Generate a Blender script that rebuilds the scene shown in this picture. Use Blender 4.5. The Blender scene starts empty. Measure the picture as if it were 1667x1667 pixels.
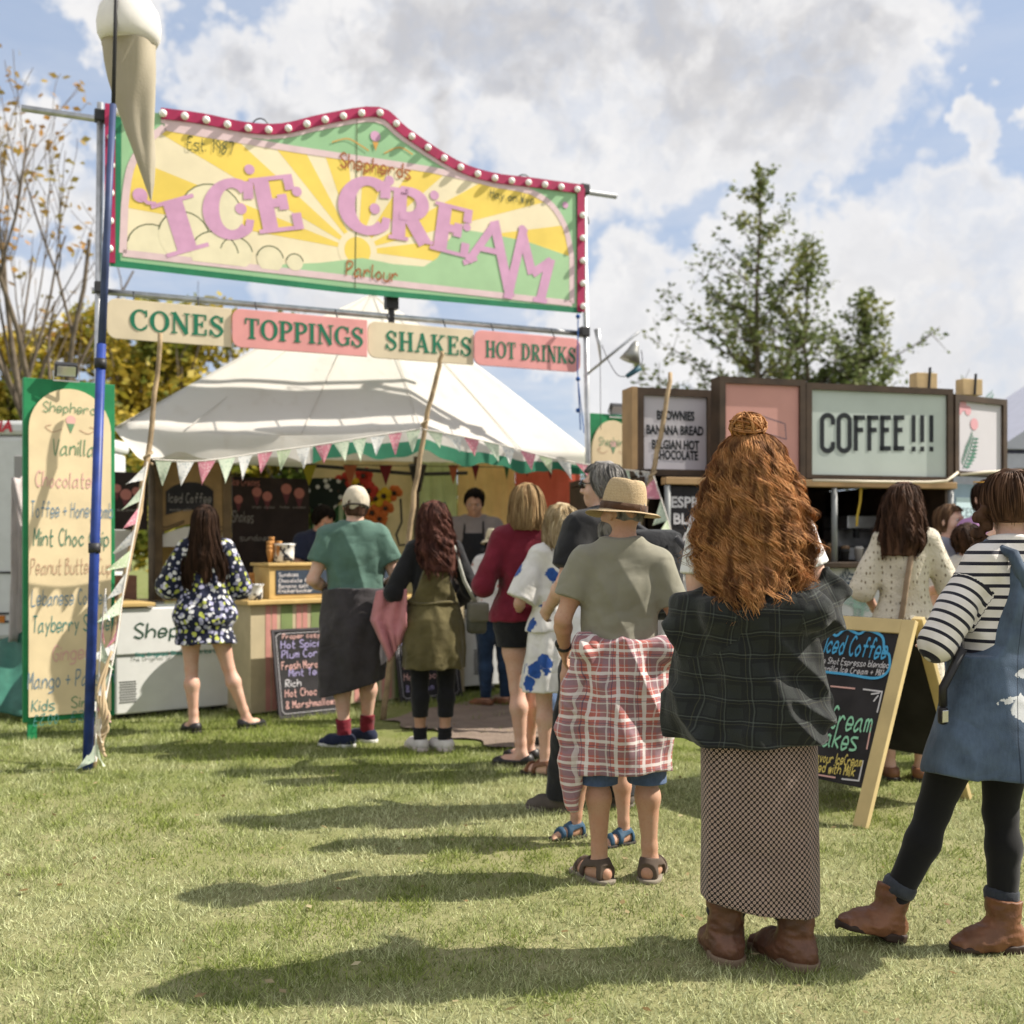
import bpy, math, random
import numpy as np
from mathutils import Vector, Matrix, Euler
SC = bpy.context.scene
COL = SC.collection
random.seed(7)
RNG = np.random.default_rng(7)
R = math.radians
# ------------------------------------------------------------------ camera, sky, sun, exposure
FPX, CX0, HY, CAMZ = 1750.0, 833.5, 892.0, 1.35
cam_d = bpy.data.cameras.new('camera'); cam = bpy.data.objects.new('camera', cam_d); COL.objects.link(cam)
cam.location = (0, 0, CAMZ); cam.rotation_euler = (R(90), 0, 0)
cam_d.sensor_width = 36; cam_d.sensor_fit = 'HORIZONTAL'; cam_d.lens = 36*FPX/1667
cam_d.shift_y = (HY-833.5)/1667
cam_d.clip_end = 600; cam_d.clip_start = .1
cam_d.dof.use_dof = True; cam_d.dof.focus_distance = 3.75; cam_d.dof.aperture_fstop = 2.6
SC.camera = cam
SC.view_settings.view_transform = 'Standard'; SC.view_settings.look = 'None'
SC.view_settings.gamma = 1; SC.view_settings.use_curve_mapping = False
SC.view_settings.exposure = 0.95
SUN_EL, SUN_AZ = R(43.5), math.atan2(.99, .125)      # azimuth from +Y towards +X
sdir = Vector((math.sin(SUN_AZ)*math.cos(SUN_EL), math.cos(SUN_AZ)*math.cos(SUN_EL), math.sin(SUN_EL)))
sl = bpy.data.lights.new('sun', 'SUN'); sl.energy = 4.2; sl.angle = R(.53); sl.color = (1, .93, .82)
so = bpy.data.objects.new('sun', sl); COL.objects.link(so); so.rotation_euler = (-sdir).to_track_quat('-Z', 'Y').to_euler()
so.location = (20, 3, 20)
SC.render.engine = 'CYCLES'
SC.cycles.max_bounces = 6; SC.cycles.diffuse_bounces = 3; SC.cycles.glossy_bounces = 2; SC.cycles.transmission_bounces = 4
SC.cycles.transparent_max_bounces = 6; SC.cycles.caustics_reflective = False; SC.cycles.caustics_refractive = False
SC.cycles.use_denoising = True

class NT:
    """tiny node-tree helper"""
    def __init__(s, tree): s.t = tree; s.n = tree.nodes; s.l = tree.links
    def new(s, typ, **kw):
        n = s.n.new(typ)
        for k, v in kw.items(): setattr(n, k, v)
        return n
    def put(s, sock, v):
        if isinstance(v, bpy.types.NodeSocket): s.l.new(v, sock)
        elif v is not None:
            if hasattr(sock.default_value, '__len__') and not hasattr(v, '__len__'): v = (v,)*len(sock.default_value)
            if hasattr(v, '__len__') and len(v) == 3 and len(sock.default_value) == 4: v = tuple(v)+(1,)
            sock.default_value = v
    def math(s, op, a, b=None, c=None, clamp=False):
        n = s.new('ShaderNodeMath', operation=op, use_clamp=clamp)
        s.put(n.inputs[0], a); s.put(n.inputs[1], b); s.put(n.inputs[2], c)
        return n.outputs[0]
    def vmath(s, op, a, b=None, out=0):
        n = s.new('ShaderNodeVectorMath', operation=op)
        s.put(n.inputs[0], a)
        if op == 'SCALE': s.put(n.inputs['Scale'], b)
        elif b is not None: s.put(n.inputs[1], b)
        return n.outputs[out]
    def mix(s, f, a, b, mode='MIX'):
        n = s.new('ShaderNodeMix', data_type='RGBA', blend_type=mode)
        s.put(n.inputs[0], f); s.put(n.inputs[6], a); s.put(n.inputs[7], b)
        return n.outputs[2]
    def noise(s, vec, scale, detail=3, rough=.55, out=0):
        n = s.new('ShaderNodeTexNoise'); s.put(n.inputs['Vector'], vec); n.inputs['Scale'].default_value = scale
        n.inputs['Detail'].default_value = detail; n.inputs['Roughness'].default_value = rough
        return n.outputs[out]
    def vor(s, vec, scale, feature='F1', rnd=1.0):
        n = s.new('ShaderNodeTexVoronoi', feature=feature); s.put(n.inputs['Vector'], vec); n.inputs['Scale'].default_value = scale
        n.inputs['Randomness'].default_value = rnd
        return n
    def ramp(s, f, lo, hi, a=0., b=1., smooth=True):
        n = s.new('ShaderNodeMapRange', interpolation_type='SMOOTHSTEP' if smooth else 'LINEAR')
        s.put(n.inputs[0], f); s.put(n.inputs[1], lo); s.put(n.inputs[2], hi); s.put(n.inputs[3], a); s.put(n.inputs[4], b)
        return n.outputs[0]
    def sep(s, v):
        n = s.new('ShaderNodeSeparateXYZ'); s.put(n.inputs[0], v); return n.outputs
    def comb(s, x, y, z=0.):
        n = s.new('ShaderNodeCombineXYZ'); s.put(n.inputs[0], x); s.put(n.inputs[1], y); s.put(n.inputs[2], z); return n.outputs[0]

def pxdir(px, py):
    return Vector(((px-CX0)/FPX, 1, (HY-py)/FPX)).normalized()
def W(px, py, Y):
    return Vector(((px-CX0)*Y/FPX, Y, CAMZ+(HY-py)*Y/FPX))

world = bpy.data.worlds.new('World'); SC.world = world; world.use_nodes = True
def build_world():
    t = NT(world.node_tree); t.n.clear()
    sky = t.new('ShaderNodeTexSky', sky_type='NISHITA'); sky.sun_disc = False
    sky.sun_elevation = SUN_EL; sky.sun_rotation = SUN_AZ; sky.air_density = 1.0; sky.dust_density = 1.2; sky.ozone_density = 1.0
    d = t.new('ShaderNodeTexCoord').outputs['Generated']
    # domain warp so that the clouds are lumpy
    n1 = t.noise(d, 7, 4, .6, 1); n2 = t.noise(d, 24, 4, .6, 1)
    w = t.vmath('ADD', d, t.vmath('SCALE', t.vmath('SUBTRACT', n1, (.5, .5, .5)), .20))
    w = t.vmath('ADD', w, t.vmath('SCALE', t.vmath('SUBTRACT', n2, (.5, .5, .5)), .075))
    blobs = [(640, 20, .12), (780, 10, .15), (900, 70, .15), (1040, 30, .16), (1180, 60, .15), (1300, 70, .12), (1400, 60, .065), (1120, 160, .09), (1260, 180, .09), (700, 120, .08), (900, 190, .07),
             (390, 95, .055), (430, 140, .06), (480, 165, .05), (340, 120, .04), (60, 240, .06), (200, 20, .05), (40, 480, .07), (150, 330, .035), (720, 235, .055),
             (1610, 370, .085), (1530, 430, .09), (1400, 455, .08), (1290, 440, .07), (1640, 490, .10), (1050, 450, .07), (1020, 560, .09), (1130, 550, .08), (1450, 545, .09), (1600, 170, .035), (1640, 250, .03), (1480, 560, .1),
             (540, 500, .09), (1620, 590, .12), (1330, 620, .1)]
    extra = [(-60, 20, 30), (-75, 45, 40), (-120, 30, 35), (150, 35, 40), (180, 25, 30), (90, 20, 22), (60, 18, 20), (-160, 60, 30), (120, 60, 25)]  # azimuth, elevation, radius in degrees: the rest of the sky
    acc = None
    for px, py, r in blobs:
        c = pxdir(px, py)
        v = t.math('SUBTRACT', 1.0, t.math('DIVIDE', t.vmath('DISTANCE', w, tuple(c), 1), r*1.02))
        acc = v if acc is None else t.math('SMOOTH_MAX', acc, v, .12)
    for az, el, r in extra:
        c = (math.sin(R(az))*math.cos(R(el)), math.cos(R(az))*math.cos(R(el)), math.sin(R(el)))
        v = t.math('SUBTRACT', 1.0, t.math('DIVIDE', t.vmath('DISTANCE', w, c, 1), R(r)))
        acc = t.math('MAXIMUM', acc, v)
    fine = t.noise(d, 42, 5, .65)
    fine = t.math('MULTIPLY', t.math('SUBTRACT', fine, .5), .42)
    dens = t.math('ADD', acc, fine)
    mask = t.ramp(dens, .0, .30)
    z = t.sep(d)[2]
    # thin veil, thicker towards the horizon
    stretched = t.vmath('MULTIPLY', d, (5, 5, 22))
    veil = t.ramp(t.noise(stretched, 1, 5, .6), .38, .72)
    veil = t.math('MULTIPLY', veil, t.ramp(z, .05, .5, .75, .12))
    mask = t.math('MAXIMUM', mask, t.math('MULTIPLY', veil, .8))
    lump = t.noise(w, 16, 5, .6)
    core = t.ramp(t.math('ADD', dens, t.math('MULTIPLY', t.math('SUBTRACT', lump, .5), .7)), .38, 1.0)
    core = t.math('MULTIPLY', core, t.ramp(z, .25, .42, .25, 1.0))
    cloud = t.mix(core, (4.55, 4.5, 4.5, 1), (2.85, 2.8, 2.85, 1))
    cloud = t.mix(t.math('MULTIPLY', t.ramp(lump, .35, .62), .28), cloud, (3.3, 3.4, 3.7, 1))
    mask = t.math('MULTIPLY', mask, t.ramp(t.noise(w, 9, 4, .6), .30, .55, .62, 1.0))
    cloud = t.mix(1.0, cloud, t.comb(*[t.ramp(t.sep(d)[1], -.1, -.6, 1.0, 1.2)]*3), 'MULTIPLY')  # added gain: unseen clouds behind the camera brightened to fill the shade
    base = t.mix(.8, sky.outputs[0], (2.25, 2.7, 3.55, 1))
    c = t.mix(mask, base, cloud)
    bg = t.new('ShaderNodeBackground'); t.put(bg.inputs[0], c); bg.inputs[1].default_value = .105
    out = t.new('ShaderNodeOutputWorld'); t.l.new(bg.outputs[0], out.inputs[0])
build_world()

# ------------------------------------------------------------------ materials
MATS = {}
def mat(name, col=(.5, .5, .5), rough=.75, spec=.3, var=.0, vscale=8., bump=0., bscale=60., metal=0., trans=0., fn=None, coat=0., sheen=0., sss=0., wrinkle=0.):
    """Principled material with some procedural variation; fn(nt, tex) may return another colour socket."""
    if name in MATS: return MATS[name]
    m = bpy.data.materials.new(name); m.use_nodes = True; MATS[name] = m
    t = NT(m.node_tree); p = t.n['Principled BSDF']; out = t.n['Material Output']
    tex = t.new('ShaderNodeTexCoord')
    c = None
    if fn: c = fn(t, tex)
    if c is None: c = tuple(col)+(1,)
    if var:
        n = t.noise(tex.outputs['Object'], vscale, 4)
        c = t.mix(1.0, c, t.comb(*[t.ramp(n, .25, .75, 1-var, 1+var)]*3), 'MULTIPLY')
    t.put(p.inputs['Base Color'], c)
    p.inputs['Roughness'].default_value = rough; p.inputs['Specular IOR Level'].default_value = spec
    p.inputs['Metallic'].default_value = metal; p.inputs['Coat Weight'].default_value = coat
    if sheen: p.inputs['Sheen Weight'].default_value = sheen; p.inputs['Sheen Roughness'].default_value = .5
    if sss:
        p.inputs['Subsurface Weight'].default_value = sss; p.inputs['Subsurface Radius'].default_value = (1, .35, .2); p.inputs['Subsurface Scale'].default_value = .012
    if bump:
        b = t.new('ShaderNodeBump'); b.inputs['Strength'].default_value = bump; b.inputs['Distance'].default_value = .01
        t.put(b.inputs['Height'], t.noise(tex.outputs['Object'], bscale, 4)); t.l.new(b.outputs[0], p.inputs['Normal'])
        if wrinkle:
            o = tex.outputs['Object']; o2 = t.vmath('ADD', o, t.vmath('SCALE', t.noise(o, 5, 2, .5, 1), .12)); q = t.noise(t.vmath('MULTIPLY', o2, (1, 1, .7)), 5.5, 2, .45); q = t.math('ABSOLUTE', t.math('SUBTRACT', q, .5)); q2 = t.math('ABSOLUTE', t.math('SUBTRACT', t.noise(t.vmath('MULTIPLY', o2, (.7, .7, 1.1)), 9, 1, .4), .5))
            b2 = t.new('ShaderNodeBump'); b2.inputs['Strength'].default_value = wrinkle; b2.inputs['Distance'].default_value = .05; t.put(b2.inputs['Height'], t.math('ADD', t.ramp(q, 0, .22), t.math('MULTIPLY', t.ramp(q2, 0, .2), .45))); t.l.new(b.outputs[0], b2.inputs['Normal']); t.l.new(b2.outputs[0], p.inputs['Normal'])
    if trans:
        tr = t.new('ShaderNodeBsdfTranslucent'); t.put(tr.inputs[0], c)
        ms = t.new('ShaderNodeMixShader'); ms.inputs[0].default_value = trans
        t.l.new(p.outputs[0], ms.inputs[1]); t.l.new(tr.outputs[0], ms.inputs[2]); t.l.new(ms.outputs[0], out.inputs[0])
    return m

# ------------------------------------------------------------------ mesh helpers
def link(o, parent=None):
    COL.objects.link(o)
    if parent is not None:
        o.parent = parent
        o.matrix_parent_inverse = Matrix.Translation(parent.location).inverted()
    return o
def tag(o, label=None, cat=None, group=None, kind=None):
    if label: o['label'] = label
    if cat: o['category'] = cat
    if group: o['group'] = group
    if kind: o['kind'] = kind
    return o
def thing(name, label, cat, loc=(0, 0, 0), group=None):
    o = bpy.data.objects.new(name, None); o.empty_display_size = .2; o.location = loc
    link(o); return tag(o, label, cat, group)

class MB:
    """collects shapes; build() links them as ONE mesh object (world coordinates)"""
    def __init__(s): s.v = []; s.f = []; s.m = []
    def add(s, vs, fs, mi=0):
        b = len(s.v); s.v += [tuple(x) for x in vs]; s.f += [tuple(i+b for i in f) for f in fs]; s.m += [mi]*len(fs); return s
    def frame(s, o, x, y, z, mi=0):
        """box spanned by three edge vectors from corner o"""
        o, x, y, z = map(Vector, (o, x, y, z))
        vs = [o, o+x, o+x+y, o+y, o+z, o+x+z, o+x+y+z, o+y+z]
        fs = [(0, 3, 2, 1), (4, 5, 6, 7), (0, 1, 5, 4), (1, 2, 6, 5), (2, 3, 7, 6), (3, 0, 4, 7)]
        if x.cross(y).dot(z) < 0: fs = [f[::-1] for f in fs]
        return s.add(vs, fs, mi)
    def box(s, c, sx, sy, sz, ang=0., mi=0):
        ca, sa = math.cos(ang), math.sin(ang); x = Vector((ca, sa, 0))*sx; y = Vector((-sa, ca, 0))*sy; z = Vector((0, 0, sz))
        return s.frame(Vector(c)-x/2-y/2, x, y, z, mi)      # c is the centre of the base
    def tube(s, pts, r, n=8, mi=0, caps=True):
        pts = [Vector(p) for p in pts]; rs = r if hasattr(r, '__len__') else [r]*len(pts)
        b = len(s.v); up = Vector((0, 0, 1)); prev = None
        for i, p in enumerate(pts):
            d = (pts[min(i+1, len(pts)-1)]-pts[max(i-1, 0)]).normalized()
            a = prev if prev is not None else (up if abs(d.z) < .9 else Vector((1, 0, 0)))
            x = (a-d*a.dot(d)).normalized(); y = d.cross(x); prev = x
            for k in range(n):
                t = 2*math.pi*k/n; s.v.append(tuple(p+(x*math.cos(t)+y*math.sin(t))*rs[i]))
        for i in range(len(pts)-1):
            for k in range(n):
                s.f.append((b+i*n+k, b+i*n+(k+1) % n, b+(i+1)*n+(k+1) % n, b+(i+1)*n+k)); s.m.append(mi)
        if caps:
            s.f.append(tuple(b+k for k in range(n))[::-1]); s.m.append(mi)
            s.f.append(tuple(b+(len(pts)-1)*n+k for k in range(n))); s.m.append(mi)
        return s
    def lathe(s, c, prof, n=20, mi=0, M=None):
        """prof: (r, z) pairs bottom to top"""
        b = len(s.v); c = Vector(c)
        for r, z in prof:
            for k in range(n):
                t = 2*math.pi*k/n; p = Vector((r*math.cos(t), r*math.sin(t), z)); s.v.append(tuple(c+(M @ p if M else p)))
        for i in range(len(prof)-1):
            for k in range(n):
                s.f.append((b+i*n+k, b+i*n+(k+1) % n, b+(i+1)*n+(k+1) % n, b+(i+1)*n+k)); s.m.append(mi)
        s.f.append(tuple(b+k for k in range(n))[::-1]); s.m.append(mi)
        s.f.append(tuple(b+(len(prof)-1)*n+k for k in range(n))); s.m.append(mi)
        return s
    def prism(s, pts, d, mi=0):
        """closed 3-D outline pts pushed along vector d"""
        n = len(pts); b = len(s.v); d = Vector(d)
        s.v += [tuple(p) for p in pts]+[tuple(Vector(p)+d) for p in pts]
        s.f.append(tuple(b+i for i in range(n))[::-1]); s.f.append(tuple(b+n+i for i in range(n))); s.m += [mi, mi]
        for i in range(n):
            j = (i+1) % n; s.f.append((b+i, b+j, b+n+j, b+n+i)); s.m.append(mi)
        return s
    def sphere(s, c, r, nu=12, nv=8, mi=0):
        r = r if hasattr(r, '__len__') else (r, r, r); b = len(s.v)
        for j in range(nv+1):
            ph = math.pi*j/nv
            for i in range(nu):
                th = 2*math.pi*i/nu; s.v.append((c[0]+r[0]*math.sin(ph)*math.cos(th), c[1]+r[1]*math.sin(ph)*math.sin(th), c[2]-r[2]*math.cos(ph)))
        for j in range(nv):
            for i in range(nu):
                s.f.append((b+j*nu+i, b+j*nu+(i+1) % nu, b+(j+1)*nu+(i+1) % nu, b+(j+1)*nu+i)); s.m.append(mi)
        return s
    def build(s, name, mats, parent=None, smooth=False, bevel=0.):
        me = bpy.data.meshes.new(name); me.from_pydata(s.v, [], s.f)
        for m in (mats if isinstance(mats, (list, tuple)) else [mats]): me.materials.append(m)
        me.polygons.foreach_set('material_index', s.m)
        if smooth: me.polygons.foreach_set('use_smooth', [True]*len(s.f))
        me.update(); o = bpy.data.objects.new(name, me); link(o, parent)
        if bevel:
            b = o.modifiers.new('bevel', 'BEVEL'); b.width = bevel; b.segments = 2; b.limit_method = 'ANGLE'; b.angle_limit = R(50)
        return o

def np_mesh(name, V, F, m, parent=None, smooth=True):
    """V (n,3), F (k,3|4) numpy arrays -> object"""
    me = bpy.data.meshes.new(name); n, k, c = len(V), len(F), F.shape[1]
    me.vertices.add(n); me.vertices.foreach_set('co', np.ascontiguousarray(V, np.float32).ravel())
    me.loops.add(k*c); me.loops.foreach_set('vertex_index', np.ascontiguousarray(F, np.int32).ravel())
    me.polygons.add(k); me.polygons.foreach_set('loop_start', np.arange(k, dtype=np.int32)*c)
    me.polygons.foreach_set('use_smooth', np.full(k, smooth, bool))
    for x in (m if isinstance(m, (list, tuple)) else [m]): me.materials.append(x)
    me.update(calc_edges=True); o = bpy.data.objects.new(name, me); link(o, parent) if parent is None or True else None
    return o

# ------------------------------------------------------------------ lettering
GL = dict(a="453615031233|464352", b="0902|042645432203", c="4526042243", d="4942|4426042243", e="04443616041243", f="48392822|0646", g="4526042243|46411000",
 h="0902|04264542", i="0602|0708", j="1611 00", k="0902|4604|1442", l="090312", m="0602|05162522|25364542", n="0602|04264542", o="2604224426", p="0600|0526442203",
 q="4526042243|4640", r="0602|042645", s="4616054332 02", t="19132232|0636", u="0603123243|4642", v="062246", w="0612263246", x="0642|0246", y="0623|4610", z="06460242",
 A="022942|1434", B="0902|0929380 6|0636430 2", C="482906133243", D="0902|0929463202", E="49090242|0636", F="0902|0949|0636", G="4829061332434525", H="0902|4942|0646", I="0902",
 K="0902|4905|1542", L="090242", M="0209254942", N="02094249", O="2906224629", P="0902|0939483605", R="0902|0939483605|1542", S="482907443203", T="0949|2922", V="092249", W="0912263249",
 Y="0926|4922", **{'1': "182922", '2': "082949 0242", '3': "08294725 44320 3", '5': "490906 35443203", '7': "094922", '8': "2907452203492 9", '9': "4526082947 42", '0': "2906224629", '.': "0203", '+': "2723|0545", "'": "0908", '&': "42082937041243", '!': "0904|0203", '£': "48291802 42|0535", '-': "0535"})
def crom(pts, sub=4):
    if len(pts) < 3: return pts
    P = [pts[0]]+list(pts)+[pts[-1]]; out = []
    for i in range(1, len(P)-2):
        p0, p1, p2, p3 = (np.array(P[i+k], float) for k in (-1, 0, 1, 2))
        for q in range(sub):
            t = q/sub; out.append(tuple(.5*(2*p1+(p2-p0)*t+(2*p0-5*p1+4*p2-p3)*t*t+(3*p1-p0-3*p2+p3)*t**3)))
    out.append(tuple(pts[-1])); return out
def ribbon(pts, w):
    """polyline (2-D) -> list of quads; w a width or a list of widths"""
    pts = [Vector((p[0], p[1])) for p in pts]; n = len(pts); ws = w if hasattr(w, '__len__') else [w]*n
    L, Rr = [], []
    for i, p in enumerate(pts):
        a = (p-pts[i-1]).normalized() if i > 0 else None; b = (pts[i+1]-p).normalized() if i < n-1 else None
        d = (a+b) if a is not None and b is not None else (a if b is None else b)
        if d.length < 1e-6: d = b
        d = d.normalized(); nn = Vector((-d.y, d.x)); k = 1.
        if a is not None and b is not None: k = 1/max(.5, nn.dot(Vector((-a.y, a.x))))
        L.append(p+nn*ws[i]/2*k); Rr.append(p-nn*ws[i]/2*k)
    return [[L[i], Rr[i], Rr[i+1], L[i+1]] for i in range(n-1)]
def hand(text, h, w=None, jit=.0):
    """handwritten text, cap height h, from the origin -> (quads, width)"""
    u = h/7.; x = 0; qs = []; w = w or h*.1
    for ch in text:
        if ch == ' ': x += 3.2*u; continue
        g = GL.get(ch)
        if g is None: x += 2*u; continue
        mx = 0; dy = random.uniform(-jit, jit)*h
        for st in g.replace(' ', '').split('|'):
            ps = [(int(st[i]), int(st[i+1])-2) for i in range(0, len(st)-1, 2)]; mx = max(mx, max(p[0] for p in ps))
            ps = crom(ps) if len(ps) > 2 else ps
            qs += ribbon([(x+p[0]*u+.12*p[1]*u, p[1]*u+dy) for p in ps], w)
        x += (mx+1.7)*u
    return qs, x-1.7*u
def ell_arc(cx, cy, rx, ry, a0, a1, wt, wn, n=20):
    """arc thick (wt) at the sides and thin (wn) at top and bottom"""
    P, Ws = [], []
    for i in range(n+1):
        a = R(a0+(a1-a0)*i/n); P.append((cx+rx*math.cos(a), cy+ry*math.sin(a))); Ws.append(wn+(wt-wn)*math.cos(a)**2)
    return ribbon(P, Ws)
def slab(ch, T=.2, N=.085):
    """one slab-serif capital of height 1 -> (quads, advance)"""
    q = []; L = lambda x0, y0, x1, y1, w: q.extend(ribbon([(x0, y0), (x1, y1)], w)); S = .075
    def ser(x, y, w=.4): L(x-w/2, y, x+w/2, y, S)
    b, tp = S/2, 1-S/2
    if ch == 'I': L(.2, 0, .2, 1, T); ser(.2, b); ser(.2, tp); return q, .42
    if ch == 'T': L(.4, 0, .4, 1, T); ser(.4, b); L(.02, tp, .78, tp, S); L(.06, .7, .06, 1, S); L(.74, .7, .74, 1, S); return q, .8
    if ch == 'H': L(.2, 0, .2, 1, T); L(.72, 0, .72, 1, T); L(.2, .5, .72, .5, N); [ser(x, y, .36) for x in (.2, .72) for y in (b, tp)]; return q, .92
    if ch == 'N': L(.16, 0, .16, 1, N); L(.14, 1, .76, 0, T); L(.76, 0, .76, 1, N); ser(.16, b, .3); ser(.1, tp, .22); ser(.76, tp, .3); return q, .92
    if ch == 'E': L(.2, 0, .2, 1, T); ser(.2, b); ser(.2, tp); L(.2, b, .7, b, S); L(.2, tp, .68, tp, S); L(.2, .52, .5, .52, N); L(.5, .38, .5, .66, N); L(.68, 0, .68, .3, N); L(.66, .72, .66, 1, N); return q, .76
    if ch == 'K': L(.2, 0, .2, 1, T); ser(.2, b); ser(.2, tp); L(.24, .4, .72, .96, N); L(.4, .58, .78, 0, T); ser(.78, b, .34); ser(.72, tp, .34); return q, .94
    if ch == 'A': L(.14, 0, .45, 1, N); L(.42, 1, .74, 0, T); L(.22, .32, .66, .32, N); ser(.14, b, .3); ser(.74, b, .38); return q, .92
    if ch == 'D': L(.2, 0, .2, 1, T); ser(.15, b, .3); ser(.15, tp, .3); q += ell_arc(.3, .5, .44, .46, -90, 90, T, N); L(.2, b, .32, b, S); L(.2, tp, .32, tp, S); return q, .86
    if ch in 'PR':
        L(.2, 0, .2, 1, T); ser(.2, b); ser(.15, tp, .3); q += ell_arc(.36, .72, .3, .24, -90, 90, T*.95, N); L(.2, .48, .38, .48, N); L(.2, .96, .38, .96, N)
        if ch == 'R': L(.42, .46, .74, 0, T); ser(.78, b, .26)
        return q, (.9 if ch == 'R' else .74)
    if ch == 'O': q += ell_arc(.45, .5, .36, .46, 0, 360, T*1.05, N, 32); return q, .9
    if ch in 'CG':
        q += ell_arc(.45, .5, .36, .46, 48, 312 if ch == 'C' else 330, T*1.05, N, 28); L(.74, .66, .74, .98, N)
        if ch == 'C': L(.72, .1, .76, .3, N*.8)
        else: L(.74, .05, .74, .42, T*.8); ser(.72, .42, .36)
        return q, .84
    if ch == 'S':
        P = crom([(.6, .72), (.5, .93), (.3, .95), (.14, .78), (.22, .6), (.5, .44), (.62, .26), (.48, .06), (.26, .05), (.1, .28)], 5)
        n = len(P); Ws = [N+(T-N)*math.exp(-((i/n-.5)/.22)**2) for i in range(n)]; q += ribbon(P, Ws); L(.64, .68, .64, .96, N); L(.08, .04, .08, .32, N); return q, .74
    if ch == 'M': L(.12, 0, .12, 1, N); L(.1, 1, .48, .1, T); L(.48, .1, .84, 1, N); L(.86, 0, .86, 1, T); ser(.12, b, .3); ser(.86, b, .36); return q, 1.05
    return q, .4
def slab_text(text, gap=.08, **kw):
    x = 0; out = []
    for ch in text:
        if ch == ' ': x += .42; continue
        q, a = slab(ch, **kw); out += [[Vector((p.x+x, p.y)) for p in f] for f in q]; x += a+gap
    return out, x-gap
def sans(text, size=1., bold=.0, sx=1.):
    """the built-in sans typeface -> (polygons, width); cap height about .7*size"""
    c = bpy.data.curves.new('t', 'FONT'); c.body = text; c.size = size; c.offset = bold; c.resolution_u = 3; c.fill_mode = 'FRONT'
    o = bpy.data.objects.new('t', c); COL.objects.link(o)
    dg = bpy.context.evaluated_depsgraph_get(); me = o.evaluated_get(dg).to_mesh()
    V = [Vector((v.co.x*sx, v.co.y)) for v in me.vertices]; F = [[V[i].copy() for i in p.vertices] for p in me.polygons]
    w = max((v.x for v in V), default=0)
    o.evaluated_get(dg).to_mesh_clear(); COL.objects.unlink(o); bpy.data.objects.remove(o); bpy.data.curves.remove(c)
    return F, w

class Panel:
    """flat face in the world: origin o (lower left), unit x along it, unit up z; n faces the viewer. put() lays 2-D polygons on it."""
    def __init__(s, o, x, z=(0, 0, 1)):
        s.o = Vector(o); s.x = Vector(x).normalized(); s.z = Vector(z).normalized(); s.n = s.x.cross(s.z).normalized()
    def at(s, a, b, off=0.): return s.o+s.x*a+s.z*b+s.n*off
    def put(s, mb, polys, off, mi=0, x=0., y=0., k=1., rot=0.):
        c, sn = math.cos(rot), math.sin(rot)
        for i_, f in enumerate(polys):
            vs = [s.at(x+k*(p[0]*c-p[1]*sn), y+k*(p[0]*sn+p[1]*c), off+(i_ % 24)*6e-5) for p in f]
            nn = sum(((f[i][0]*f[(i+1) % len(f)][1]-f[(i+1) % len(f)][0]*f[i][1]) for i in range(len(f))))
            mb.add(vs, [tuple(range(len(f)))if nn > 0 else tuple(range(len(f)))[::-1]], mi)
    def frompx(s, px, py, off=0.):
        """pixel of the reference -> (a, b) on this face"""
        d = Vector(((px-CX0)/FPX, 1, (HY-py)/FPX)); c0 = Vector((0, 0, CAMZ)); t = (s.o+s.n*off-c0).dot(s.n)/d.dot(s.n); p = c0+d*t-s.o
        zz = s.z; return (p.dot(s.x), p.dot(zz))
def disc(cx, cy, r, n=20, ry=None): return [(cx+r*math.cos(2*math.pi*i/n), cy+(ry or r)*math.sin(2*math.pi*i/n)) for i in range(n)]
def clip_poly(sub, clip):
    """Sutherland-Hodgman; clip convex, counter-clockwise"""
    out = [tuple(p) for p in sub]
    for i in range(len(clip)):
        a, b = clip[i], clip[(i+1) % len(clip)]; inp, out = out, []
        side = lambda p: (b[0]-a[0])*(p[1]-a[1])-(b[1]-a[1])*(p[0]-a[0])
        for j in range(len(inp)):
            p, q = inp[j], inp[(j+1) % len(inp)]; sp, sq = side(p), side(q)
            if sp >= 0: out.append(p)
            if sp*sq < 0:
                t = sp/(sp-sq); out.append((p[0]+(q[0]-p[0])*t, p[1]+(q[1]-p[1])*t))
        if not out: return []
    return out
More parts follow.
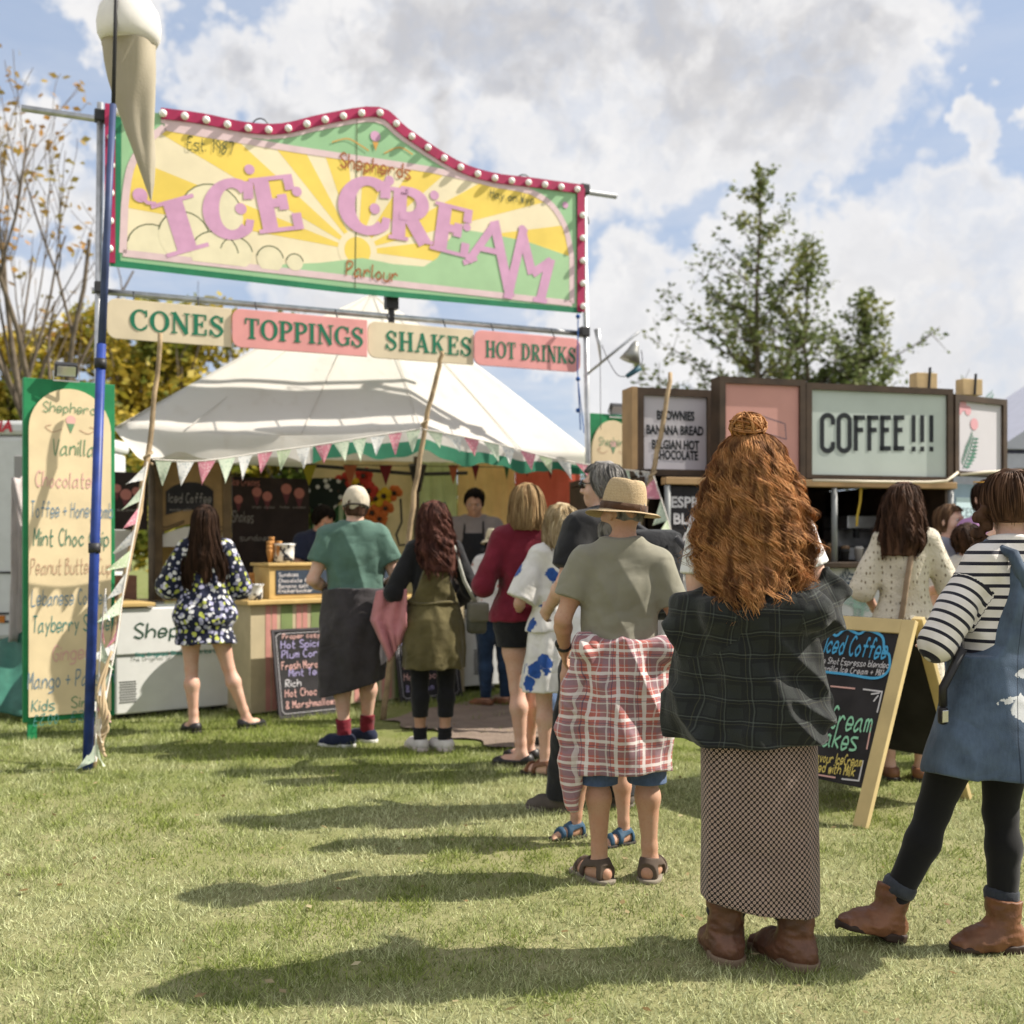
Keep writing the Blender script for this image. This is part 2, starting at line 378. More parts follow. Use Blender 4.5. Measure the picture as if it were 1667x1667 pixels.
# ------------------------------------------------------------------ implicit-surface kit for bodies, clothes, shoes, hats
_LAT = np.random.default_rng(3).random((32, 32, 32)).astype(np.float32)
def vnoise(X, Y, Z):
    """value noise in [0,1], arrays broadcast"""
    X, Y, Z = np.broadcast_arrays(X, Y, Z)
    xi, yi, zi = np.floor(X).astype(int), np.floor(Y).astype(int), np.floor(Z).astype(int)
    fx, fy, fz = X-xi, Y-yi, Z-zi
    fx, fy, fz = (f*f*(3-2*f) for f in (fx, fy, fz)); r = 0
    for a in (0, 1):
        for b in (0, 1):
            for c in (0, 1):
                r = r+_LAT[(xi+a) & 31, (yi+b) & 31, (zi+c) & 31]*(fx if a else 1-fx)*(fy if b else 1-fy)*(fz if c else 1-fz)
    return r
class Field:
    def __init__(s, lo, hi, h):
        s.lo = np.array(lo, float); s.h = h
        n = [max(4, int(math.ceil((hi[i]-lo[i])/h))+1) for i in range(3)]
        s.ax = [s.lo[i]+h*np.arange(n[i]) for i in range(3)]
        s.d = np.full(n, 1.0, np.float32)
    def block(s, lo, hi):
        sl = []
        for i in range(3):
            a = int(np.clip(math.floor((lo[i]-s.lo[i])/s.h), 0, len(s.ax[i]))); b = int(np.clip(math.ceil((hi[i]-s.lo[i])/s.h)+1, 0, len(s.ax[i])))
            sl.append(slice(a, b))
        return tuple(sl), s.ax[0][sl[0]][:, None, None].astype(np.float32), s.ax[1][sl[1]][None, :, None].astype(np.float32), s.ax[2][sl[2]][None, None, :].astype(np.float32)
    def join(s, sl, d, k):
        a = s.d[sl]
        if a.size == 0: return
        if k > 0:
            hh = np.maximum(k-np.abs(a-d), 0)/k; s.d[sl] = np.minimum(a, d)-hh*hh*k*.25
        else: s.d[sl] = np.minimum(a, d)
    def cone(s, a, b, ra, rb, k=.03, flat=None, cut=None):
        a, b = np.array(a, float), np.array(b, float); m = max(ra, rb)*(1.0 if not flat else max(1, flat[1]))+k+.03
        sl, X, Y, Z = s.block(np.minimum(a, b)-m, np.maximum(a, b)+m)
        ab = b-a; L2 = max(1e-9, float(ab @ ab)); px, py, pz = X-a[0], Y-a[1], Z-a[2]
        t = np.clip((px*ab[0]+py*ab[1]+pz*ab[2])/L2, 0, 1)
        qx, qy, qz = px-t*ab[0], py-t*ab[1], pz-t*ab[2]
        if flat:                                        # flat = (axis, factor): squash along axis
            f = np.array(flat[0], float); f /= np.linalg.norm(f); c = qx*f[0]+qy*f[1]+qz*f[2]; g = 1/flat[1]-1
            qx, qy, qz = qx+c*g*f[0], qy+c*g*f[1], qz+c*g*f[2]
        d = np.sqrt(qx*qx+qy*qy+qz*qz)-(ra+(rb-ra)*t)
        if flat and flat[1] < 1: d = d*flat[1]
        for cp, cn in (cut or []): d = np.maximum(d, (X-cp[0])*cn[0]+(Y-cp[1])*cn[1]+(Z-cp[2])*cn[2])
        s.join(sl, d, k)
    def chain(s, pts, rs, k=.03, cut=None):
        for i in range(len(pts)-1): s.cone(pts[i], pts[i+1], rs[i], rs[i+1], k, cut=cut)
    def ell(s, c, r, k=.03, M=None, sub=False):
        c, r = np.array(c, float), np.array(r, float); m = r.max()+k+.03
        sl, X, Y, Z = s.block(c-m, c+m); px, py, pz = X-c[0], Y-c[1], Z-c[2]
        if M is not None: px, py, pz = (M[0][i]*px+M[1][i]*py+M[2][i]*pz for i in range(3))   # into the local frame (columns of M)
        q = np.sqrt((px/r[0])**2+(py/r[1])**2+(pz/r[2])**2); g = np.sqrt((px/r[0]**2)**2+(py/r[1]**2)**2+(pz/r[2]**2)**2)
        d = q*(q-1)/np.maximum(g, 1e-6)
        if sub:
            a = s.d[sl]; nd = -d
            if k > 0: hh = np.maximum(k-np.abs(a-nd), 0)/k; s.d[sl] = np.maximum(a, nd)+hh*hh*k*.25
            else: s.d[sl] = np.maximum(a, nd)
        else: s.join(sl, d, k)
    def loft(s, st, k=.03, n=2., off=0., pleat=None, cut=None):
        """st rows: z, cx, cy, rx, ry (ascending z)"""
        st = np.array(st, float); z = st[:, 0]; zs = s.ax[2]
        cx, cy, rx, ry = (np.interp(zs, z, st[:, i]) for i in (1, 2, 3, 4))
        ker = max(1, int(.03/s.h)); w = np.ones(2*ker+1)/(2*ker+1)
        sm = lambda a: np.convolve(np.pad(a, ker, mode='edge'), w, 'valid')
        cx, cy, rx, ry = sm(cx), sm(cy), sm(rx)+off, sm(ry)+off
        mx = max(st[:, 3].max(), st[:, 4].max())+off+k+.06
        lo = (st[:, 1].min()-mx, st[:, 2].min()-mx, z[0]-k-.03); hi = (st[:, 1].max()+mx, st[:, 2].max()+mx, z[-1]+k+.03)
        sl, X, Y, Z = s.block(lo, hi); q = sl[2]
        cx, cy, rx, ry = (a[q][None, None, :] for a in (cx, cy, rx, ry))
        px, py = X-cx, Y-cy; rad = 1.
        if pleat:
            th = np.arctan2(px, -py); cnt, amp, z0, z1 = pleat[:4]
            ramp = np.clip((Z-z0)/(z1-z0), 0, 1) if z1 != z0 else 1.
            wob = vnoise(th*1.5+5, Z*3+0*th, 3.+0*th)*4
            rad = 1+amp*ramp*(np.sin(cnt*th+wob)+.5*np.sin((cnt*1.7)*th+1.3-wob*1.7))
        rx, ry = rx*rad, ry*rad
        if n == 2.:
            rho = np.sqrt((px/rx)**2+(py/ry)**2)
        else: rho = (np.abs(px/rx)**n+np.abs(py/ry)**n)**(1/n)
        d = (rho-1)*np.minimum(rx, ry)
        d = np.maximum(d, np.maximum(Z-z[-1], z[0]-Z)+0*d)
        for cp, cn in (cut or []): d = np.maximum(d, (X-cp[0])*cn[0]+(Y-cp[1])*cn[1]+(Z-cp[2])*cn[2])
        s.join(sl, d.astype(np.float32), k)
    def plane(s, p, n):
        """keep the side where (x-p).n < 0"""
        X, Y, Z = s.ax[0][:, None, None], s.ax[1][None, :, None], s.ax[2][None, None, :]
        n = np.array(n, float); n /= np.linalg.norm(n)
        s.d = np.maximum(s.d, ((X-p[0])*n[0]+(Y-p[1])*n[1]+(Z-p[2])*n[2]).astype(np.float32))
    def fn(s, f):
        X, Y, Z = (s.ax[0][:, None, None].astype(np.float32), s.ax[1][None, :, None].astype(np.float32), s.ax[2][None, None, :].astype(np.float32))
        s.d = f(s.d, X, Y, Z).astype(np.float32)
    def folds(s, amp, sc=(9, 9, 5), shear=0., ridged=True):
        def f(d, X, Y, Z):
            o = np.zeros_like(d); m = np.abs(d) < .05; i, j, k = np.nonzero(m)
            if len(i) == 0: return d
            x, y, z = s.ax[0][i], s.ax[1][j], s.ax[2][k]
            a = vnoise(x*sc[0]+shear*z*4, y*sc[1]+7, z*sc[2]+x*shear*6)
            b = vnoise(x*sc[0]*2.3-shear*z*9, y*sc[1]*2.3, z*sc[2]*2.3+3)
            v = .68*(1-np.abs(2*a-1)*1.6 if ridged else a)+.32*b
            o[i, j, k] = v*amp*1.45; return d-o
        s.fn(f)
    def mesh(s):
        """surface nets -> V, F(quads)"""
        d = s.d.copy(); big = .05
        for ax in range(3):
            ix = [slice(None)]*3
            for e in (0, -1): ix[ax] = e; d[tuple(ix)] = np.maximum(d[tuple(ix)], big)
        neg = d < 0; nx, ny, nz = d.shape
        cnt = np.zeros((nx-1, ny-1, nz-1), np.int8)
        for a in (0, 1):
            for b in (0, 1):
                for c in (0, 1): cnt += neg[a:nx-1+a, b:ny-1+b, c:nz-1+c]
        I, J, K = np.nonzero((cnt > 0) & (cnt < 8)); N = len(I)
        if N == 0: return np.zeros((0, 3)), np.zeros((0, 4), int)
        idx = np.full(cnt.shape, -1, np.int32); idx[I, J, K] = np.arange(N)
        crn = {(a, b, c): d[I+a, J+b, K+c] for a in (0, 1) for b in (0, 1) for c in (0, 1)}
        acc = np.zeros((N, 3)); num = np.zeros(N)
        for ax in range(3):
            for u in (0, 1):
                for v in (0, 1):
                    p = [0, 0, 0]; o = [i for i in range(3) if i != ax]; p[o[0]] = u; p[o[1]] = v; q = list(p); q[ax] = 1
                    A, B = crn[tuple(p)], crn[tuple(q)]; m = (A < 0) != (B < 0); t = np.where(m, A/np.where(m, A-B, 1), 0)
                    pt = np.zeros((N, 3)); pt[:, o[0]] = u; pt[:, o[1]] = v; pt[:, ax] = t; acc += pt*m[:, None]; num += m
        V = (np.stack([I, J, K], 1)+acc/num[:, None])*s.h+s.lo
        Fs = []
        for ax in range(3):
            o = [(ax+1) % 3, (ax+2) % 3]
            a = [slice(1, -1)]*3; a[ax] = slice(0, -1); b = [slice(1, -1)]*3; b[ax] = slice(1, None)
            A, B = neg[tuple(a)], neg[tuple(b)]
            ch = np.nonzero(A != B); base = [ch[0]+(0 if ax == 0 else 1), ch[1]+(0 if ax == 1 else 1), ch[2]+(0 if ax == 2 else 1)]
            def g(du, dv):
                q = [x.copy() for x in base]; q[o[0]] = q[o[0]]-du; q[o[1]] = q[o[1]]-dv; return idx[q[0], q[1], q[2]]
            quad = np.stack([g(1, 1), g(0, 1), g(0, 0), g(1, 0)], 1); fl = ~A[ch]
            quad[fl] = quad[fl][:, ::-1]; Fs.append(quad)
        F = np.concatenate(Fs); F = F[(F >= 0).all(1)]
        return V, F
def relax(V, F, it=1, w=.5):
    e = np.concatenate([F[:, [i, (i+1) % 4]] for i in range(4)])
    for _ in range(it):
        s = np.zeros_like(V); c = np.zeros(len(V))
        for q in (0, 1): np.add.at(s, e[:, q], V[e[:, 1-q]]); np.add.at(c, e[:, q], 1)
        V = V*(1-w)+w*s/np.maximum(c, 1)[:, None]
    return V

def rot2(v, a): return np.array([v[0]*math.cos(a)-v[1]*math.sin(a), v[0]*math.sin(a)+v[1]*math.cos(a), v[2]])
def eul(x, y, z): return np.array(Euler((x, y, z)).to_matrix())
SKIN = {}
def skin(tone):
    c = {'fair': (.60, .40, .31), 'tan': (.48, .29, .20), 'warm': (.5, .29, .2), 'pale': (.64, .43, .34), 'leg': (.60, .39, .30)}[tone]
    def f(t, tex):
        n = t.noise(tex.outputs['Object'], 14, 4); m = t.noise(tex.outputs['Object'], 90, 2)
        b = t.mix(t.ramp(n, .3, .7, 0, .6), c, (c[0]*.94, c[1]*.76, c[2]*.70))
        return t.mix(t.ramp(m, .5, .75, 0, .35), b, (c[0]*.75, c[1]*.6, c[2]*.55))
    return mat('skin_'+tone, c, .55, .35, fn=f, sss=.12, bump=.08, bscale=220)

class Person:
    """faces +y in its own frame (so the camera sees the back at yaw 0); 1.75 m tall, then scaled to H"""
    def __init__(s, label, X, Y, yaw, H=1.72, fem=False, tone='fair', wide=1.0, pose=None, head=(0, 0, 0), lean=(0, 0), h=.0085, group=None, toes=False, gz=0., hand_pose=(.5, .5)):
        s.k = H/1.75; s.fem = fem; s.w = wide; s.h = h; s.lean = lean; w = wide
        P = dict(hipL=(-.088*w, 0, .90), hipR=(.088*w, 0, .90), kneeL=(-.10*w, .015, .49), kneeR=(.10*w, .015, .49), ankL=(-.105*w, -.02, .085), ankR=(.105*w, -.02, .085),
                 shL=(-(.152 if fem else .172)*w, -.01, 1.415), shR=((.152 if fem else .172)*w, -.01, 1.415), elL=(-.235*w, -.03, 1.15), elR=(.235*w, -.03, 1.15), wrL=(-.24*w, .07, .92), wrR=(.24*w, .07, .92),
                 toeL=14, toeR=-14, pitL=0, pitR=0)
        P.update(pose or {}); s.P = {a: (np.array(b, float) if isinstance(b, (tuple, list)) else b) for a, b in P.items()}
        for q in ('shL', 'shR'):
            if not (pose and q in pose): s.P[q] = s.P[q]+np.array([lean[0], lean[1], 0])*1.0
        f = .92 if fem else 1.
        s.tor = np.array([[.80, 0, .0, .135*w, .10*w], [.88, 0, -.012, (.178 if fem else .168)*w, (.128 if fem else .115)*w], [.96, 0, -.008, (.172 if fem else .162)*w, .112*w], [1.08, 0, .0, (.128 if fem else .152)*w, (.09 if fem else .105)*w],
                          [1.20, 0, .0, (.14 if fem else .165)*w, .105*w], [1.31, 0, -.004, (.15 if fem else .176)*w, (.112 if fem else .118)*w], [1.39, 0, -.012, (.135 if fem else .155)*w, .095*w], [1.455, 0, -.02, .085*w, .07*w], [1.50, 0, -.018, .058, .06]])
        t = np.clip((s.tor[:, 0]-.88)/.55, 0, 1); s.tor[:, 1] += lean[0]*t; s.tor[:, 2] += lean[1]*t
        s.nb = np.array([lean[0], -.018+lean[1], 1.47]); s.hM = eul(R(head[0]), R(head[1]), R(head[2]))     # pitch, roll, yaw of the head
        s.hp = s.nb+np.array([0, .012, .06])
        s.build_body(label, X, Y, yaw, tone, toes, gz, hand_pose); s.obj.scale = (s.k,)*3
        if group: s.obj['group'] = group
    def H(s, p): return s.hp+s.hM @ (np.array(p, float)-np.array([0, 0, 1.53]))          # head-frame point (standing upright) -> body frame
    def Hinv(s, V): return (V-s.hp) @ s.hM+np.array([0, 0, 1.53])
    def foot(s, q):
        a = s.P['ank'+q]; return a, eul(0, 0, R(s.P['toe'+q])) @ eul(R(s.P['pit'+q]), 0, 0)
    def build_body(s, label, X, Y, yaw, tone, toes, gz, hp):
        P, w = s.P, s.w; pts = [v for v in P.values() if isinstance(v, np.ndarray)]
        lo = np.min(pts, 0)-.2; hi = np.max(pts, 0)+.2; hi[2] = 1.80+max(0, s.hp[2]-1.53); lo[2] = -.02; hi[1] = max(hi[1], s.hp[1]+.16); lo[1] = min(lo[1], s.hp[1]-.16)
        F = Field(lo, hi, s.h)
        F.loft(s.tor, k=.02)
        for q, sg in (('L', -1), ('R', 1)):
            hip, kn, an = P['hip'+q], P['knee'+q], P['ank'+q]; g = 1.06 if s.fem else 1.
            mid = hip*.55+kn*.45; F.chain([hip, mid, kn], [.092*w*g, .076*w*g, .053*w], .035)
            ca = kn*.7+an*.3; ca = ca+np.array([0, -.014, 0]); F.chain([kn, ca, an*.85+kn*.15, an], [.047*w, .060*w, .036*w, .033], .025)
            a, M = s.foot(q); f = lambda x, y, z: a+M @ np.array([x, y, z-.085])
            F.cone(f(0, -.035, .04), f(0, .10, .036), .036, .034, .02); F.cone(f(0, .06, .036), f(0, .145, .022), .04, .030, .02, flat=((0, 0, 1), .6)); F.cone(f(0, 0, .085), f(0, .03, .045), .035, .036, .025)
            if toes:
                for i in range(5): F.cone(f(sg*(-.026+.014*i), .14, .016), f(sg*(-.028+.0155*i), .182-.008*i-(.004 if i == 0 else 0), .012), .0085, .0095-(0 if i else -.003), .006)
            sh, el, wr = P['sh'+q], P['el'+q], P['wr'+q]; ar = .88 if s.fem else 1.
            F.cone(s.nb+np.array([sg*.035, -.012, .0]), sh+np.array([-sg*.01, -.005, .012]), .05, .05*ar*w, .05)
            F.chain([sh, sh*.5+el*.5, el], [.06*ar*w, .05*ar*w, .04*ar*w], .03)
            F.chain([el, el*.72+wr*.28, wr], [.04*ar*w, .043*ar*w, .027*ar], .02)
            s.hand(F, q, sg, hp[0 if q == 'L' else 1])
        F.cone(s.nb+np.array([0, 0, -.02]), s.H((0, -.012, 1.58)), .062 if not s.fem else .053, .056 if not s.fem else .047, .03)
        s.head(F)
        V, Q = F.mesh(); V = relax(V, Q, 1, .4)
        s.obj = np_mesh('person', V, Q, skin(tone)); s.obj.location = (X, Y, gz); s.obj.rotation_euler = (0, 0, R(yaw)); tag(s.obj, label, 'person')
    def head(s, F):
        M = s.hM; e = lambda c, r, k=.02, sub=False: F.ell(s.H(c), r, k, M, sub)
        e((0, -.012, 1.655), (.076, .094, .092)); e((0, .024, 1.605), (.062, .066, .085)); e((0, .055, 1.556), (.032, .03, .026), .03)
        for sg in (-1, 1):
            e((sg*.033, .088, 1.642), (.018, .014, .012), .012, True); e((sg*.078, -.004, 1.628), (.010, .020, .032), .008); e((sg*.045, .058, 1.606), (.022, .02, .022), .025)
        F.cone(s.H((0, .084, 1.648)), s.H((0, .106, 1.612)), .008, .013, .012); e((0, .093, 1.608), (.019, .012, .009), .01)
        e((0, .082, 1.662), (.045, .016, .009), .02); e((0, .085, 1.580), (.024, .011, .0065), .006); e((0, .084, 1.569), (.021, .011, .007), .005)
    def hand(s, F, q, sg, curl):
        el, wr = s.P['el'+q], s.P['wr'+q]; d = (wr-el)/np.linalg.norm(wr-el)
        if 'hd'+q in s.P: d = s.P['hd'+q]/np.linalg.norm(s.P['hd'+q])
        up = s.P.get('pn'+q, np.array([-sg*1., 0.05, 0.]))                      # palm normal
        nrm = up-d*(up @ d); nrm /= np.linalg.norm(nrm); lat = np.cross(d, nrm)
        if lat @ np.array([0, 1., .3]) < 0: lat = -lat                              # thumb side: forward / up
        pt = lambda a, b, c: wr+d*a+lat*b+nrm*c
        F.cone(pt(.0, 0, 0), pt(.03, 0, 0), .026, .026, .02); Mx = np.stack([lat, nrm, d], 1)
        F.ell(pt(.052, 0, 0), (.040, .016, .052), .012, Mx)
        for i, (b, L) in enumerate(((.029, .070), (.010, .080), (-.010, .074), (-.028, .058))):
            a0, c0 = curl*.5+.05*i, curl*1.3+.05*i
            p0 = np.array([.092-.004*abs(i-1), b, 0.]); p1 = p0+np.array([math.cos(a0), b*1.2, math.sin(a0)])*L*.5; p2 = p1+np.array([math.cos(a0+c0), 0, math.sin(a0+c0)])*L*.5
            F.cone(pt(*p0), pt(*p1), .0095, .0088, .006); F.cone(pt(*p1), pt(*p2), .0088, .0072, .004)
        F.cone(pt(.028, .026, .004), pt(.058, .052, .018), .0125, .0105, .012); F.cone(pt(.058, .052, .018), pt(.086, .054, .03+.02*curl), .0105, .008, .004)
    # ---- clothes
    def put(s, name, F, m, uv=None, it=1, parent=None):
        V, Q = F.mesh() if isinstance(F, Field) else F
        if it: V = relax(V, Q, it, .5)
        me_o = np_mesh(name, V, Q, m, None); me_o.parent = parent or s.obj
        if uv: s.uv(me_o, V, Q, uv)
        return me_o
    def uv(s, o, V, Q, mode):
        """metric coordinates wound round the body; mode 'arm' follows the sleeves too"""
        x, y, z = V.T; cx = np.interp(z, s.tor[:, 0], s.tor[:, 1]); cy = np.interp(z, s.tor[:, 0], s.tor[:, 2])
        Rm = .17*s.w; u = np.arctan2(x-cx, -(y-cy))*Rm; v = z.copy()
        if mode == 'arm':
            rho = np.sqrt(((x-cx)/np.interp(z, s.tor[:, 0], s.tor[:, 3]))**2+((y-cy)/np.interp(z, s.tor[:, 0], s.tor[:, 4]))**2); dt = (rho-1)*.12
            for q in 'LR':
                a, b, c = s.P['sh'+q], s.P['el'+q], s.P['wr'+q]; L0 = 0
                for p0, p1 in ((a, b), (b, c)):
                    ab = p1-p0; L = np.linalg.norm(ab); t = ((V-p0) @ ab)/L**2; d = np.linalg.norm(V-p0-np.clip(t, 0, 1)[:, None]*ab, axis=1)-.06
                    m = (d < dt) & (t > (.25 if L0 == 0 else 0)); dt = np.where(m, d, dt); v = np.where(m, a[2]+.02-(L0+t*L), v)
                    side = np.cross(ab/L, np.array([0, 0, 1.]) if abs(ab[2]/L) < .8 else np.array([0, 1., 0])); u = np.where(m, (V-p0) @ side, u); L0 += L
        U = np.stack([u, v], 1)[Q]; per = 2*math.pi*Rm
        sp = U[:, :, 0].max(1)-U[:, :, 0].min(1) > per*.5; U[sp, :, 0] += np.where(U[sp, :, 0] < 0, per, 0)
        l = o.data.uv_layers.new(name='UVMap'); l.data.foreach_set('uv', U.reshape(-1).astype(np.float32))
    def bounds(s, z0, z1, m=.14):
        pts = np.array([s.P[a] for a in ('shL', 'shR', 'elL', 'elR', 'wrL', 'wrR', 'hipL', 'hipR', 'kneeL', 'kneeR')]); lo, hi = pts.min(0)-m, pts.max(0)+m
        lo[0] = min(lo[0], s.tor[:, 1].min()-.3); hi[0] = max(hi[0], s.tor[:, 1].max()+.3); lo[1] = min(lo[1], -.28, s.tor[:, 2].min()-.28); hi[1] = max(hi[1], .28, s.tor[:, 2].max()+.28); lo[2], hi[2] = z0-.03, z1+.03
        return lo, hi
    def top(s, name, m, hem=.93, sleeve=.55, off=.016, loose=.012, fold=.009, sc=(7, 7, 4), shear=.4, uv=None, neck=1.485, sl_off=.018, hem_cut=None, flare=0., k=.03, h=None):
        """sleeve: 0 none, 1 = elbow, 2 = wrist"""
        zmin = min(hem, *(s.P['el'+q][2] for q in 'LR'), *(s.P['wr'+q][2] for q in 'LR'))-.1 if sleeve > 0 else hem
        lo, hi = s.bounds(zmin, 1.55); F = Field(lo, hi, h or s.h); T = s.tor[s.tor[:, 0] > hem-.12].copy()
        if hem < .82: T = np.concatenate([[[hem-.02, 0, 0, T[0, 3]+.03, T[0, 4]+.03]], T])
        low = np.clip((1.32-T[:, 0])/.4, 0, 1); T[:, 3] += off+loose*low+flare*np.clip((1.1-T[:, 0])/.4, 0, 1.2); T[:, 4] += off+loose*low+flare*np.clip((1.1-T[:, 0])/.4, 0, 1.2)
        F.loft(T, k=.02, pleat=(7, .018, 1.25, hem) if fold else None)
        cutb = [((0, 0, hem), (0, 0, -1))]
        if hem_cut: cutb = [((0, 0, hem), hem_cut)]
        for cp, cn in cutb: F.plane(cp, cn)
        for q, sg in (('L', -1), ('R', 1)):
            sh, el, wr = s.P['sh'+q], s.P['el'+q], s.P['wr'+q]; ar = (.88 if s.fem else 1.)*s.w
            F.cone(s.nb+np.array([sg*.035, -.012, -.005]), sh+np.array([-sg*.01, -.005, .012]), .046+off*.7, .05*ar+off, .05)
            if sleeve <= 0: F.cone(sh+np.array([-sg*.03, 0, .0]), sh+np.array([-sg*.03, 0, -.05]), .05*ar+off, .05*ar+off, .03); continue
            t = min(sleeve, 1); e = sh+(el-sh)*t; dn = (el-sh)/np.linalg.norm(el-sh)
            F.cone(sh, sh+(el-sh)*1.0 if sleeve >= 1 else e+dn*.05, .06*ar+off, .052*ar+sl_off if sleeve >= 1 else .056*ar+sl_off, k, cut=None if sleeve >= 1 else [(e, dn)])
            if sleeve > 1:
                t = sleeve-1; e = el+(wr-el)*t; dn = (wr-el)/np.linalg.norm(wr-el)
                F.cone(el, e+dn*.05, .048*ar+sl_off, .036*ar+sl_off*.7, .02, cut=[(e, dn)])
        if fold: F.folds(fold, sc, shear)
        nk = s.nb+np.array([0, 0, neck-1.47])
        F.ell(s.H((0, 0, 1.56)), (.07, .075, .085), .01, None, True)
        return s.put(name, F, m, uv)
    def pants(s, name, m, to=.12, off=.012, waist=.99, fold=.006, flare=0., uv=None, seat=.0):
        lo, hi = s.bounds(-.0, waist+.02); an = np.array([s.P['ankL'], s.P['ankR'], s.P['kneeL'], s.P['kneeR']]); lo = np.minimum(lo, an.min(0)-.1); hi[:2] = np.maximum(hi[:2], an.max(0)[:2]+.1); lo[2] = max(0, to-.03)
        F = Field(lo, hi, s.h); T = s.tor[s.tor[:, 0] < waist+.1].copy(); T[:, 3:] += off; F.loft(T, k=.02)
        for q in 'LR':
            hip, kn, an = s.P['hip'+q], s.P['knee'+q], s.P['ank'+q]; g = (1.06 if s.fem else 1.)*s.w; mid = hip*.55+kn*.45; ca = kn*.7+an*.3+np.array([0, -.014, 0])
            F.chain([hip, mid, kn], [.092*g+off, .076*g+off, .053*s.w+off+flare*.5], .035); F.chain([kn, ca, an], [.05*s.w+off+flare*.5, .055*s.w+off+flare*.6, .036+off+flare], .025)
        if fold: F.folds(fold, (9, 9, 9), .2)
        F.plane((0, 0, waist), (0, 0, 1)); F.plane((0, 0, to), (0, 0, -1))
        return s.put(name, F, m, uv)
    def skirt(s, name, m, st, pleat=None, fold=.0, sc=(8, 8, 2), cuts=(), uv=None, n=2., h=None, shear=.1, k=.02, extra=None):
        st = np.array(st, float); mx = st[:, 3:].max()+.1
        F = Field((st[:, 1].min()-mx-.05, st[:, 2].min()-mx-.03, st[0, 0]-.05), (st[:, 1].max()+mx+.05, st[:, 2].max()+mx+.03, st[-1, 0]+.05), h or s.h)
        F.loft(st, k=k, pleat=pleat, n=n)
        if extra: extra(F)
        if fold: F.folds(fold, sc, shear)
        for p, nn in cuts: F.plane(p, nn)
        return s.put(name, F, m, uv)
    def shoes(s, um, sm, collar=.075, kind='shoe', bulk=.012, name='shoe', heel=0.):
        for q in 'LR':
            sg = -1 if q == 'L' else 1; a, M = s.foot(q); hh = .005
            def place(V): return (V-np.array([0, 0, .085])) @ M.T+a
            F = Field((-.08, -.12, -.03), (.08, .24, max(collar+.05, .13)), hh); b = bulk
            F.cone((0, -.035, .042), (0, .10, .04), .036+b, .034+b, .02); F.cone((0, .06, .038), (0, .150, .026), .040+b, .028+b, .02, flat=((0, 0, 1), .72))
            F.cone((0, 0, .085), (0, .035, .05), .034+b, .036+b, .03)
            if kind == 'boot': F.cone((0, -.006, .08), (0, -.006, collar), .038+b, .046+b, .02)
            if kind == 'sandal':
                def bands(d, X, Y, Z):
                    Y2 = Y+0*d; on = np.minimum.reduce([np.abs(Y2-.118-.25*(X+0*d)*sg)-.014, np.abs(Y2-.062+.2*(Z+0*d-.05))-.015, np.maximum(np.abs(Z+0*d-.083+.2*Y2)-.015, Y2-.07), np.maximum(np.abs(Y2+.045)-.012, Z+0*d-.08)])
                    return np.maximum(d, on)
                F.fn(bands)
            if kind == 'flat': F.fn(lambda d, X, Y, Z: np.maximum(d, (Z-.045-np.clip(-Y-.0, 0, .1)*.6+np.clip(Y-.10, 0, 1)*-.3)+0*d))
            if kind == 'shoe': F.fn(lambda d, X, Y, Z: np.maximum(d, (Z-collar)+0*d))
            if kind == 'boot': F.plane((0, 0, collar), (0, -.1, 1))
            F.plane((0, 0, .014), (0, 0, -1))
            if kind == 'boot':
                F.cone((0, -.048, .10), (0, -.052, collar+.012), .010, .012, .004); F.cone((0, -.082, .05), (0, -.055, .11), .012, .010, .006)
                F.cone((-.045, .035, .085), (.045, .035, .085), .006, .006, .004); F.cone((-.042, .06, .068), (.042, .06, .068), .006, .006, .004)
                F.folds(.006, (26, 26, 40), .5)
            V, Q = F.mesh(); up = s.put(name, (place(relax(V, Q, 1)), Q), um, it=0)
            G = Field((-.09, -.13, -.02), (.09, .26, .06), hh); rb = .041+b*.8
            def sole(d, X, Y, Z):
                t = np.clip((Y+.035)/.185, 0, 1); r = rb+(.006 if kind == 'boot' else 0)+.004*np.sin(t*9)-.008*t; q2 = np.sqrt(X*X+(Y+.035-.185*t)**2)-r; top = .022 if kind == 'shoe' else .030 if kind == 'boot' else .018
                low = -.004 + (np.where((Y > .02) & (Y < .2), np.clip(heel, 0, .02), 0.) if heel else 0.)
                return np.maximum(q2+0*Z, np.maximum(Z-top, low-Z)+0*q2)
            G.fn(sole); V, Q = G.mesh(); s.put('sole', (place(V), Q), sm, it=1, parent=up)
    def socks(s, m, z0=.06, z1=.17, off=.006):
        for q in 'LR':
            an, kn = s.P['ank'+q], s.P['knee'+q]; F = Field(np.minimum(an, kn)-.1, np.maximum(an, kn)+.1, .006); F.cone(an+np.array([0, 0, -.02]), kn, .038+off, .055+off, .01)
            F.plane((0, 0, z1), (0, 0, 1)); F.plane((0, 0, z0), (0, 0, -1)); F.folds(.004, (10, 10, 60)); s.put('sock', F, m)
    def eyes(s):
        wm, im = mat('eye_white', (.42, .38, .35), .3), mat('eye_iris', (.03, .02, .015), .15); bm = mat('eyebrow', (.05, .03, .02), .9)
        for sg in (-1, 1):
            mb = MB(); mb.sphere((0, 0, 0), .0105, 10, 8, 0); mb.sphere((0, .0052, 0), (.0064, .0064, .0064), 8, 6, 1)
            o = mb.build('eye', [wm, im], None, True); o.parent = s.obj; o.matrix_basis = Matrix.Translation(s.H((sg*.033, .0775, 1.642))) @ Matrix(s.hM).to_4x4()
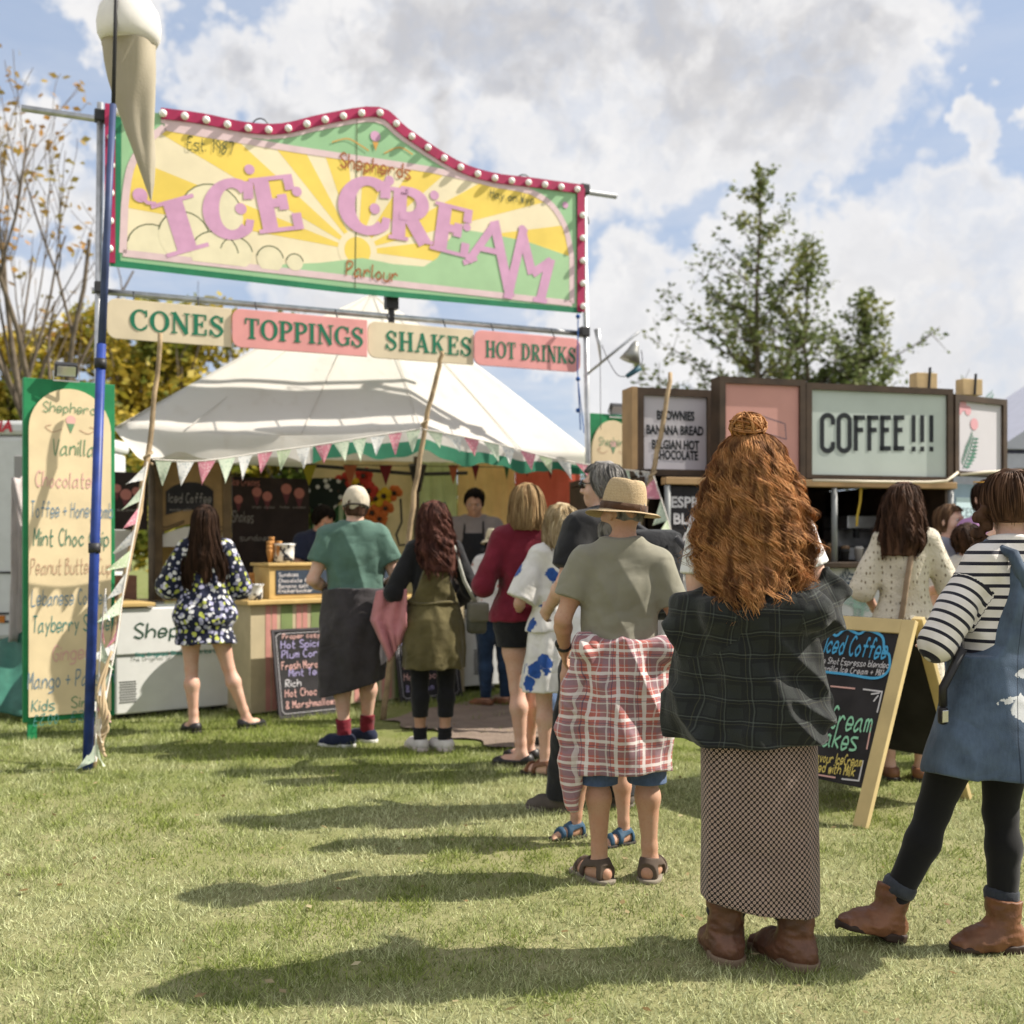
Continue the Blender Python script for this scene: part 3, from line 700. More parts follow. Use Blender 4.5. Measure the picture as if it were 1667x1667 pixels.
    # ---- hair
    def hair(s, m, env, n=500, face=65, face_z=1.70, r=.0022, seg=14, curl=(0, 0), base=.89, endvar=.06, base_z0=None, bun=None, sub_off=0., wind=0., name='hair', clumps=0, fine=.25):
        """env rows (head frame, descending z): z, cx, cy, rx, ry; face = half angle left open at the front below face_z"""
        if not clumps: clumps = max(12, n//12)
        if not curl[0]: curl = (.005, 16)
        env = np.array(env, float)[::-1]; Z = env[:, 0]; F = Field((env[:, 1].min()-env[:, 3].max()-.05, env[:, 2].min()-env[:, 4].max()-.05, Z[0]-.03), (env[:, 1].max()+env[:, 3].max()+.05, env[:, 2].max()+env[:, 4].max()+.05, Z[-1]+.03), .008)
        st = env.copy(); st[:, 3:] *= base; F.loft(st, k=.005)
        F.ell((0, .075, 1.60), (.075, .075, .12), .015, None, True)
        if env[0, 0] < 1.55: F.ell((0, .10, 1.45), (.10, .11, .16), .02, None, True)
        F.folds(.006, (22, 22, 4), .1)
        V, Q = F.mesh(); V = relax(V, Q, 1); V = (V-np.array([0, 0, 1.53])) @ s.hM.T+s.hp
        ho = s.put(name, (V, Q), m, it=0)
        rng = np.random.default_rng(int(abs(env.sum()*1000)) % 9999); Vs, Fs = [], []; b = 0
        zt = Z[-1]
        CL = [(rng.uniform(-math.pi, math.pi), rng.uniform(0, 6.28), rng.uniform(.65, 1.35), rng.uniform(.5, 1.4), (rng.uniform(.84, 1.10) if curl[0] > .02 else rng.uniform(.93, 1.05)), rng.uniform(-.4, 1), rng.normal(0, .10)) for _ in range(max(1, clumps))]
        for i in range(n):
            th = rng.uniform(-math.pi, math.pi)
            if clumps: c_ = CL[int(rng.integers(clumps))]; th = (c_[0]+rng.normal(0, .055 if curl[0] < .02 else .075)+math.pi) % (2*math.pi)-math.pi
            back = abs(th)            # 0 = back
            front = back > math.pi-R(face)
            ze = Z[0]+rng.uniform(-.3, 1)*endvar if not front else max(face_z, Z[0])+rng.uniform(0, .02)
            if front and rng.random() < .5: th = (math.pi-R(face))*np.sign(th)*rng.uniform(.9, 1.0); ze = Z[0]+rng.uniform(0, 1)*endvar
            zs = zt-.002-(zt-ze)*np.linspace(0, 1, seg)**1.25
            rho = rng.uniform(.93, 1.05)
            if clumps: rho = c_[4]+rng.normal(0, .022); ze = ze+(c_[5]*(.9 if curl[0] > .01 else .5)*endvar if not front else 0); zs = zt-.002-(zt-ze)*np.linspace(0, 1, seg)**1.1
            cx, cy, rx, ry = (np.interp(zs, Z, env[:, j]) for j in (1, 2, 3, 4))
            a = th+np.zeros(seg); f = np.linspace(0, 1, seg)
            if curl[0] and clumps:
                fr = curl[1]*c_[2]; am = curl[0]*c_[3]*np.clip(f*2.2, 0, 1); x_ = fr*(zt-zs)+c_[1]; ph = rng.uniform(0, 6.28); a = a+c_[6]*f+(am*np.sin(x_)+fine*am*np.sin(1.7*x_+ph))/np.maximum(rx, .05)*.7; rho = rho+(am*np.cos(x_)*.8+fine*am*np.cos(1.7*x_+ph))/np.maximum(ry, .06)*.7
            elif curl[0]: ph = rng.uniform(0, 6.28); fr = curl[1]*rng.uniform(.7, 1.3); a = a+curl[0]*f*np.sin(fr*(zt-zs)+ph)/np.maximum(rx, .05)*.6; rho = rho+curl[0]*f*np.cos(fr*(zt-zs)+ph)/np.maximum(ry, .06)*.6
            a = a+rng.normal(0, .04)*f
            p = np.stack([cx+rho*rx*np.sin(a)+wind*f*f*rng.uniform(0, 1), cy-rho*ry*np.cos(a), zs], 1)
            fly = rng.random() < .09
            if fly: rho = rho+rng.uniform(.02, .13)*np.linspace(.2, 1, seg)
            p = np.stack([cx+rho*rx*np.sin(a), cy-rho*ry*np.cos(a), zs], 1)
            rr = r*(.45 if fly else 1)*rng.uniform(.7, 1.4)*np.concatenate([[.6], np.ones(seg-3), [.75, .25]])
            tang = np.gradient(p, axis=0); tang /= np.linalg.norm(tang, axis=1)[:, None]+1e-9
            ref = np.stack([np.sin(a), -np.cos(a), 0*a+.01], 1); sx = np.cross(tang, ref); sx /= np.linalg.norm(sx, axis=1)[:, None]+1e-9; sy = np.cross(sx, tang)
            for k in range(3):
                t = 2*math.pi*k/3+.5; Vs.append(p+(sx*math.cos(t)*1.5+sy*math.sin(t))*rr[:, None])
            ii = np.arange(seg-1)
            for k in range(3):
                k2 = (k+1) % 3; Fs.append(np.stack([b+k*seg+ii, b+k2*seg+ii, b+k2*seg+ii+1, b+k*seg+ii+1], 1))
            b += 3*seg
        V = (np.concatenate(Vs)-np.array([0, 0, 1.53])) @ s.hM.T+s.hp
        st_o = np_mesh('strands', V, np.concatenate(Fs), m, None); st_o.parent = ho
        return ho
def hair_mat(name, c1, c2, c3=None, rough=.72):
    m = bpy.data.materials.new(name); m.use_nodes = True; t = NT(m.node_tree); p = t.n['Principled BSDF']
    g = t.new('ShaderNodeNewGeometry'); tex = t.new('ShaderNodeTexCoord')
    c = t.mix(g.outputs['Random Per Island'], c1, c2); n = t.noise(t.vmath('MULTIPLY', tex.outputs['Object'], (1, 1, .22)), 30, 3)
    c = t.mix(t.ramp(n, .42, .66, 0, .8), c, c3 or tuple(x*.4 for x in c1))
    t.put(p.inputs['Base Color'], c); p.inputs['Roughness'].default_value = rough; p.inputs['Specular IOR Level'].default_value = .25
    tr = t.new('ShaderNodeBsdfTranslucent'); t.put(tr.inputs[0], c); ms = t.new('ShaderNodeMixShader'); ms.inputs[0].default_value = .38; t.l.new(p.outputs[0], ms.inputs[1]); t.l.new(tr.outputs[0], ms.inputs[2]); t.l.new(ms.outputs[0], t.n['Material Output'].inputs[0])
    return m
# ================================================================== THE GROUND
def m_ground():
    def f(t, tex):
        o = tex.outputs['Object']; y = t.sep(o)[1]
        n = t.noise(o, 1.3, 5, .6); n2 = t.noise(o, 9, 4, .6); n3 = t.noise(o, 160, 3, .7)
        green = t.mix(n3, (.07, .095, .022), (.20, .23, .065)); straw = t.mix(n3, (.19, .17, .08), (.42, .39, .23))
        k = t.math('ADD', t.ramp(y, 4.0, 7.5, .62, .18), t.math('MULTIPLY', t.math('SUBTRACT', n, .5), 1.5))
        k = t.math('ADD', k, t.math('MULTIPLY', t.math('SUBTRACT', n2, .5), .7), clamp=True)
        return t.mix(k, green, straw)
    return mat('grass_ground', fn=f, rough=.95, spec=.1, bump=.6, bscale=120)
mb = MB(); mb.add([(-150, -20, 0), (150, -20, 0), (150, 260, 0), (-150, 260, 0)], [(0, 1, 2, 3)])
tag(mb.build('ground', m_ground()), kind='structure')

def grass_blades():
    rng = np.random.default_rng(11); N = 680000; y0, y1 = 2.55, 15.0
    Y = y0*(y1/y0)**rng.random(N); X = (rng.random(N)*2-1)*(.56*Y+1.5)
    # tufts: pull blades towards clump centres, leave worn gaps
    wear = vnoise(X*1.7, Y*1.7, X*0+2); wear2 = vnoise(X*9, Y*9, X*0+5); keep = rng.random(N) < .5+.5*wear2+.25*(wear-.5)
    mat_area = (Y > 7.25+.0*X) & (Y < 9.1) & (X > -.95-.12*(Y-7.2)) & (X < 1.4); keep &= ~mat_area | (rng.random(N) < .04)
    X, Y, wear, wear2 = X[keep], Y[keep], wear[keep], wear2[keep]; N = len(X)
    far = np.clip((Y-4.2)/3.5, 0, 1)
    h = rng.uniform(.012, .034, N)*(1+.5*far)*(.45+1.1*wear2); wd = rng.uniform(.0012, .0027, N)*(.6+.3*Y/3)
    th = rng.uniform(0, 2*math.pi, N); tilt = np.abs(rng.normal(.75, .35, N))*(1-.35*far); bend = rng.uniform(0, 2*math.pi, N)
    dx, dy = np.cos(bend)*np.sin(tilt)*h*1.3, np.sin(bend)*np.sin(tilt)*h*1.3; dz = np.cos(np.clip(tilt, 0, 1.45))*h
    V = np.zeros((N, 3, 3)); c, s = np.cos(th)*wd, np.sin(th)*wd
    V[:, 0] = np.stack([X-c, Y-s, 0*X], 1); V[:, 1] = np.stack([X+c, Y+s, 0*X], 1); V[:, 2] = np.stack([X+dx, Y+dy, dz+.002], 1)
    dry = np.clip(.70-.50*far+1.2*(vnoise(X*1.1, Y*1.1, X*0)-.5)+.6*(wear-.5)+1.0*(vnoise(X*5, Y*5, X*0+9)-.5)+.5*(vnoise(X*14, Y*14, X*0+3)-.5)+.25*rng.normal(0, 1, N), 0, 1)
    def f(t, tex):
        a = t.new('ShaderNodeAttribute', attribute_name='dry').outputs['Fac']
        g = t.new('ShaderNodeNewGeometry').outputs['Random Per Island']
        gr = t.mix(g, (.085, .125, .018), (.34, .40, .10)); st = t.mix(g, (.17, .175, .075), (.77, .80, .48))
        return t.mix(a, gr, st)
    m = mat('grass_blade', fn=f, rough=.8, spec=.15, trans=.3)
    o = np_mesh('grass', V.reshape(-1, 3), np.arange(N*3).reshape(-1, 3), m, None, False)
    at = o.data.attributes.new('dry', 'FLOAT', 'POINT'); at.data.foreach_set('value', np.repeat(dry, 3).astype(np.float32))
    tag(o, 'short worn green and straw coloured turf', kind='stuff')
grass_blades()
def litter():
    rng = np.random.default_rng(31); N = 420; Y = 2.8*(13/2.8)**rng.random(N); X = (rng.random(N)*2-1)*(.55*Y+.6)
    V, F = leaves(np.stack([X, Y, rng.uniform(.016, .03, N)], 1), .034, rng, 1.); V = V.reshape(-1, 4, 3); V[:, :, 2] = (V[:, :, 2]-V[:, :, 2].mean(1)[:, None])*.35+V[:, :, 2].mean(1)[:, None]; V[:, :, 2] = np.maximum(V[:, :, 2], .006)
    tag(np_mesh('fallen_leaves', V.reshape(-1, 3), F, leaf_mat('fallen_leaf', (.30, .22, .10), (.58, .50, .30), (.20, .13, .05)), None, False), 'small dry leaves and clippings scattered over the turf', kind='stuff')

def m_mat():
    def f(t, tex):
        o = tex.outputs['Object']; n = t.noise(o, 5, 5, .6); n2 = t.noise(o, 80, 3)
        return t.mix(t.math('ADD', t.math('MULTIPLY', n, .7), t.math('MULTIPLY', n2, .3)), (.10, .075, .058), (.34, .27, .22))
    return mat('worn_earth', fn=f, rough=.95, spec=.1, bump=.8, bscale=40)
mb = MB(); nx, ny = 40, 24                                   # the brown trackway lying in front of the counter
E = [W(622, 1172, 8.35).xy, W(880, 1236, 6.9).xy, W(1105, 1150, 8.4).xy, W(830, 1128, 10.0).xy]
vs = []
for j in range(ny+1):
    for i in range(nx+1):
        u, v = i/nx, j/ny; p = (E[0]*(1-u)+E[1]*u)*(1-v)+(E[3]*(1-u)+E[2]*u)*v
        wob = .05*math.sin(u*23+v*3)*(1 if v in (0, 1) else .3)+.04*math.sin(v*19)*(1 if u in (0, 1) else .3)
        vs.append((p.x+wob, p.y+wob, .012+.018*max(0, math.sin(u*9+v*3.1))*max(0, math.sin(v*7+u))+.006*random.random()))
mb.add(vs, [(j*(nx+1)+i, j*(nx+1)+i+1, (j+1)*(nx+1)+i+1, (j+1)*(nx+1)+i) for j in range(ny) for i in range(nx)])
tag(mb.build('path', m_mat(), smooth=True), kind='structure')

# ================================================================== TREES
def leaves(P, size, rng, flat=.5):
    """points (n,3) -> small bent quads"""
    n = len(P); a = rng.normal(size=(n, 3)); a[:, 2] *= flat; a /= np.linalg.norm(a, axis=1)[:, None]; b = rng.normal(size=(n, 3)); b -= a*(a*b).sum(1)[:, None]; b /= np.linalg.norm(b, axis=1)[:, None]
    sz = size*rng.uniform(.6, 1.3, n)[:, None]; V = np.stack([P-a*sz*.5, P+b*sz*.32, P+a*sz*.6, P-b*sz*.32], 1)
    return V.reshape(-1, 3), np.arange(n*4).reshape(-1, 4)
def leaf_mat(name, c1, c2, c3=None, k3=.5):
    def f(t, tex):
        g = t.new('ShaderNodeNewGeometry').outputs['Random Per Island']; c = t.mix(g, c1, c2)
        if c3: c = t.mix(t.ramp(t.noise(tex.outputs['Object'], .9, 3), k3-.1, k3+.1), c, c3)
        return c
    return mat(name, fn=f, rough=.6, spec=.3, trans=.35)
BARK = mat('bark', (.12, .095, .07), .9, var=.4, vscale=6, bump=.7, bscale=20)
def grow(rng, base, d, L, r, depth, mb, tips, spread=.55, up=.25, nseg=5, kids=(3, 4), taper=.55, minr=.012):
    p = Vector(base); d = Vector(d).normalized(); pts = [p.copy()]; rs = [r]
    for i in range(nseg):
        d = (d+Vector(rng.normal(0, .10, 3))+Vector((0, 0, up*.15))).normalized(); p = p+d*L/nseg; pts.append(p.copy()); rs.append(max(minr*.5, r*(1-taper*(i+1)/nseg)))
    mb.tube(pts, rs, 6 if r > .04 else 4, caps=False)
    tips += [(q.copy(), depth) for q in pts[2:]]
    if depth == 0: return
    for k in range(int(rng.integers(kids[0], kids[1]+1))):
        f = rng.uniform(.35, 1.0); i = min(nseg, int(f*nseg)); q = pts[i]
        a = rng.uniform(0, 6.28); side = d.orthogonal().normalized(); side.rotate(Matrix.Rotation(a, 3, d))
        nd = (d*(1-spread*.5)+side*spread+Vector((0, 0, up))).normalized(); grow(rng, q, nd, L*rng.uniform(.5, .75), rs[i]*.62, depth-1, mb, tips, spread, up, nseg, kids, taper, minr)
def bare_tree(x, y, h, seed, label, group, nleaf=300, fork=3, r=.1):
    rng = np.random.default_rng(seed); t = thing('autumn_tree', label, 'tree', (x, y, 0), group); mb = MB(); tips = []
    mb.tube([(x, y, -.1), (x+.05, y, h*.14), (x, y, h*.28)], [r*1.2, r, r*.9], 8)
    for k in range(fork):
        a = 6.28*k/fork+rng.uniform(0, 1); grow(rng, (x, y, h*.24), (math.cos(a)*.28, math.sin(a)*.28, 1), h*.42, r*.6, 3, mb, tips, .42, .42, 5, (2, 3), .5)
    mb.build('trunk', BARK, t, True)
    ends = [p for p, d in tips if d <= 1]; P = np.array([ends[i] for i in rng.integers(0, len(ends), nleaf)])
    hi = P[:, 2] > h*.62; P = P[hi | (rng.random(len(P)) < .25)]; P = P+rng.normal(0, .12, P.shape)
    V, F = leaves(P, .15, rng); np_mesh('crown', V, F, leaf_mat('autumn_leaf', (.42, .22, .07), (.5, .28, .06), (.3, .24, .06)), t, False)
def bushy_tree(x, y, h, w, seed, label, group, lm, n=9000, size=.2, name='autumn_tree', base=.1):
    rng = np.random.default_rng(seed); t = thing(name, label, 'tree', (x, y, 0), group); mb = MB(); tips = []
    mb.tube([(x, y, -.1), (x, y, h*.3), (x+.1, y, h*.55)], [.2, .16, .1], 8)
    for k in range(9):
        a = 6.28*k/9+rng.uniform(0, .6); grow(rng, (x, y, h*rng.uniform(.12, .45)), (math.cos(a), math.sin(a), rng.uniform(.5, 1.4)), h*.4, .07, 2, mb, tips, .5, .3, 4, (2, 3))
    mb.build('trunk', BARK, t, True)
    nb = 42; c = []
    for i in range(nb):
        u = rng.normal(size=3); u /= np.linalg.norm(u); c.append([x+u[0]*w*.5*rng.uniform(.45, .95), y+u[1]*w*.42*rng.uniform(.45, .95), h*(base+.5*(1-base))+u[2]*h*.5*(1-base)*rng.uniform(.5, .95)])
    c = np.array(c); P = []; per = n//nb
    for i in range(nb):
        rr = rng.uniform(.1, .2)*w; q = rng.normal(size=(per, 3)); q /= np.linalg.norm(q, axis=1)[:, None]; P.append(c[i]+q*rr*rng.uniform(.35, 1.08, per)[:, None]*np.array([1, 1, .8]))
    P = np.concatenate(P); P = P[P[:, 2] > .05]
    V, F = leaves(P, size, rng); np_mesh('crown', V, F, lm, t, False)
litter()
G1 = 'autumn trees behind the stalls at the left'
LA = leaf_mat('leaf_gold', (.28, .23, .02), (.68, .50, .08), (.16, .19, .03), .53); LB = leaf_mat('leaf_green', (.06, .10, .014), (.17, .21, .03), (.32, .24, .025), .60); LC = leaf_mat('leaf_mixed', (.22, .20, .02), (.66, .47, .07), (.12, .15, .025), .47)
bushy_tree(-13.2, 25, 6.2, 5.0, 1, 'golden leaved bushy tree at the far left edge behind the white trailer', G1, LC, 11000, .22)
bushy_tree(-10.2, 26.5, 7.5, 4.6, 2, 'orange and green bushy tree right behind the left scaffold post', G1, LA, 12000, .22)
bushy_tree(-7.4, 25.5, 7.55, 5.0, 3, 'yellow topped tree above the cream cones board', G1, LA, 12000, .22)
bushy_tree(-5.2, 27, 7.5, 4.6, 4, 'rounded dark green tree above the pink toppings board', G1, LB, 12000, .22)
bushy_tree(-9.0, 23, 4.4, 5.0, 5, 'low golden shrubby tree behind the tall flavour board', G1, LC, 9000, .2)
bushy_tree(-11.6, 24.5, 6.3, 4.6, 6, 'bright golden tree behind the bare one at the left edge', G1, LA, 11000, .22)
bare_tree(-8.75, 20, 10.9, 21, 'nearly bare tree with a few orange leaves, tallest beside the inflatable cone', G1, 420, 4, .12)
bare_tree(-10.2, 22, 9.0, 22, 'slim bare tree with dropping twigs at the far left edge', G1, 120, 3, .1)
def airy_tree():
    rng = np.random.default_rng(5); x, y, h = 6.4, 28, 11.3; t = thing('spire_tree', 'airy green tree with upright spires above the brown coffee stall', 'tree', (x, y, 0)); mb = MB(); P = []
    lead = [((x, y), 11.4, .15), ((x+1.35, y+.3), 9.6, .12), ((x+2.7, y-.2), 8.0, .10)]
    def twig(p, d, L, r, dens):
        pts = [p.copy()]; q = p.copy(); dd = d.normalized(); ns = 7
        for i in range(ns):
            dd = (dd+Vector(rng.normal(0, .10, 3))+Vector((0, 0, .06))).normalized(); q = q+dd*L/ns; pts.append(q.copy())
        mb.tube(pts, [r*(1-.85*i/ns) for i in range(ns+1)], 4, caps=False)
        for i in range(1, ns+1):
            for s_ in range(2):
                if rng.random() < .8:
                    sd = (dd+Vector(rng.normal(0, .8, 3))).normalized(); e = pts[i]+sd*L*.2*rng.uniform(.4, 1.2); mb.tube([pts[i], e], [r*.3, .006], 3, caps=False)
                    for k in range(dens): f = rng.uniform(.1, 1.1); P.append(pts[i].lerp(e, f)+Vector(rng.normal(0, .075, 3)))
            for k in range(dens//2): P.append(pts[i]+Vector(rng.normal(0, .08, 3)))
    for (lx, ly), lh, lr in lead:
        pts = [Vector((x+(lx-x)*min(1, i/3), y+(ly-y)*min(1, i/3), lh*i/10)) for i in range(11)]
        pts = [p+Vector((rng.normal(0, .04), 0, 0)) for p in pts]; mb.tube(pts, [lr*(1-.93*i/10) for i in range(11)], 7)
        for i in range(74):
            f = rng.uniform(.22, .97); z = lh*f; a = rng.uniform(0, 6.28); j = min(9, int(f*10)); p = pts[j].lerp(pts[j+1], f*10-j)
            L = (lh-z)*.46*rng.uniform(.5, 1.15)+.28; el = rng.uniform(.15, .8); twig(p, Vector((math.cos(a), math.sin(a), el)), min(L, 3.3), .035*(1-f)+.012, max(2, int(12*(1-f)+.5)))
        for k in range(150): f = rng.uniform(.55, 1)*9.98; P.append(pts[int(f)].lerp(pts[int(f)+1], f-int(f))+Vector(rng.normal(0, .035+.16*(1-f/10), 3)))
    for a, z, L in ((0.1, 4.2, 4.6), (3.0, 4.8, 4.2), (3.3, 6.5, 3.0), (0, 5.4, 4.0)):
        twig(Vector((x+.9, y, z)), Vector((math.cos(a), math.sin(a), .12)), L, .05, 6)
    mb.build('trunk', BARK, t, True)
    V, F = leaves(np.array([tuple(p) for p in P]), .15, rng); np_mesh('crown', V, F, leaf_mat('leaf_spire', (.075, .105, .035), (.21, .25, .085), (.27, .27, .07), .6), t, False)
airy_tree()
for i, (px, h, w) in enumerate(((1110, 4.7, 5), (980, 3.6, 6), (1600, 3.2, 6), (620, 3.4, 5), (760, 3.6, 6), (1300, 4.3, 5))):
    bushy_tree((px-CX0)/FPX*34, 34+i % 3, h, w, 40+i, ['dark green bush behind the brownies panel', 'low bush beyond the scaffold gate at the right post', 'low bush beyond the plywood boxes at the right', 'low green bush seen through the back of the tent', 'second low green bush behind the tent roof', 'dense bush below the spired tree'][i], 'bushes at the far edge of the field', LB, 4500, .22, 'green_bush', .0)

# ================================================================== THE SIGN GATE
STEEL = mat('galvanised_steel', (.48, .49, .5), .38, metal=.85, var=.2, vscale=12, bump=.1, bscale=40)
BLUE = mat('blue_paint', (.02, .045, .22), .45, var=.25, vscale=9); DARK = mat('dark_metal', (.03, .03, .033), .5, var=.3)
SL, SR = Vector((-3.11, 8.3, 0)), Vector((.65, 9.96, 0)); SU = (SR-SL).normalized(); SN = Vector((SU.y, -SU.x, 0)); SLEN = (SR-SL).length
def gate():
    t = thing('scaffold_gate', 'tall galvanised scaffold gate carrying the painted ice cream sign', 'scaffold', SL)
    for b, top, col in ((SL-SU*.06, W(172, 165, 8.3).z, 0), (SR+SU*.05, W(950, 316, 9.96).z, 1)):
        b = b-SN*.06; mb = MB(); lean = Vector((.07, 0, 0)) if col else Vector((-.05, 0, 0)); mb.tube([b+lean, b+Vector((0, 0, top))], .026, 12); mb.build('post', STEEL, t, True)
        for z in (3.32, 4.65): c = MB(); c.box(b+Vector((0, 0, z)), .09, .09, .09, .4); c.build('clamp', DARK, t, bevel=.01)
    for z0, a, b in ((W(170, 180, 8.2).z, -.62, SLEN+.42), (3.35, -.12, SLEN+.06)):
        mb = MB(); p0 = SL+SU*a-SN*.11+Vector((0, 0, z0)); p1 = SL+SU*b-SN*.11+Vector((0, 0, z0+.01)); mb.tube([p0, p1], .026, 12); mb.build('rail', STEEL, t, True)
    m = SL+SU*2.3-SN*.1; mb = MB(); mb.tube([m+Vector((0, 0, 3.3)), m+Vector((0, 0, 3.75))], .028, 8); mb.box(m+Vector((0, 0, 3.42)), .11, .08, .16, .4); mb.build('hanger', DARK, t)
gate()
SP = Panel(SL+Vector((0, 0, 0)), SU)
def spx(px, py): return SP.frompx(px, py)
def ice_sign():
    t = thing('ice_cream_sign', 'large painted ice cream parlour sign with a gable top and bulb edging', 'sign', SL+Vector((0, 0, 3.5)))
    g = lambda l: [spx(*p) for p in l]
    # top outline in pixels, left to right
    top = crom([(178, 182), (262, 184), (330, 194), (400, 208), (460, 210), (530, 194), (616, 183), (660, 216), (740, 268), (800, 289), (870, 298), (947, 309)], 4)
    bl, br = (178, 432), (947, 509)
    PINKT = mat('sign_trim', (.36, .022, .085), .5, var=.15); GREEN = mat('sign_green', (.30, .52, .29), .55, var=.07, vscale=3); EDGE = mat('sign_dark_green', (.02, .19, .09), .5, var=.15)
    LIL = mat('sign_pale_pink', (.70, .53, .55), .55, var=.06); CRM = mat('sign_cream', (.82, .72, .50), .55, var=.07, vscale=3); YEL = mat('sign_yellow', (.82, .61, .12), .55, var=.08, vscale=3); HILL = mat('sign_hill', (.36, .56, .32), .55, var=.07, vscale=3)
    LET = mat('sign_mauve', (.62, .34, .52), .5, var=.08); BRN = mat('sign_brown', (.36, .12, .04), .6, var=.2); INK = mat('sign_ink', (.09, .11, .05), .6); ORG = mat('sign_orange', (.62, .33, .08), .6); CLD = mat('sign_cloud', (.78, .71, .5), .55, var=.05)
    # board
    out = g(top)+g([br, bl]); mb = MB(); mb.prism([SP.at(a, b, -.03) for a, b in out][::-1], SP.n*.03)
    board = mb.build('board', [GREEN], t)
    cnt = [0]
    def lay(mb, px_polys, off, mi): cnt[0] += 1; SP.put(mb, [g(p) for p in px_polys], off+(cnt[0] % 12)*.00025, mi)
    art = MB(); mats = [LIL, CRM, YEL, HILL, EDGE, LET, BRN, INK, ORG, CLD]
    arch = [(200, 412), (203, 335)]+crom([(203, 335), (212, 275), (235, 235), (268, 207)], 4)[1:]+[(480, 243), (700, 276), (862, 311)]+crom([(862, 311), (896, 332), (920, 370), (931, 420)], 4)[1:]+[(931, 494)]
    A = g(arch)
    area = sum(A[i][0]*A[(i+1) % len(A)][1]-A[(i+1) % len(A)][0]*A[i][1] for i in range(len(A)))
    if area < 0: A = A[::-1]
    SP.put(art, [A], .0009, 1)
    for i in range(len(A)): SP.put(art, ribbon([A[i], A[(i+1) % len(A)]], .055), (.42*.0075), 0)
    c = spx(582, 408)
    for a0, a1 in ((3, 13), (24, 33), (48, 58), (74, 86), (100, 110), (124, 132), (146, 155), (168, 176)):
        w = [c, (c[0]+9*math.cos(R(a0-4)), c[1]+9*math.sin(R(a0-4))), (c[0]+9*math.cos(R(a1)), c[1]+9*math.sin(R(a1)))]; q = clip_poly(w, A)
        if q: SP.put(art, [q], (.42*.0035), 2)
    SP.put(art, [disc(c[0], c[1], .17, 28)], (.42*.0042), 1); SP.put(art, [disc(c[0], c[1], .115, 24)], .0021, 2)
    hill = g([(196, 420), (196, 406), (300, 418), (420, 432), (520, 428), (590, 420), (640, 430), (690, 434), (712, 420), (728, 394), (745, 372), (800, 381), (860, 394), (935, 420), (935, 500)])
    hp = hill[::-1]
    # hills are not convex: lay them as a fan of clipped slices
    for i in range(1, len(hill)-2):
        a, b = hill[i], hill[i+1]; q = clip_poly([(a[0], -.0+3.3), (b[0], 3.3), b, a], A)
        if q: SP.put(art, [q], (.42*.0055), 3)
    for ci, (px, py, r) in enumerate(((248, 404, 38), (345, 350, 50), (300, 385, 40), (385, 412, 26), (440, 422, 22), (350, 415, 38), (480, 427, 14))):
        a, b = spx(px, py); rr = r*8.6/FPX; SP.put(art, [q for q in [clip_poly(disc(a, b, rr, 24), A)] if q], (.42*.0058)+ci*.0003, 9)
        arc = [(a+rr*math.cos(R(k)), b+rr*math.sin(R(k))) for k in range(10, 171, 16)]; SP.put(art, ribbon(arc, .009), (.42*.0064)+ci*.0003, 7)
    lay(art, ribbon([(205, 412), (420, 438), (930, 494)], 3), (.42*.0068), 0)
    e = g(top); SP.put(art, ribbon(g([(188, 430), (190, 190)]), .07), (.42*.0066), 4); SP.put(art, ribbon(g([(180, 428), (560, 472), (946, 506)]), .05), (.42*.0082), 4); SP.put(art, ribbon(g([(943, 508), (941, 314)]), .05), (.42*.0088), 4); SP.put(art, ribbon(g(crom([(262, 196), (400, 219), (460, 221), (530, 206), (612, 195), (656, 226), (740, 279), (800, 300), (862, 309)], 4)), .045), (.42*.0072), 0)
    SP.put(art, ribbon(g([(581, 192), (578, 470)]), .008), (.42*.0092), 7)
    art.build('painted_scene', mats, t)
    # lettering, each letter an affine box in reference pixels
    let = MB()
    def letter(ch, o, x, y, T=.27, N=.17):
        q, adv = slab(ch, T*(.5 if ch == 'I' else 1), N); k = 1/adv
        lay(let, [[(o[0]+x[0]*p.x*k+y[0]*p.y, o[1]+x[1]*p.x*k+y[1]*p.y) for p in f] for f in q], (.42*.0105), 0)
    def ball(px, py, r): SP.put(let, [disc(*spx(px, py), r*9/FPX, 14)], (.42*.0125), 0)
    letter('I', (272, 420), (72, -20), (-27, -86), .36, .2); letter('C', (336, 388), (80, -3), (-3, -92)); letter('E', (423, 381), (72, -8), (-19, -90), .26, .16); letter('C', (555, 376), (82, 6), (0, -88)); letter('R', (632, 388), (72, 11), (4, -84)); letter('E', (699, 405), (62, 16), (10, -78), .26, .16)
    for l, w in (([(762, 426), (806, 364)], 13), ([(804, 360), (830, 484)], 15), ([(780, 404), (816, 412)], 9), ([(826, 486), (852, 372)], 14), ([(850, 380), (866, 446)], 14), ([(866, 446), (898, 424)], 14), ([(896, 422), (879, 490)], 15), ([(754, 428), (776, 420)], 9), ([(868, 487), (890, 491)], 8)): lay(let, ribbon(l, w), (.42*.0115), 0)
    for px, py, r in ((228, 318, 11), (406, 276, 8), (483, 312, 8), (392, 340, 9), (634, 294, 8), (610, 340, 9), (707, 318, 8), (760, 370, 7), (850, 374, 8)): ball(px, py, r)
    lay(let, ribbon([(228, 320), (240, 330), (254, 332)], 6), (.42*.0115), 0)
    def word(txt, px0, px1, hpx, w, mi):
        q, wd = hand(txt, 1., w); L = math.hypot(px1[0]-px0[0], px1[1]-px0[1]); k = L/wd; ux, uy = (px1[0]-px0[0])/L, (px1[1]-px0[1])/L
        lay(let, [[(px0[0]+p.x*k*ux+0*p.y, px0[1]+p.x*k*uy-p.y*hpx) for p in f] for f in q], (.42*.0128), mi)
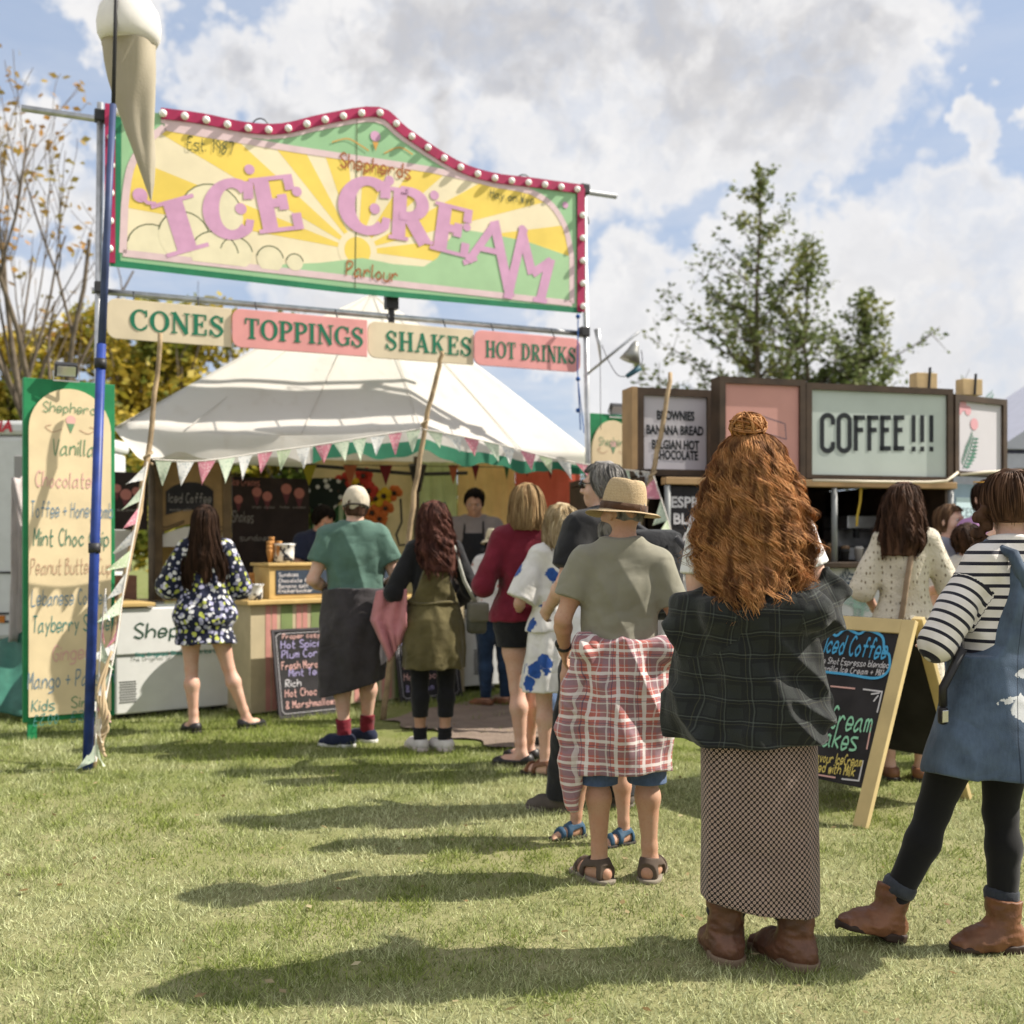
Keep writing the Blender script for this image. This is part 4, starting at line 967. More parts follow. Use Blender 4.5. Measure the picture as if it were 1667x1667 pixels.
    word('Est. 1987', (305, 243), (378, 253), 20, .11, 2); word('Shepherds', (553, 272), (667, 292), 24, .14, 1); word('Parlour', (563, 449), (646, 460), 24, .13, 1); word('Hay on Wye', (797, 322), (868, 334), 15, .12, 2)
    SP.put(let, [disc(*spx(611, 222), .045, 14)], (.42*.0108), 0); lay(let, [[(606, 231), (616, 232), (611, 246)]], (.42*.0108), 3); SP.put(let, [disc(*spx(920, 334), .03, 12)], (.42*.0108), 0)
    for pts in ([(540, 232), (565, 226), (585, 236), (600, 246)], [(625, 250), (650, 240), (672, 252)]): lay(let, ribbon(crom(pts), 2), (.42*.0108), 3)
    let.build('lettering', [LET, BRN, INK, ORG], t)
    # magenta edging with bulbs
    def trim(l, w, name):
        mb = MB()
        for f in ribbon(g(l), w):
            P = [SP.at(p.x, p.y, .0) for p in f]; mb.prism(P if (P[1]-P[0]).cross(P[2]-P[1]).dot(SP.n) < 0 else P[::-1], SP.n*.014)
        return mb.build(name, PINKT, t)
    trim(crom([(262, 185), (330, 194), (400, 208), (460, 210), (530, 194), (616, 183), (660, 216), (740, 268), (800, 289), (870, 298), (949, 309)], 4), .085, 'edging'); trim([(179, 170), (179, 428)], .075, 'edging'); trim([(945, 306), (945, 508)], .075, 'edging')
    bm = MB(); bm.lathe((0, 0, 0), [(.018, 0), (.02, .008)], 10, 1); bm.sphere((0, 0, .018), (.031, .031, .026), 12, 8, 0)
    GLASS = mat('bulb_glass', (.86, .84, .80), .18, .6, coat=.4); proto = None
    def walk(l, step):
        pts = [Vector(q) for q in g(l)]; L = 0; nxt = step*.4
        for i in range(len(pts)-1):
            d = (pts[i+1]-pts[i]).length
            while nxt < L+d: yield pts[i].lerp(pts[i+1], (nxt-L)/d); nxt += step
            L += d
    M = Matrix((SP.x.to_4d(), (-SP.z).to_4d(), SP.n.to_4d(), (0, 0, 0, 1))).transposed(); M[3][3] = 1
    for l, st in ((top[0:], .165), ([(181, 205), (177, 425)], .215), ([(946, 335), (947, 500)], .21)):
        for p in walk(l, st):
            if proto is None: proto = bm.build('bulb', [GLASS, DARK], None, True); o = proto; COL.objects.unlink(o)
            else: o = proto.copy()
            Mm = M.copy(); Mm.translation = SP.at(p.x, p.y-.012, .0135); o.matrix_basis = Mm; link(o, t)
    for px, py, r in ((425, 205, 14), (855, 296, 13), (946, 360, 16)):
        mb = MB(); mb.tube([SP.at(*spx(px+r*math.cos(R(a)), py-r*1.1*math.sin(R(a))), -.045) for a in range(-10, 191, 20)], .006, 5); mb.build('cable', DARK, t)
ice_sign()
def word_boards():
    CR = mat('board_cream', (.66, .56, .40), .6, var=.08, vscale=4); PK = mat('board_pink', (.72, .32, .31), .6, var=.08, vscale=4); GR = mat('letter_green', (.01, .16, .085), .55)
    for txt, p0, p1, z0, z1, col, lab, tw, key in (('CONES', 174, 377, 490, 556, CR, 'cream board lettered CONES hanging at the left under the big sign', (212, 365), 1), ('TOPPINGS', 378, 598, 504, 583, PK, 'pink board lettered TOPPINGS hanging under the big sign', (398, 592), 1), ('SHAKES', 599, 771, 524, 592, CR, 'cream board lettered SHAKES hanging under the big sign', (627, 768), 1), ('HOT DRINKS', 772, 945, 541, 604, PK, 'pink board lettered HOT DRINKS at the right end below the big sign', (790, 937), .8)):
        off = .02 if col is PK else .0
        pn = Panel(SL+SN*(.03+off), SU); a0, b0 = pn.frompx(p0, z1); a1 = pn.frompx(p1, z1)[0]; b1 = b0+.31; b0 = 2.965; b1 = 3.275
        t = thing('word_board', lab, 'sign', pn.at(a0, b0), 'painted word boards under the big sign'); c = .07
        rc = lambda x, y, s0: [(x+c*math.cos(R(s0+k*22.5)), y+c*math.sin(R(s0+k*22.5))) for k in range(5)]
        o = rc(a0+c, b0+c, 180)+([(a1, b0), (a1, b1)] if txt != 'HOT DRINKS' else rc(a1-c, b0+c, 270)+rc(a1-c, b1-c, 0))+rc(a0+c, b1-c, 90)
        mb = MB(); mb.prism([pn.at(x, y, -.018) for x, y in o], pn.n*.018); mb.build('board', col, t, bevel=.003)
        q, w = slab_text(txt, .07, T=.2, N=.09); x0 = pn.frompx(tw[0], z0)[0]; x1 = pn.frompx(tw[1], z0)[0]; kx = (x1-x0)/w; ky = .165*(.9 if key < 1 else 1)
        let = MB(); pn.put(let, [[(x0+p.x*kx, b0+.075+p.y*ky) for p in f] for f in q], .003); let.build('lettering', GR, t)
        for x in (a0+.2, a1-.25): mb = MB(); mb.tube([pn.at(x, b1-.02, -.02), pn.at(x, 3.36, -.1)], .006, 5); mb.build('hook', DARK, t)
word_boards()
# ------------------------------------------------------------------ blue pole with the fabric cone
def blue_pole():
    t = thing('blue_pole', 'slender blue painted pole standing in the grass with its thin top running skyward', 'pole', (W(142, 1252, 6.56).x, 6.56, 0)); mb = MB()
    pts = [W(142, 1254, 6.56), W(165, 560, 6.56), W(184, 170, 6.56)]; pts[0].z = -.05; mb.tube(pts[:2], [.031, .028], 12); mb.build('lower_tube', BLUE, t, True)
    mb = MB(); mb.tube([pts[1]-Vector((0, 0, .05)), pts[2]], [.024, .02], 10); mb.build('middle_tube', mat('blue_grey', (.05, .07, .16), .5, var=.2), t, True)
    mb = MB(); mb.tube([pts[2]-Vector((0, 0, .05)), W(192, -120, 6.56)], [.013, .011], 8); mb.build('top_rod', DARK, t, True)
    for py in (600, 900): mb = MB(); p = W(165-(py-560)*.033, py, 6.56); mb.tube([p, p+Vector((0, 0, .06))], .036, 12); mb.build('collar', DARK, t, True)
blue_pole()
def cone_flag():
    Yc = 6.75; k = Yc/FPX; t = thing('ice_cream_windsock', 'hanging fabric ice cream cone with white ball top beside the blue pole', 'windsock', W(247, 325, Yc))
    def f(tt, tex): n = tt.noise(tex.outputs['Object'], 5, 3); return tt.mix(n, (.40, .35, .26), (.50, .45, .35))
    CF = mat('cone_fabric', fn=f, rough=.85, trans=.18, bump=.2, bscale=90); WF = mat('white_fabric', (.80, .78, .75), .85, var=.06, trans=.25)
    rows = [(325, 246, 1.), (300, 243, 7), (260, 236, 15), (220, 228, 22), (180, 222, 28), (140, 217, 34), (105, 214, 39), (72, 211, 43)]; n = 40; V, Fc = [], []
    rr = [(np.interp(i, range(len(rows)), [r[j] for r in rows])) for i in np.linspace(0, 7, 36) for j in (0, 1, 2)]; rr = np.array(rr).reshape(-1, 3)
    for i, (py, px, r) in enumerate(rr):
        c = W(px, py, Yc)
        for q in range(n):
            th = 2*math.pi*q/n; f_ = 1+.10*math.sin(3*th+i*.12)+.07*math.sin(5*th-i*.2+1); R_ = r*k*f_; V.append((c.x+R_*math.cos(th), c.y+R_*.8*math.sin(th), c.z+.01*math.sin(th*2)))
    for i in range(len(rr)-1):
        for q in range(n): Fc.append((i*n+q, i*n+(q+1) % n, (i+1)*n+(q+1) % n, (i+1)*n+q))
    np_mesh('cone', np.array(V), np.array(Fc), CF, t)
    mb = MB(); c = W(210, 72, Yc); prof = [(.165, 0), (.19, .05), (.195, .11), (.18, .2), (.13, .28), (.06, .325), (.0, .335)]; mb.lathe(c, prof, 28); o = mb.build('scoop', WF, t, True)
    mb = MB(); mb.tube([c+Vector((0, 0, .33)), c+Vector((-.02, -.1, .6)), W(192, -120, 6.56)], .006, 5); mb.build('cord', DARK, t)
cone_flag()
# ------------------------------------------------------------------ tall flavour boards
BG = mat('menu_green', (.015, .20, .075), .5, var=.15); BC = mat('menu_cream', (.70, .57, .36), .65, var=.07, vscale=5)
INKS = {k: mat('chalk_'+k, c, .8) for k, c in dict(green=(.14, .27, .15), pink=(.68, .40, .36), blue=(.16, .25, .33), teal=(.07, .24, .22), brown=(.50, .33, .22), dark=(.06, .20, .14)).items()}
def flavour_board(o, u, w, h, lines, label, top=True, hp=.16):
    pn = Panel(o, u); t = thing('flavour_board', label, 'menu board', o, 'tall flavour boards beside the tent')
    mb = MB(); mb.prism([pn.at(a, b, -.05) for a, b in ((0, .12), (w, .12), (w, h), (0, h))], pn.n*.05); mb.build('backing', BG, t, bevel=.004)
    mb = MB(); e = .032; arc = [(w/2+(w/2-e)*math.cos(R(a)), h-.36+.30*math.sin(R(a))) for a in range(0, 181, 10)]
    mb.prism([pn.at(a, b, .001) for a, b in [(e, .16), (w-e, .16)]+arc], pn.n*.02); mb.build('face', BC, t)
    for x in (0.03, w-.09): m = MB(); m.frame(pn.at(x, -.02, -.045), pn.x*.06, pn.n*.04, Vector((0, 0, .16))); m.build('leg', BG, t)
    let = MB(); names = list(INKS)
    for txt, y, x0, x1, ht, c in lines:
        q, wd = hand(txt, 1., .10, .03); k = (x1-x0)*w/wd; pn.put(let, [[(x0*w+p.x*k, y*h+p.y*ht) for p in f] for f in q], .0235, names.index(c))
    pn.put(let, [disc(w/2, h-.285, .034, 16)], .0235, 1); pn.put(let, [[(w/2-.026, h-.31), (w/2, h-.38), (w/2+.026, h-.31)]], .0236, 0)
    for sg in (-1, 1): pn.put(let, ribbon(crom([(w/2+sg*.06, h-.35), (w/2+sg*.12, h-.375), (w/2+sg*.17, h-.34), (w/2+sg*.13, h-.325)]), .006), .0235, 4)
    let.build('lettering', [INKS[k] for k in names], t)
o0, o1 = W(38, 1206, 7.55), W(187, 1192, 7.90); o0.z = o1.z = 0; fu = (o1-o0); fw = fu.length; fu.normalize()
flavour_board(o0, fu, fw, 2.55, [('Shepherds', .908, .20, .84, .075, 'green'), ('Vanilla', .79, .30, .76, .115, 'green'), ('Chocolate', .70, .12, .72, .11, 'pink'), ('Toffee + Honeycomb', .615, .07, .96, .11, 'blue'), ('Mint Choc Chip', .535, .10, .92, .12, 'dark'), ('Peanut Butter Cup', .457, .07, .95, .11, 'brown'), ('Lebanese Coffee', .37, .08, .90, .11, 'blue'), ('Tayberry Sorbet', .295, .09, .98, .115, 'teal'), ('Ginger', .215, .30, .72, .11, 'pink'), ('Mango + Passion', .14, .04, .98, .115, 'blue'), ('Kids', .078, .08, .32, .08, 'teal'), ('Single', .08, .5, .9, .08, 'green'), ('£2.00', .04, .1, .36, .07, 'teal'), ('£3.00', .042, .5, .82, .07, 'teal')], 'tall green framed flavour board with cream arched face at the left of the tent')
q0 = W(957, 1100, 10.1); q0.z = 0; flavour_board(q0, (.9, .43, 0), .53, 2.62, [('Shepherds', .885, .2, .84, .08, 'green'), ('Vanilla', .775, .25, .76, .11, 'green'), ('Coconut', .69, .2, .8, .1, 'pink'), ('Salted Caramel', .61, .08, .94, .1, 'brown'), ('Blackcurrant', .53, .1, .9, .1, 'blue'), ('Raspberry', .45, .2, .85, .1, 'pink')], 'tall green framed flavour board with cream arched face at the right end of the tent')
def flood(p, label, lit, ang):
    t = thing('floodlight', label, 'lamp', p, None); mb = MB(); M = Euler((R(35), 0, ang)).to_matrix(); X, Yv, Z = (M @ Vector(v) for v in ((1, 0, 0), (0, 1, 0), (0, 0, 1)))
    mb.frame(p-X*.075-Z*.05, X*.15, Yv*.05, Z*.10); mb.build('housing', DARK, t, bevel=.008)
    mb = MB(); mb.frame(p-X*.062-Z*.038-Yv*.004, X*.124, Yv*.003, Z*.076); mb.build('lens', mat('lamp_lens', (.75, .77, .8), .08, .8, metal=.6) , t)
    mb = MB(); mb.tube([p-X*.085, p-X*.085-Vector((0, 0, .07)), p+X*.085-Vector((0, 0, .07)), p+X*.085], .006, 6); mb.build('bracket', STEEL, t)
flood(W(110, 612, 7.66)+Vector((0, -.02, .03)), 'small black floodlight with bright lens on top of the left flavour board', True, .45)
flood(W(1005, 668, 10.25)+Vector((0, -.02, .0)), 'small dark floodlight on top of the right flavour board', False, .4)
def lamp_arm():
    p = SR+SU*.05-SN*.06+Vector((0, 0, 2.95)); Y = 9.9; t = thing('lamp_bracket', 'steel outrigger arm with a hanging shaded lamp fixed to the right scaffold post', 'lamp', p)
    mb = MB(); mb.tube([p, W(1040, 540, Y)], .014, 8); mb.build('arm', STEEL, t, True); mb = MB(); mb.tube([W(972, 536, Y), W(975, 560, Y), W(978, 590, Y)], [.03, .018, .006], 8); mb.build('clamp', STEEL, t, True)
    a, b = W(1036, 556, Y), W(1026, 586, Y); M = (b-a).to_track_quat('Z', 'Y').to_matrix(); L = (b-a).length; mb = MB(); mb.lathe(a, [(.02, 0), (.04, .04), (.055, L*.5), (.10, L*1.05)], 16, 0, M); mb.build('shade', mat('lamp_shade', (.3, .3, .28), .4, metal=.7), t, True)
    mb = MB(); mb.tube([W(1042, 598, Y), W(1020, 613, Y)], [.03, .02], 8); mb.build('ballast', mat('teal_paint', (.05, .13, .17), .5), t, True)
    mb = MB(); mb.tube(crom([W(980, 562, Y), W(992, 590, Y), W(1008, 612, Y), W(1030, 608, Y), W(1045, 590, Y), W(1044, 570, Y)], 5), .004, 5); mb.build('cable', DARK, t)
    mb = MB(); mb.tube([W(977, 590, Y), W(978, 700, Y)], .003, 4); mb.build('cord', DARK, t)
lamp_arm()
def blue_rope():
    t = thing('guy_rope', 'blue rope with knots strung down beside the right scaffold post', 'rope', W(942, 690, 9.8)); mb = MB(); Y = 9.8; mb.tube([W(941, 512, Y), W(940, 600, Y), W(945, 700, Y)], .006, 5); mb.tube([W(941, 620, Y), W(951, 705, Y)], .005, 5); mb.build('cord', mat('blue_rope', (.03, .10, .32), .7), t)
    for py in (515, 617, 668): m = MB(); m.sphere(W(941, py, Y), .022, 8, 6); m.build('knot', mat('blue_rope'), t, True)
blue_rope()
# ================================================================== THE ICE CREAM TENT
def m_canvas():
    def f(t, tex):
        o = tex.outputs['Object']; n = t.noise(o, 1.6, 4, .6); n2 = t.noise(t.vmath('MULTIPLY', o, (3, 3, 1)), 2.2, 4)
        return t.mix(t.ramp(n2, .55, .8, 0, .35), t.mix(n, (.74, .71, .66), (.82, .80, .76)), (.62, .57, .49))
    return mat('canvas', fn=f, rough=.85, spec=.2, trans=.38, bump=.25, bscale=14)
CANVAS = m_canvas()
FL, FM, FR = W(184, 697, 8.55), W(685, 701, 9.45), W(975, 748, 10.45); PK_ = W(607, 478, 11.1); BLc, BRc = Vector((-3.95, 11.9, 2.3)), Vector((.6, 12.9, 2.25))
def tent():
    t = thing('ice_cream_tent', 'white pitched canvas tent with green valance housing the ice cream stall', 'tent', (-1.4, 9.5, 0))
    rng = np.random.default_rng(2)
    def face(edge, sag, N=46, Mv=26):
        vs = []
        for j in range(Mv+1):
            for i in range(N+1):
                u, v = i/N, j/Mv; e = edge(u); p = e.lerp(PK_, v); s_ = math.sin(math.pi*v)*sag
                nz = float(vnoise(np.array(u*7.+3), np.array(v*4.), np.array(1.)))-.5+.6*(float(vnoise(np.array(u*19.), np.array(v*3.), np.array(4.)))-.5)
                vs.append(p-Vector((0, 0, s_))+Vector((.0, -.03, .03))*nz*(1-v))
        fs = [(j*(N+1)+i, j*(N+1)+i+1, (j+1)*(N+1)+i+1, (j+1)*(N+1)+i) for j in range(Mv) for i in range(N)]
        return vs, fs
    front = lambda u: (FL.lerp(FM, u/.56) if u < .56 else FM.lerp(FR, (u-.56)/.44))-Vector((0, 0, .05*math.sin(math.pi*(u/.56 if u < .56 else (u-.56)/.44))))
    mb = MB()
    for e in (front, lambda u: FR.lerp(BRc, u), lambda u: BRc.lerp(BLc, u), lambda u: BLc.lerp(FL, u)): mb.add(*face(e, -.05))
    o = mb.build('roof', CANVAS, t, True); so_ = o.modifiers.new('thick', 'SOLIDIFY'); so_.thickness = .006
    # valance: white at the left, green towards the right
    n = 120; GRV = mat('valance_green', (.045, .22, .13), .75, var=.12, trans=.2)
    def strip(i0, f0, f1, pro, name, m_):
        vs = []; K = 4
        for i in range(i0, n+1):
            u = i/n; top = front(u); drop = .20+.03*math.sin(u*41)+.012*math.sin(u*97)
            for q in range(K+1):
                f = f0+(f1-f0)*q/K; pull = Vector((.22, -.1, -.03))*max(0, 1-u/.09)*f
                vs.append(top-Vector((0, 0, drop*f*(1-.35*max(0, u-.6)/.4)))+pull+SN*(.010*math.sin(u*47)*f+.012+pro))
        mb = MB(); mb.add(vs, [(i*(K+1)+q, (i+1)*(K+1)+q, (i+1)*(K+1)+q+1, i*(K+1)+q+1) for i in range(n-i0) for q in range(K)]); mb.build(name, m_, t, True)
    strip(0, 0., 1., 0., 'white_valance', CANVAS); strip(42, .42, 1.02, .006, 'green_valance', GRV)
    S = MB()
    for e in (front(.12), front(.33), front(.56), front(.8)):
        S.tube([e+Vector((0, -.012, .012)), e.lerp(PK_, .5)-Vector((0, .012, -.062)), PK_+Vector((0, -.02, 0))], .004, 4)
    S.build('seam', mat('seam_thread', (.52, .49, .44), .9), t)
    for p, z in ((W(247, 800, 9.35), 2.25), (FR+Vector((-.1, .12, 0)), FR.z-.02), (BLc+Vector((.1, -.1, 0)), 2.2), (BRc+Vector((-.1, -.1, 0)), 2.2), (W(678, 800, 10.6), 2.25)):
        m = MB(); m.tube([(p.x, p.y, -.05), (p.x, p.y, z)], .03, 10); m.build('pole', mat('tent_pole', (.10, .075, .05), .6, var=.3), t, True)
    m = MB(); m.tube([W(680, 756, 10.55), W(680, 800, 10.6)], [.09, .03], 8); m.build('joint', DARK, t)
    m = MB(); m.tube([W(500, 757, 10.5), W(678, 772, 10.55), W(760, 770, 10.9)], .018, 8); m.build('cross_bar', DARK, t)
    fin = MB(); fin.tube([PK_-Vector((0, 0, .1)), PK_+Vector((0, 0, .06))], [.05, .03], 8); fin.build('finial', mat('grey_vent', (.35, .35, .35), .7), t)
    walls = ((505, 680, 11.3, 11.6, (.60, .48, .30), 'cream_wall'), (681, 745, 11.6, 11.7, (.50, .55, .32), 'pale_green_wall'), (746, 838, 11.65, 11.8, (.72, .50, .25), 'orange_wall'), (839, 945, 11.5, 11.6, (.60, .13, .09), 'red_wall'))
    for a, b, y0, y1, c, nm in walls:
        p, q = W(a, 800, y0), W(b, 800, y1); m = MB(); N = 24; vs = []
        for i in range(N+1):
            u = i/N; x = p.lerp(q, u); w_ = .03*math.sin(u*21+a)
            vs += [(x.x+w_*.2, x.y+w_, .02), (x.x+w_*.2, x.y+w_, 2.28)]
        m.add(vs, [(2*i, 2*i+2, 2*i+3, 2*i+1) for i in range(N)]); m.build(nm, mat(nm, c, .85, trans=.45, var=.1, vscale=5), t, True)
tent()
def sticks():
    WD = mat('hazel_stick', (.30, .22, .13), .8, var=.35, vscale=10, bump=.4, bscale=50)
    out = []
    for pts, lab in (([(262, 543, 7.75), (252, 640, 7.7), (241, 745, 7.6), (205, 930, 7.2), (175, 1100, 6.85), (150, 1252, 6.6)], 'crooked hazel pole at the left corner of the tent wound with bunting'), ([(722, 572, 8.65), (712, 610, 8.65), (692, 690, 8.62), (676, 800, 8.58), (662, 900, 8.55), (640, 1050, 8.48), (624, 1172, 8.43)], 'crooked hazel pole propping the middle of the tent front'), ([(1091, 607, 8.5), (1080, 690, 8.4), (1062, 775, 8.3), (1045, 840, 8.2), (1010, 1000, 7.9), (985, 1198, 7.7)], 'crooked hazel pole propping the bunting at the right end of the tent')):
        t = thing('wooden_pole', lab, 'pole', (W(*pts[-1]).x, pts[-1][2], 0), 'crooked hazel poles along the tent front'); P = [Vector(p) for p in crom([tuple(W(*p)) for p in pts], 4)]
        P = [p+Vector((random.gauss(0, .006), random.gauss(0, .006), 0)) for p in P]; mb = MB(); mb.tube(P, [.017+.008*i/len(P) for i in range(len(P))], 8); mb.build('shaft', WD, t, True)
        c = W(*pts[2]); m = MB(); m.tube([c+Vector((.03*math.cos(a*.9), .03*math.sin(a*.9), -.05+.012*a)) for a in range(9)], .008, 5); m.build('binding', mat('twine', (.42, .32, .2), .9), t)
sticks()
FLAGM = []
def flag_mats():
    def print_(c1, c2, sc):
        def f(t, tex): v = t.vor(tex.outputs['Object'], sc); return t.mix(t.ramp(v.outputs['Distance'], .25, .4), c2, c1)
        return f
    for nm, c1, c2, sc in (('flag_mint', (.62, .70, .56), (.38, .52, .38), 55), ('flag_white', (.78, .78, .76), (.50, .54, .56), 48), ('flag_pink', (.66, .26, .33), (.78, .55, .58), 60), ('flag_cream', (.74, .69, .56), (.60, .45, .36), 50), ('flag_sage', (.50, .60, .40), (.70, .72, .60), 52)): FLAGM.append(mat(nm, rough=.85, fn=print_(c1, c2, sc), trans=.35))
flag_mats()
def bunting(path, label, n, w, h, seed, sway=(-.02, .0), cols=(0, 1, 2, 0, 1, 2, 4, 1, 2, 0), cord=True, side=None):
    rng = random.Random(seed); P = [Vector(p) for p in crom([tuple(p) for p in path], 6)]; L = [0]
    for i in range(1, len(P)): L.append(L[-1]+(P[i]-P[i-1]).length)
    def at(s):
        for i in range(1, len(P)):
            if L[i] >= s: return P[i-1].lerp(P[i], (s-L[i-1])/max(1e-6, L[i]-L[i-1]))
        return P[-1]
    t = thing('bunting', label, 'bunting', P[0], 'strings of bunting on the hazel poles'); mb = MB(); mb.tube(P, .005, 5); mb.build('cord', mat('white_tape', (.7, .66, .6), .9), t)
    for k in range(n):
        s0 = L[-1]*(k+.12)/n; s1 = min(L[-1], s0+w*rng.uniform(.9, 1.1)); a, b = at(s0), at(s1); d = (b-a)
        dn = Vector((0, 0, -1)) if side is None else (Vector(side)+Vector((rng.uniform(-.25, .25), rng.uniform(-.3, .3), rng.uniform(-.5, .3)))).normalized()
        tip = a.lerp(b, rng.uniform(.4, .75))+dn*h*rng.uniform(.85, 1.1)+Vector((sway[0]+rng.uniform(-.02, .03), sway[1]+rng.uniform(-.05, .02), 0)); nn = d.cross(tip-a).normalized(); N = 5; vs = []
        for i in range(N+1):
            v = i/N
            for j in range(N+1): u = j/N; p = a.lerp(b, u).lerp(tip, v); vs.append(p+nn*(.018*math.sin(math.pi*u+v*2+k)*v*(1-v*.5)))
        m = MB(); m.add(vs, [(i*(N+1)+j, i*(N+1)+j+1, (i+1)*(N+1)+j+1, (i+1)*(N+1)+j) for i in range(N) for j in range(N)]); m.build('flag', FLAGM[cols[k % len(cols)]], t, True)
bunting([W(248, 748, 7.62), W(330, 750, 7.8), W(430, 736, 8.05), W(520, 724, 8.25), W(600, 711, 8.42), W(686, 698, 8.6)], 'bunting strung from the left hazel pole to the middle one along the tent front', 14, .128, .175, 1)
bunting([W(690, 699, 8.58), W(760, 712, 8.58), W(830, 728, 8.55), W(900, 746, 8.48), W(980, 760, 8.38), W(1058, 769, 8.3)], 'bunting strung from the middle hazel pole to the right one', 12, .125, .15, 2, (.03, 0))
bunting([W(240, 752, 7.5), W(222, 850, 7.3), W(203, 950, 7.1), W(190, 1040, 6.95), W(170, 1150, 6.7), W(156, 1240, 6.52)], 'bunting hanging down along the left hazel pole to the grass', 13, .13, .15, 3, cols=(1, 0, 2, 1, 4, 1, 0, 2, 1, 0, 1, 3, 0), side=(-.55, -.5, -.55))
bunting([W(172, 958, 6.66), W(164, 1050, 6.6), W(158, 1150, 6.54), W(155, 1235, 6.5)], 'short tail of bunting hanging beside the blue pole near the grass', 7, .12, .15, 4, cols=(1, 2, 0, 1, 2, 3, 0), side=(.5, -.3, -.6))
bunting([W(1064, 775, 8.2), W(1082, 830, 8.1), W(1100, 890, 8.0), W(1113, 945, 7.9)], 'tail of bunting blowing out below the right hazel pole', 5, .17, .15, 5, cols=(2, 0, 4, 2, 1), side=(-.75, -.2, -.5))
def loose_cord():
    t = thing('rope', 'coil of pale twine dangling at the foot of the left hazel pole', 'rope', W(165, 1180, 6.5)); m = MB()
    for k in range(5): m.tube(crom([tuple(W(182-k*6, 1060+k*20, 6.6)), tuple(W(158+k*5, 1130+k*9, 6.5)), tuple(W(176-k*4, 1185+k*5, 6.5)), tuple(W(160+k*3, 1200+k*8, 6.48))], 5), .010, 5)
    m.build('cord', mat('twine'), t, True)
loose_cord()

# ================================================================== STALL FURNITURE
WHITE = mat('freezer_white', (.70, .70, .69), .35, .45, var=.04); WOOD = mat('yellow_wood', (.52, .36, .14), .6, var=.15, vscale=6); OAK = mat('carved_wood', (.30, .19, .075), .55, var=.22, vscale=5); CHALK = mat('chalkboard', (.022, .020, .022), .75, var=.35, vscale=6); CW = mat('chalk_white', (.62, .60, .62), .9); CP = mat('chalk_pink', (.62, .28, .34), .9); CV = mat('chalk_violet', (.36, .32, .55), .9); CG = mat('chalk_mint', (.30, .62, .42), .9); CY = mat('chalk_yellow', (.70, .56, .16), .9); CB = mat('chalk_sky', (.08, .36, .62), .9)
def base(px, py, Y): p = W(px, py, Y); return Vector((p.x, p.y, 0))
def freezer():
    a, b = base(188, 0, 8.42), base(405, 0, 9.07); u = (b-a); w = u.length; pn = Panel(a, u); t = thing('chest_freezer', 'white chest freezer with green script and a dark vent grille', 'freezer', a)
    m = MB(); m.frame(pn.at(0, .04, -.7), pn.x*w, pn.n*.7, Vector((0, 0, .46))); m.build('body', WHITE, t, bevel=.012)
    m = MB(); m.frame(pn.at(-.005, .505, -.705), pn.x*(w+.01), pn.n*.72, Vector((0, 0, .37))); m.build('fascia', WHITE, t, bevel=.012)
    m = MB(); m.frame(pn.at(-.02, .885, -.70), pn.x*.32, pn.n*.74, Vector((0, 0, .03))); m.build('ledge', WOOD, t, bevel=.004)
    m = MB(); m.frame(pn.at(.33, .88, -.69), pn.x*(w-.36), pn.n*.66, Vector((0, 0, .012))); m.build('glass_lid', mat('lid_glass', (.25, .28, .28), .08, .6), t)
    m = MB(); m.frame(pn.at(.04, .0, -.6), pn.x*(w-.08), pn.n*.5, Vector((0, 0, .04))); m.build('plinth', DARK, t)
    g = MB()
    for i in range(9):
        for j in range(6): g.frame(pn.at(.03+j*.022+.006*(i % 2), .13+i*.02, .0), pn.x*.016, pn.n*.003, Vector((0, 0, .009)))
    g.build('vent_grille', DARK, t)
    l = MB(); q, wd = hand('Shepherds', .13, .015); x0, y0 = pn.frompx(217, 1037); pn.put(l, q, .018, 0, x0, y0-.01, .62 if wd > 1.2 else .9)
    q, wd = hand("The Original Sheep's Milk Ice Cream", .04, .007); x0, y0 = pn.frompx(218, 1070); pn.put(l, q, .018, 1, x0, y0, .78/wd); l.build('lettering', [mat('sign_ink2', (.015, .06, .035), .6), mat('letter_teal', (.03, .2, .17), .6)], t)
freezer()
CA, CB_ = base(408, 0, 8.62), base(756, 0, 9.95); CPN = Panel(CA, CB_-CA); CWID = (CB_-CA).length
def counter():
    pn, w = CPN, CWID; t = thing('striped_counter', 'stall counter with pink green and cream striped front and yellow wooden top', 'counter', CA)
    m = MB(); m.frame(pn.at(0, .02, -.55), pn.x*w, pn.n*.55, Vector((0, 0, .87))); m.build('body', mat('counter_cream', (.50, .42, .27), .7, var=.08), t)
    m = MB(); m.frame(pn.at(-.05, .892, -.58), pn.x*(w+.08), pn.n*.63, Vector((0, 0, .035))); m.build('top', WOOD, t, bevel=.006)
    P_, G_ = MB(), MB(); x = .13
    while x < w-.1:
        P_.frame(pn.at(x, .03, .0), pn.x*.045, pn.n*.003, Vector((0, 0, .855))); P_.frame(pn.at(x+.055, .03, .0), pn.x*.045, pn.n*.003, Vector((0, 0, .855))); G_.frame(pn.at(x+.135, .03, .0), pn.x*.105, pn.n*.003, Vector((0, 0, .855))); x += .275
    P_.build('pink_stripes', mat('stripe_pink', (.56, .26, .22), .7, var=.1), t); G_.build('green_stripes', mat('stripe_green', (.20, .26, .10), .7, var=.1), t)
counter()
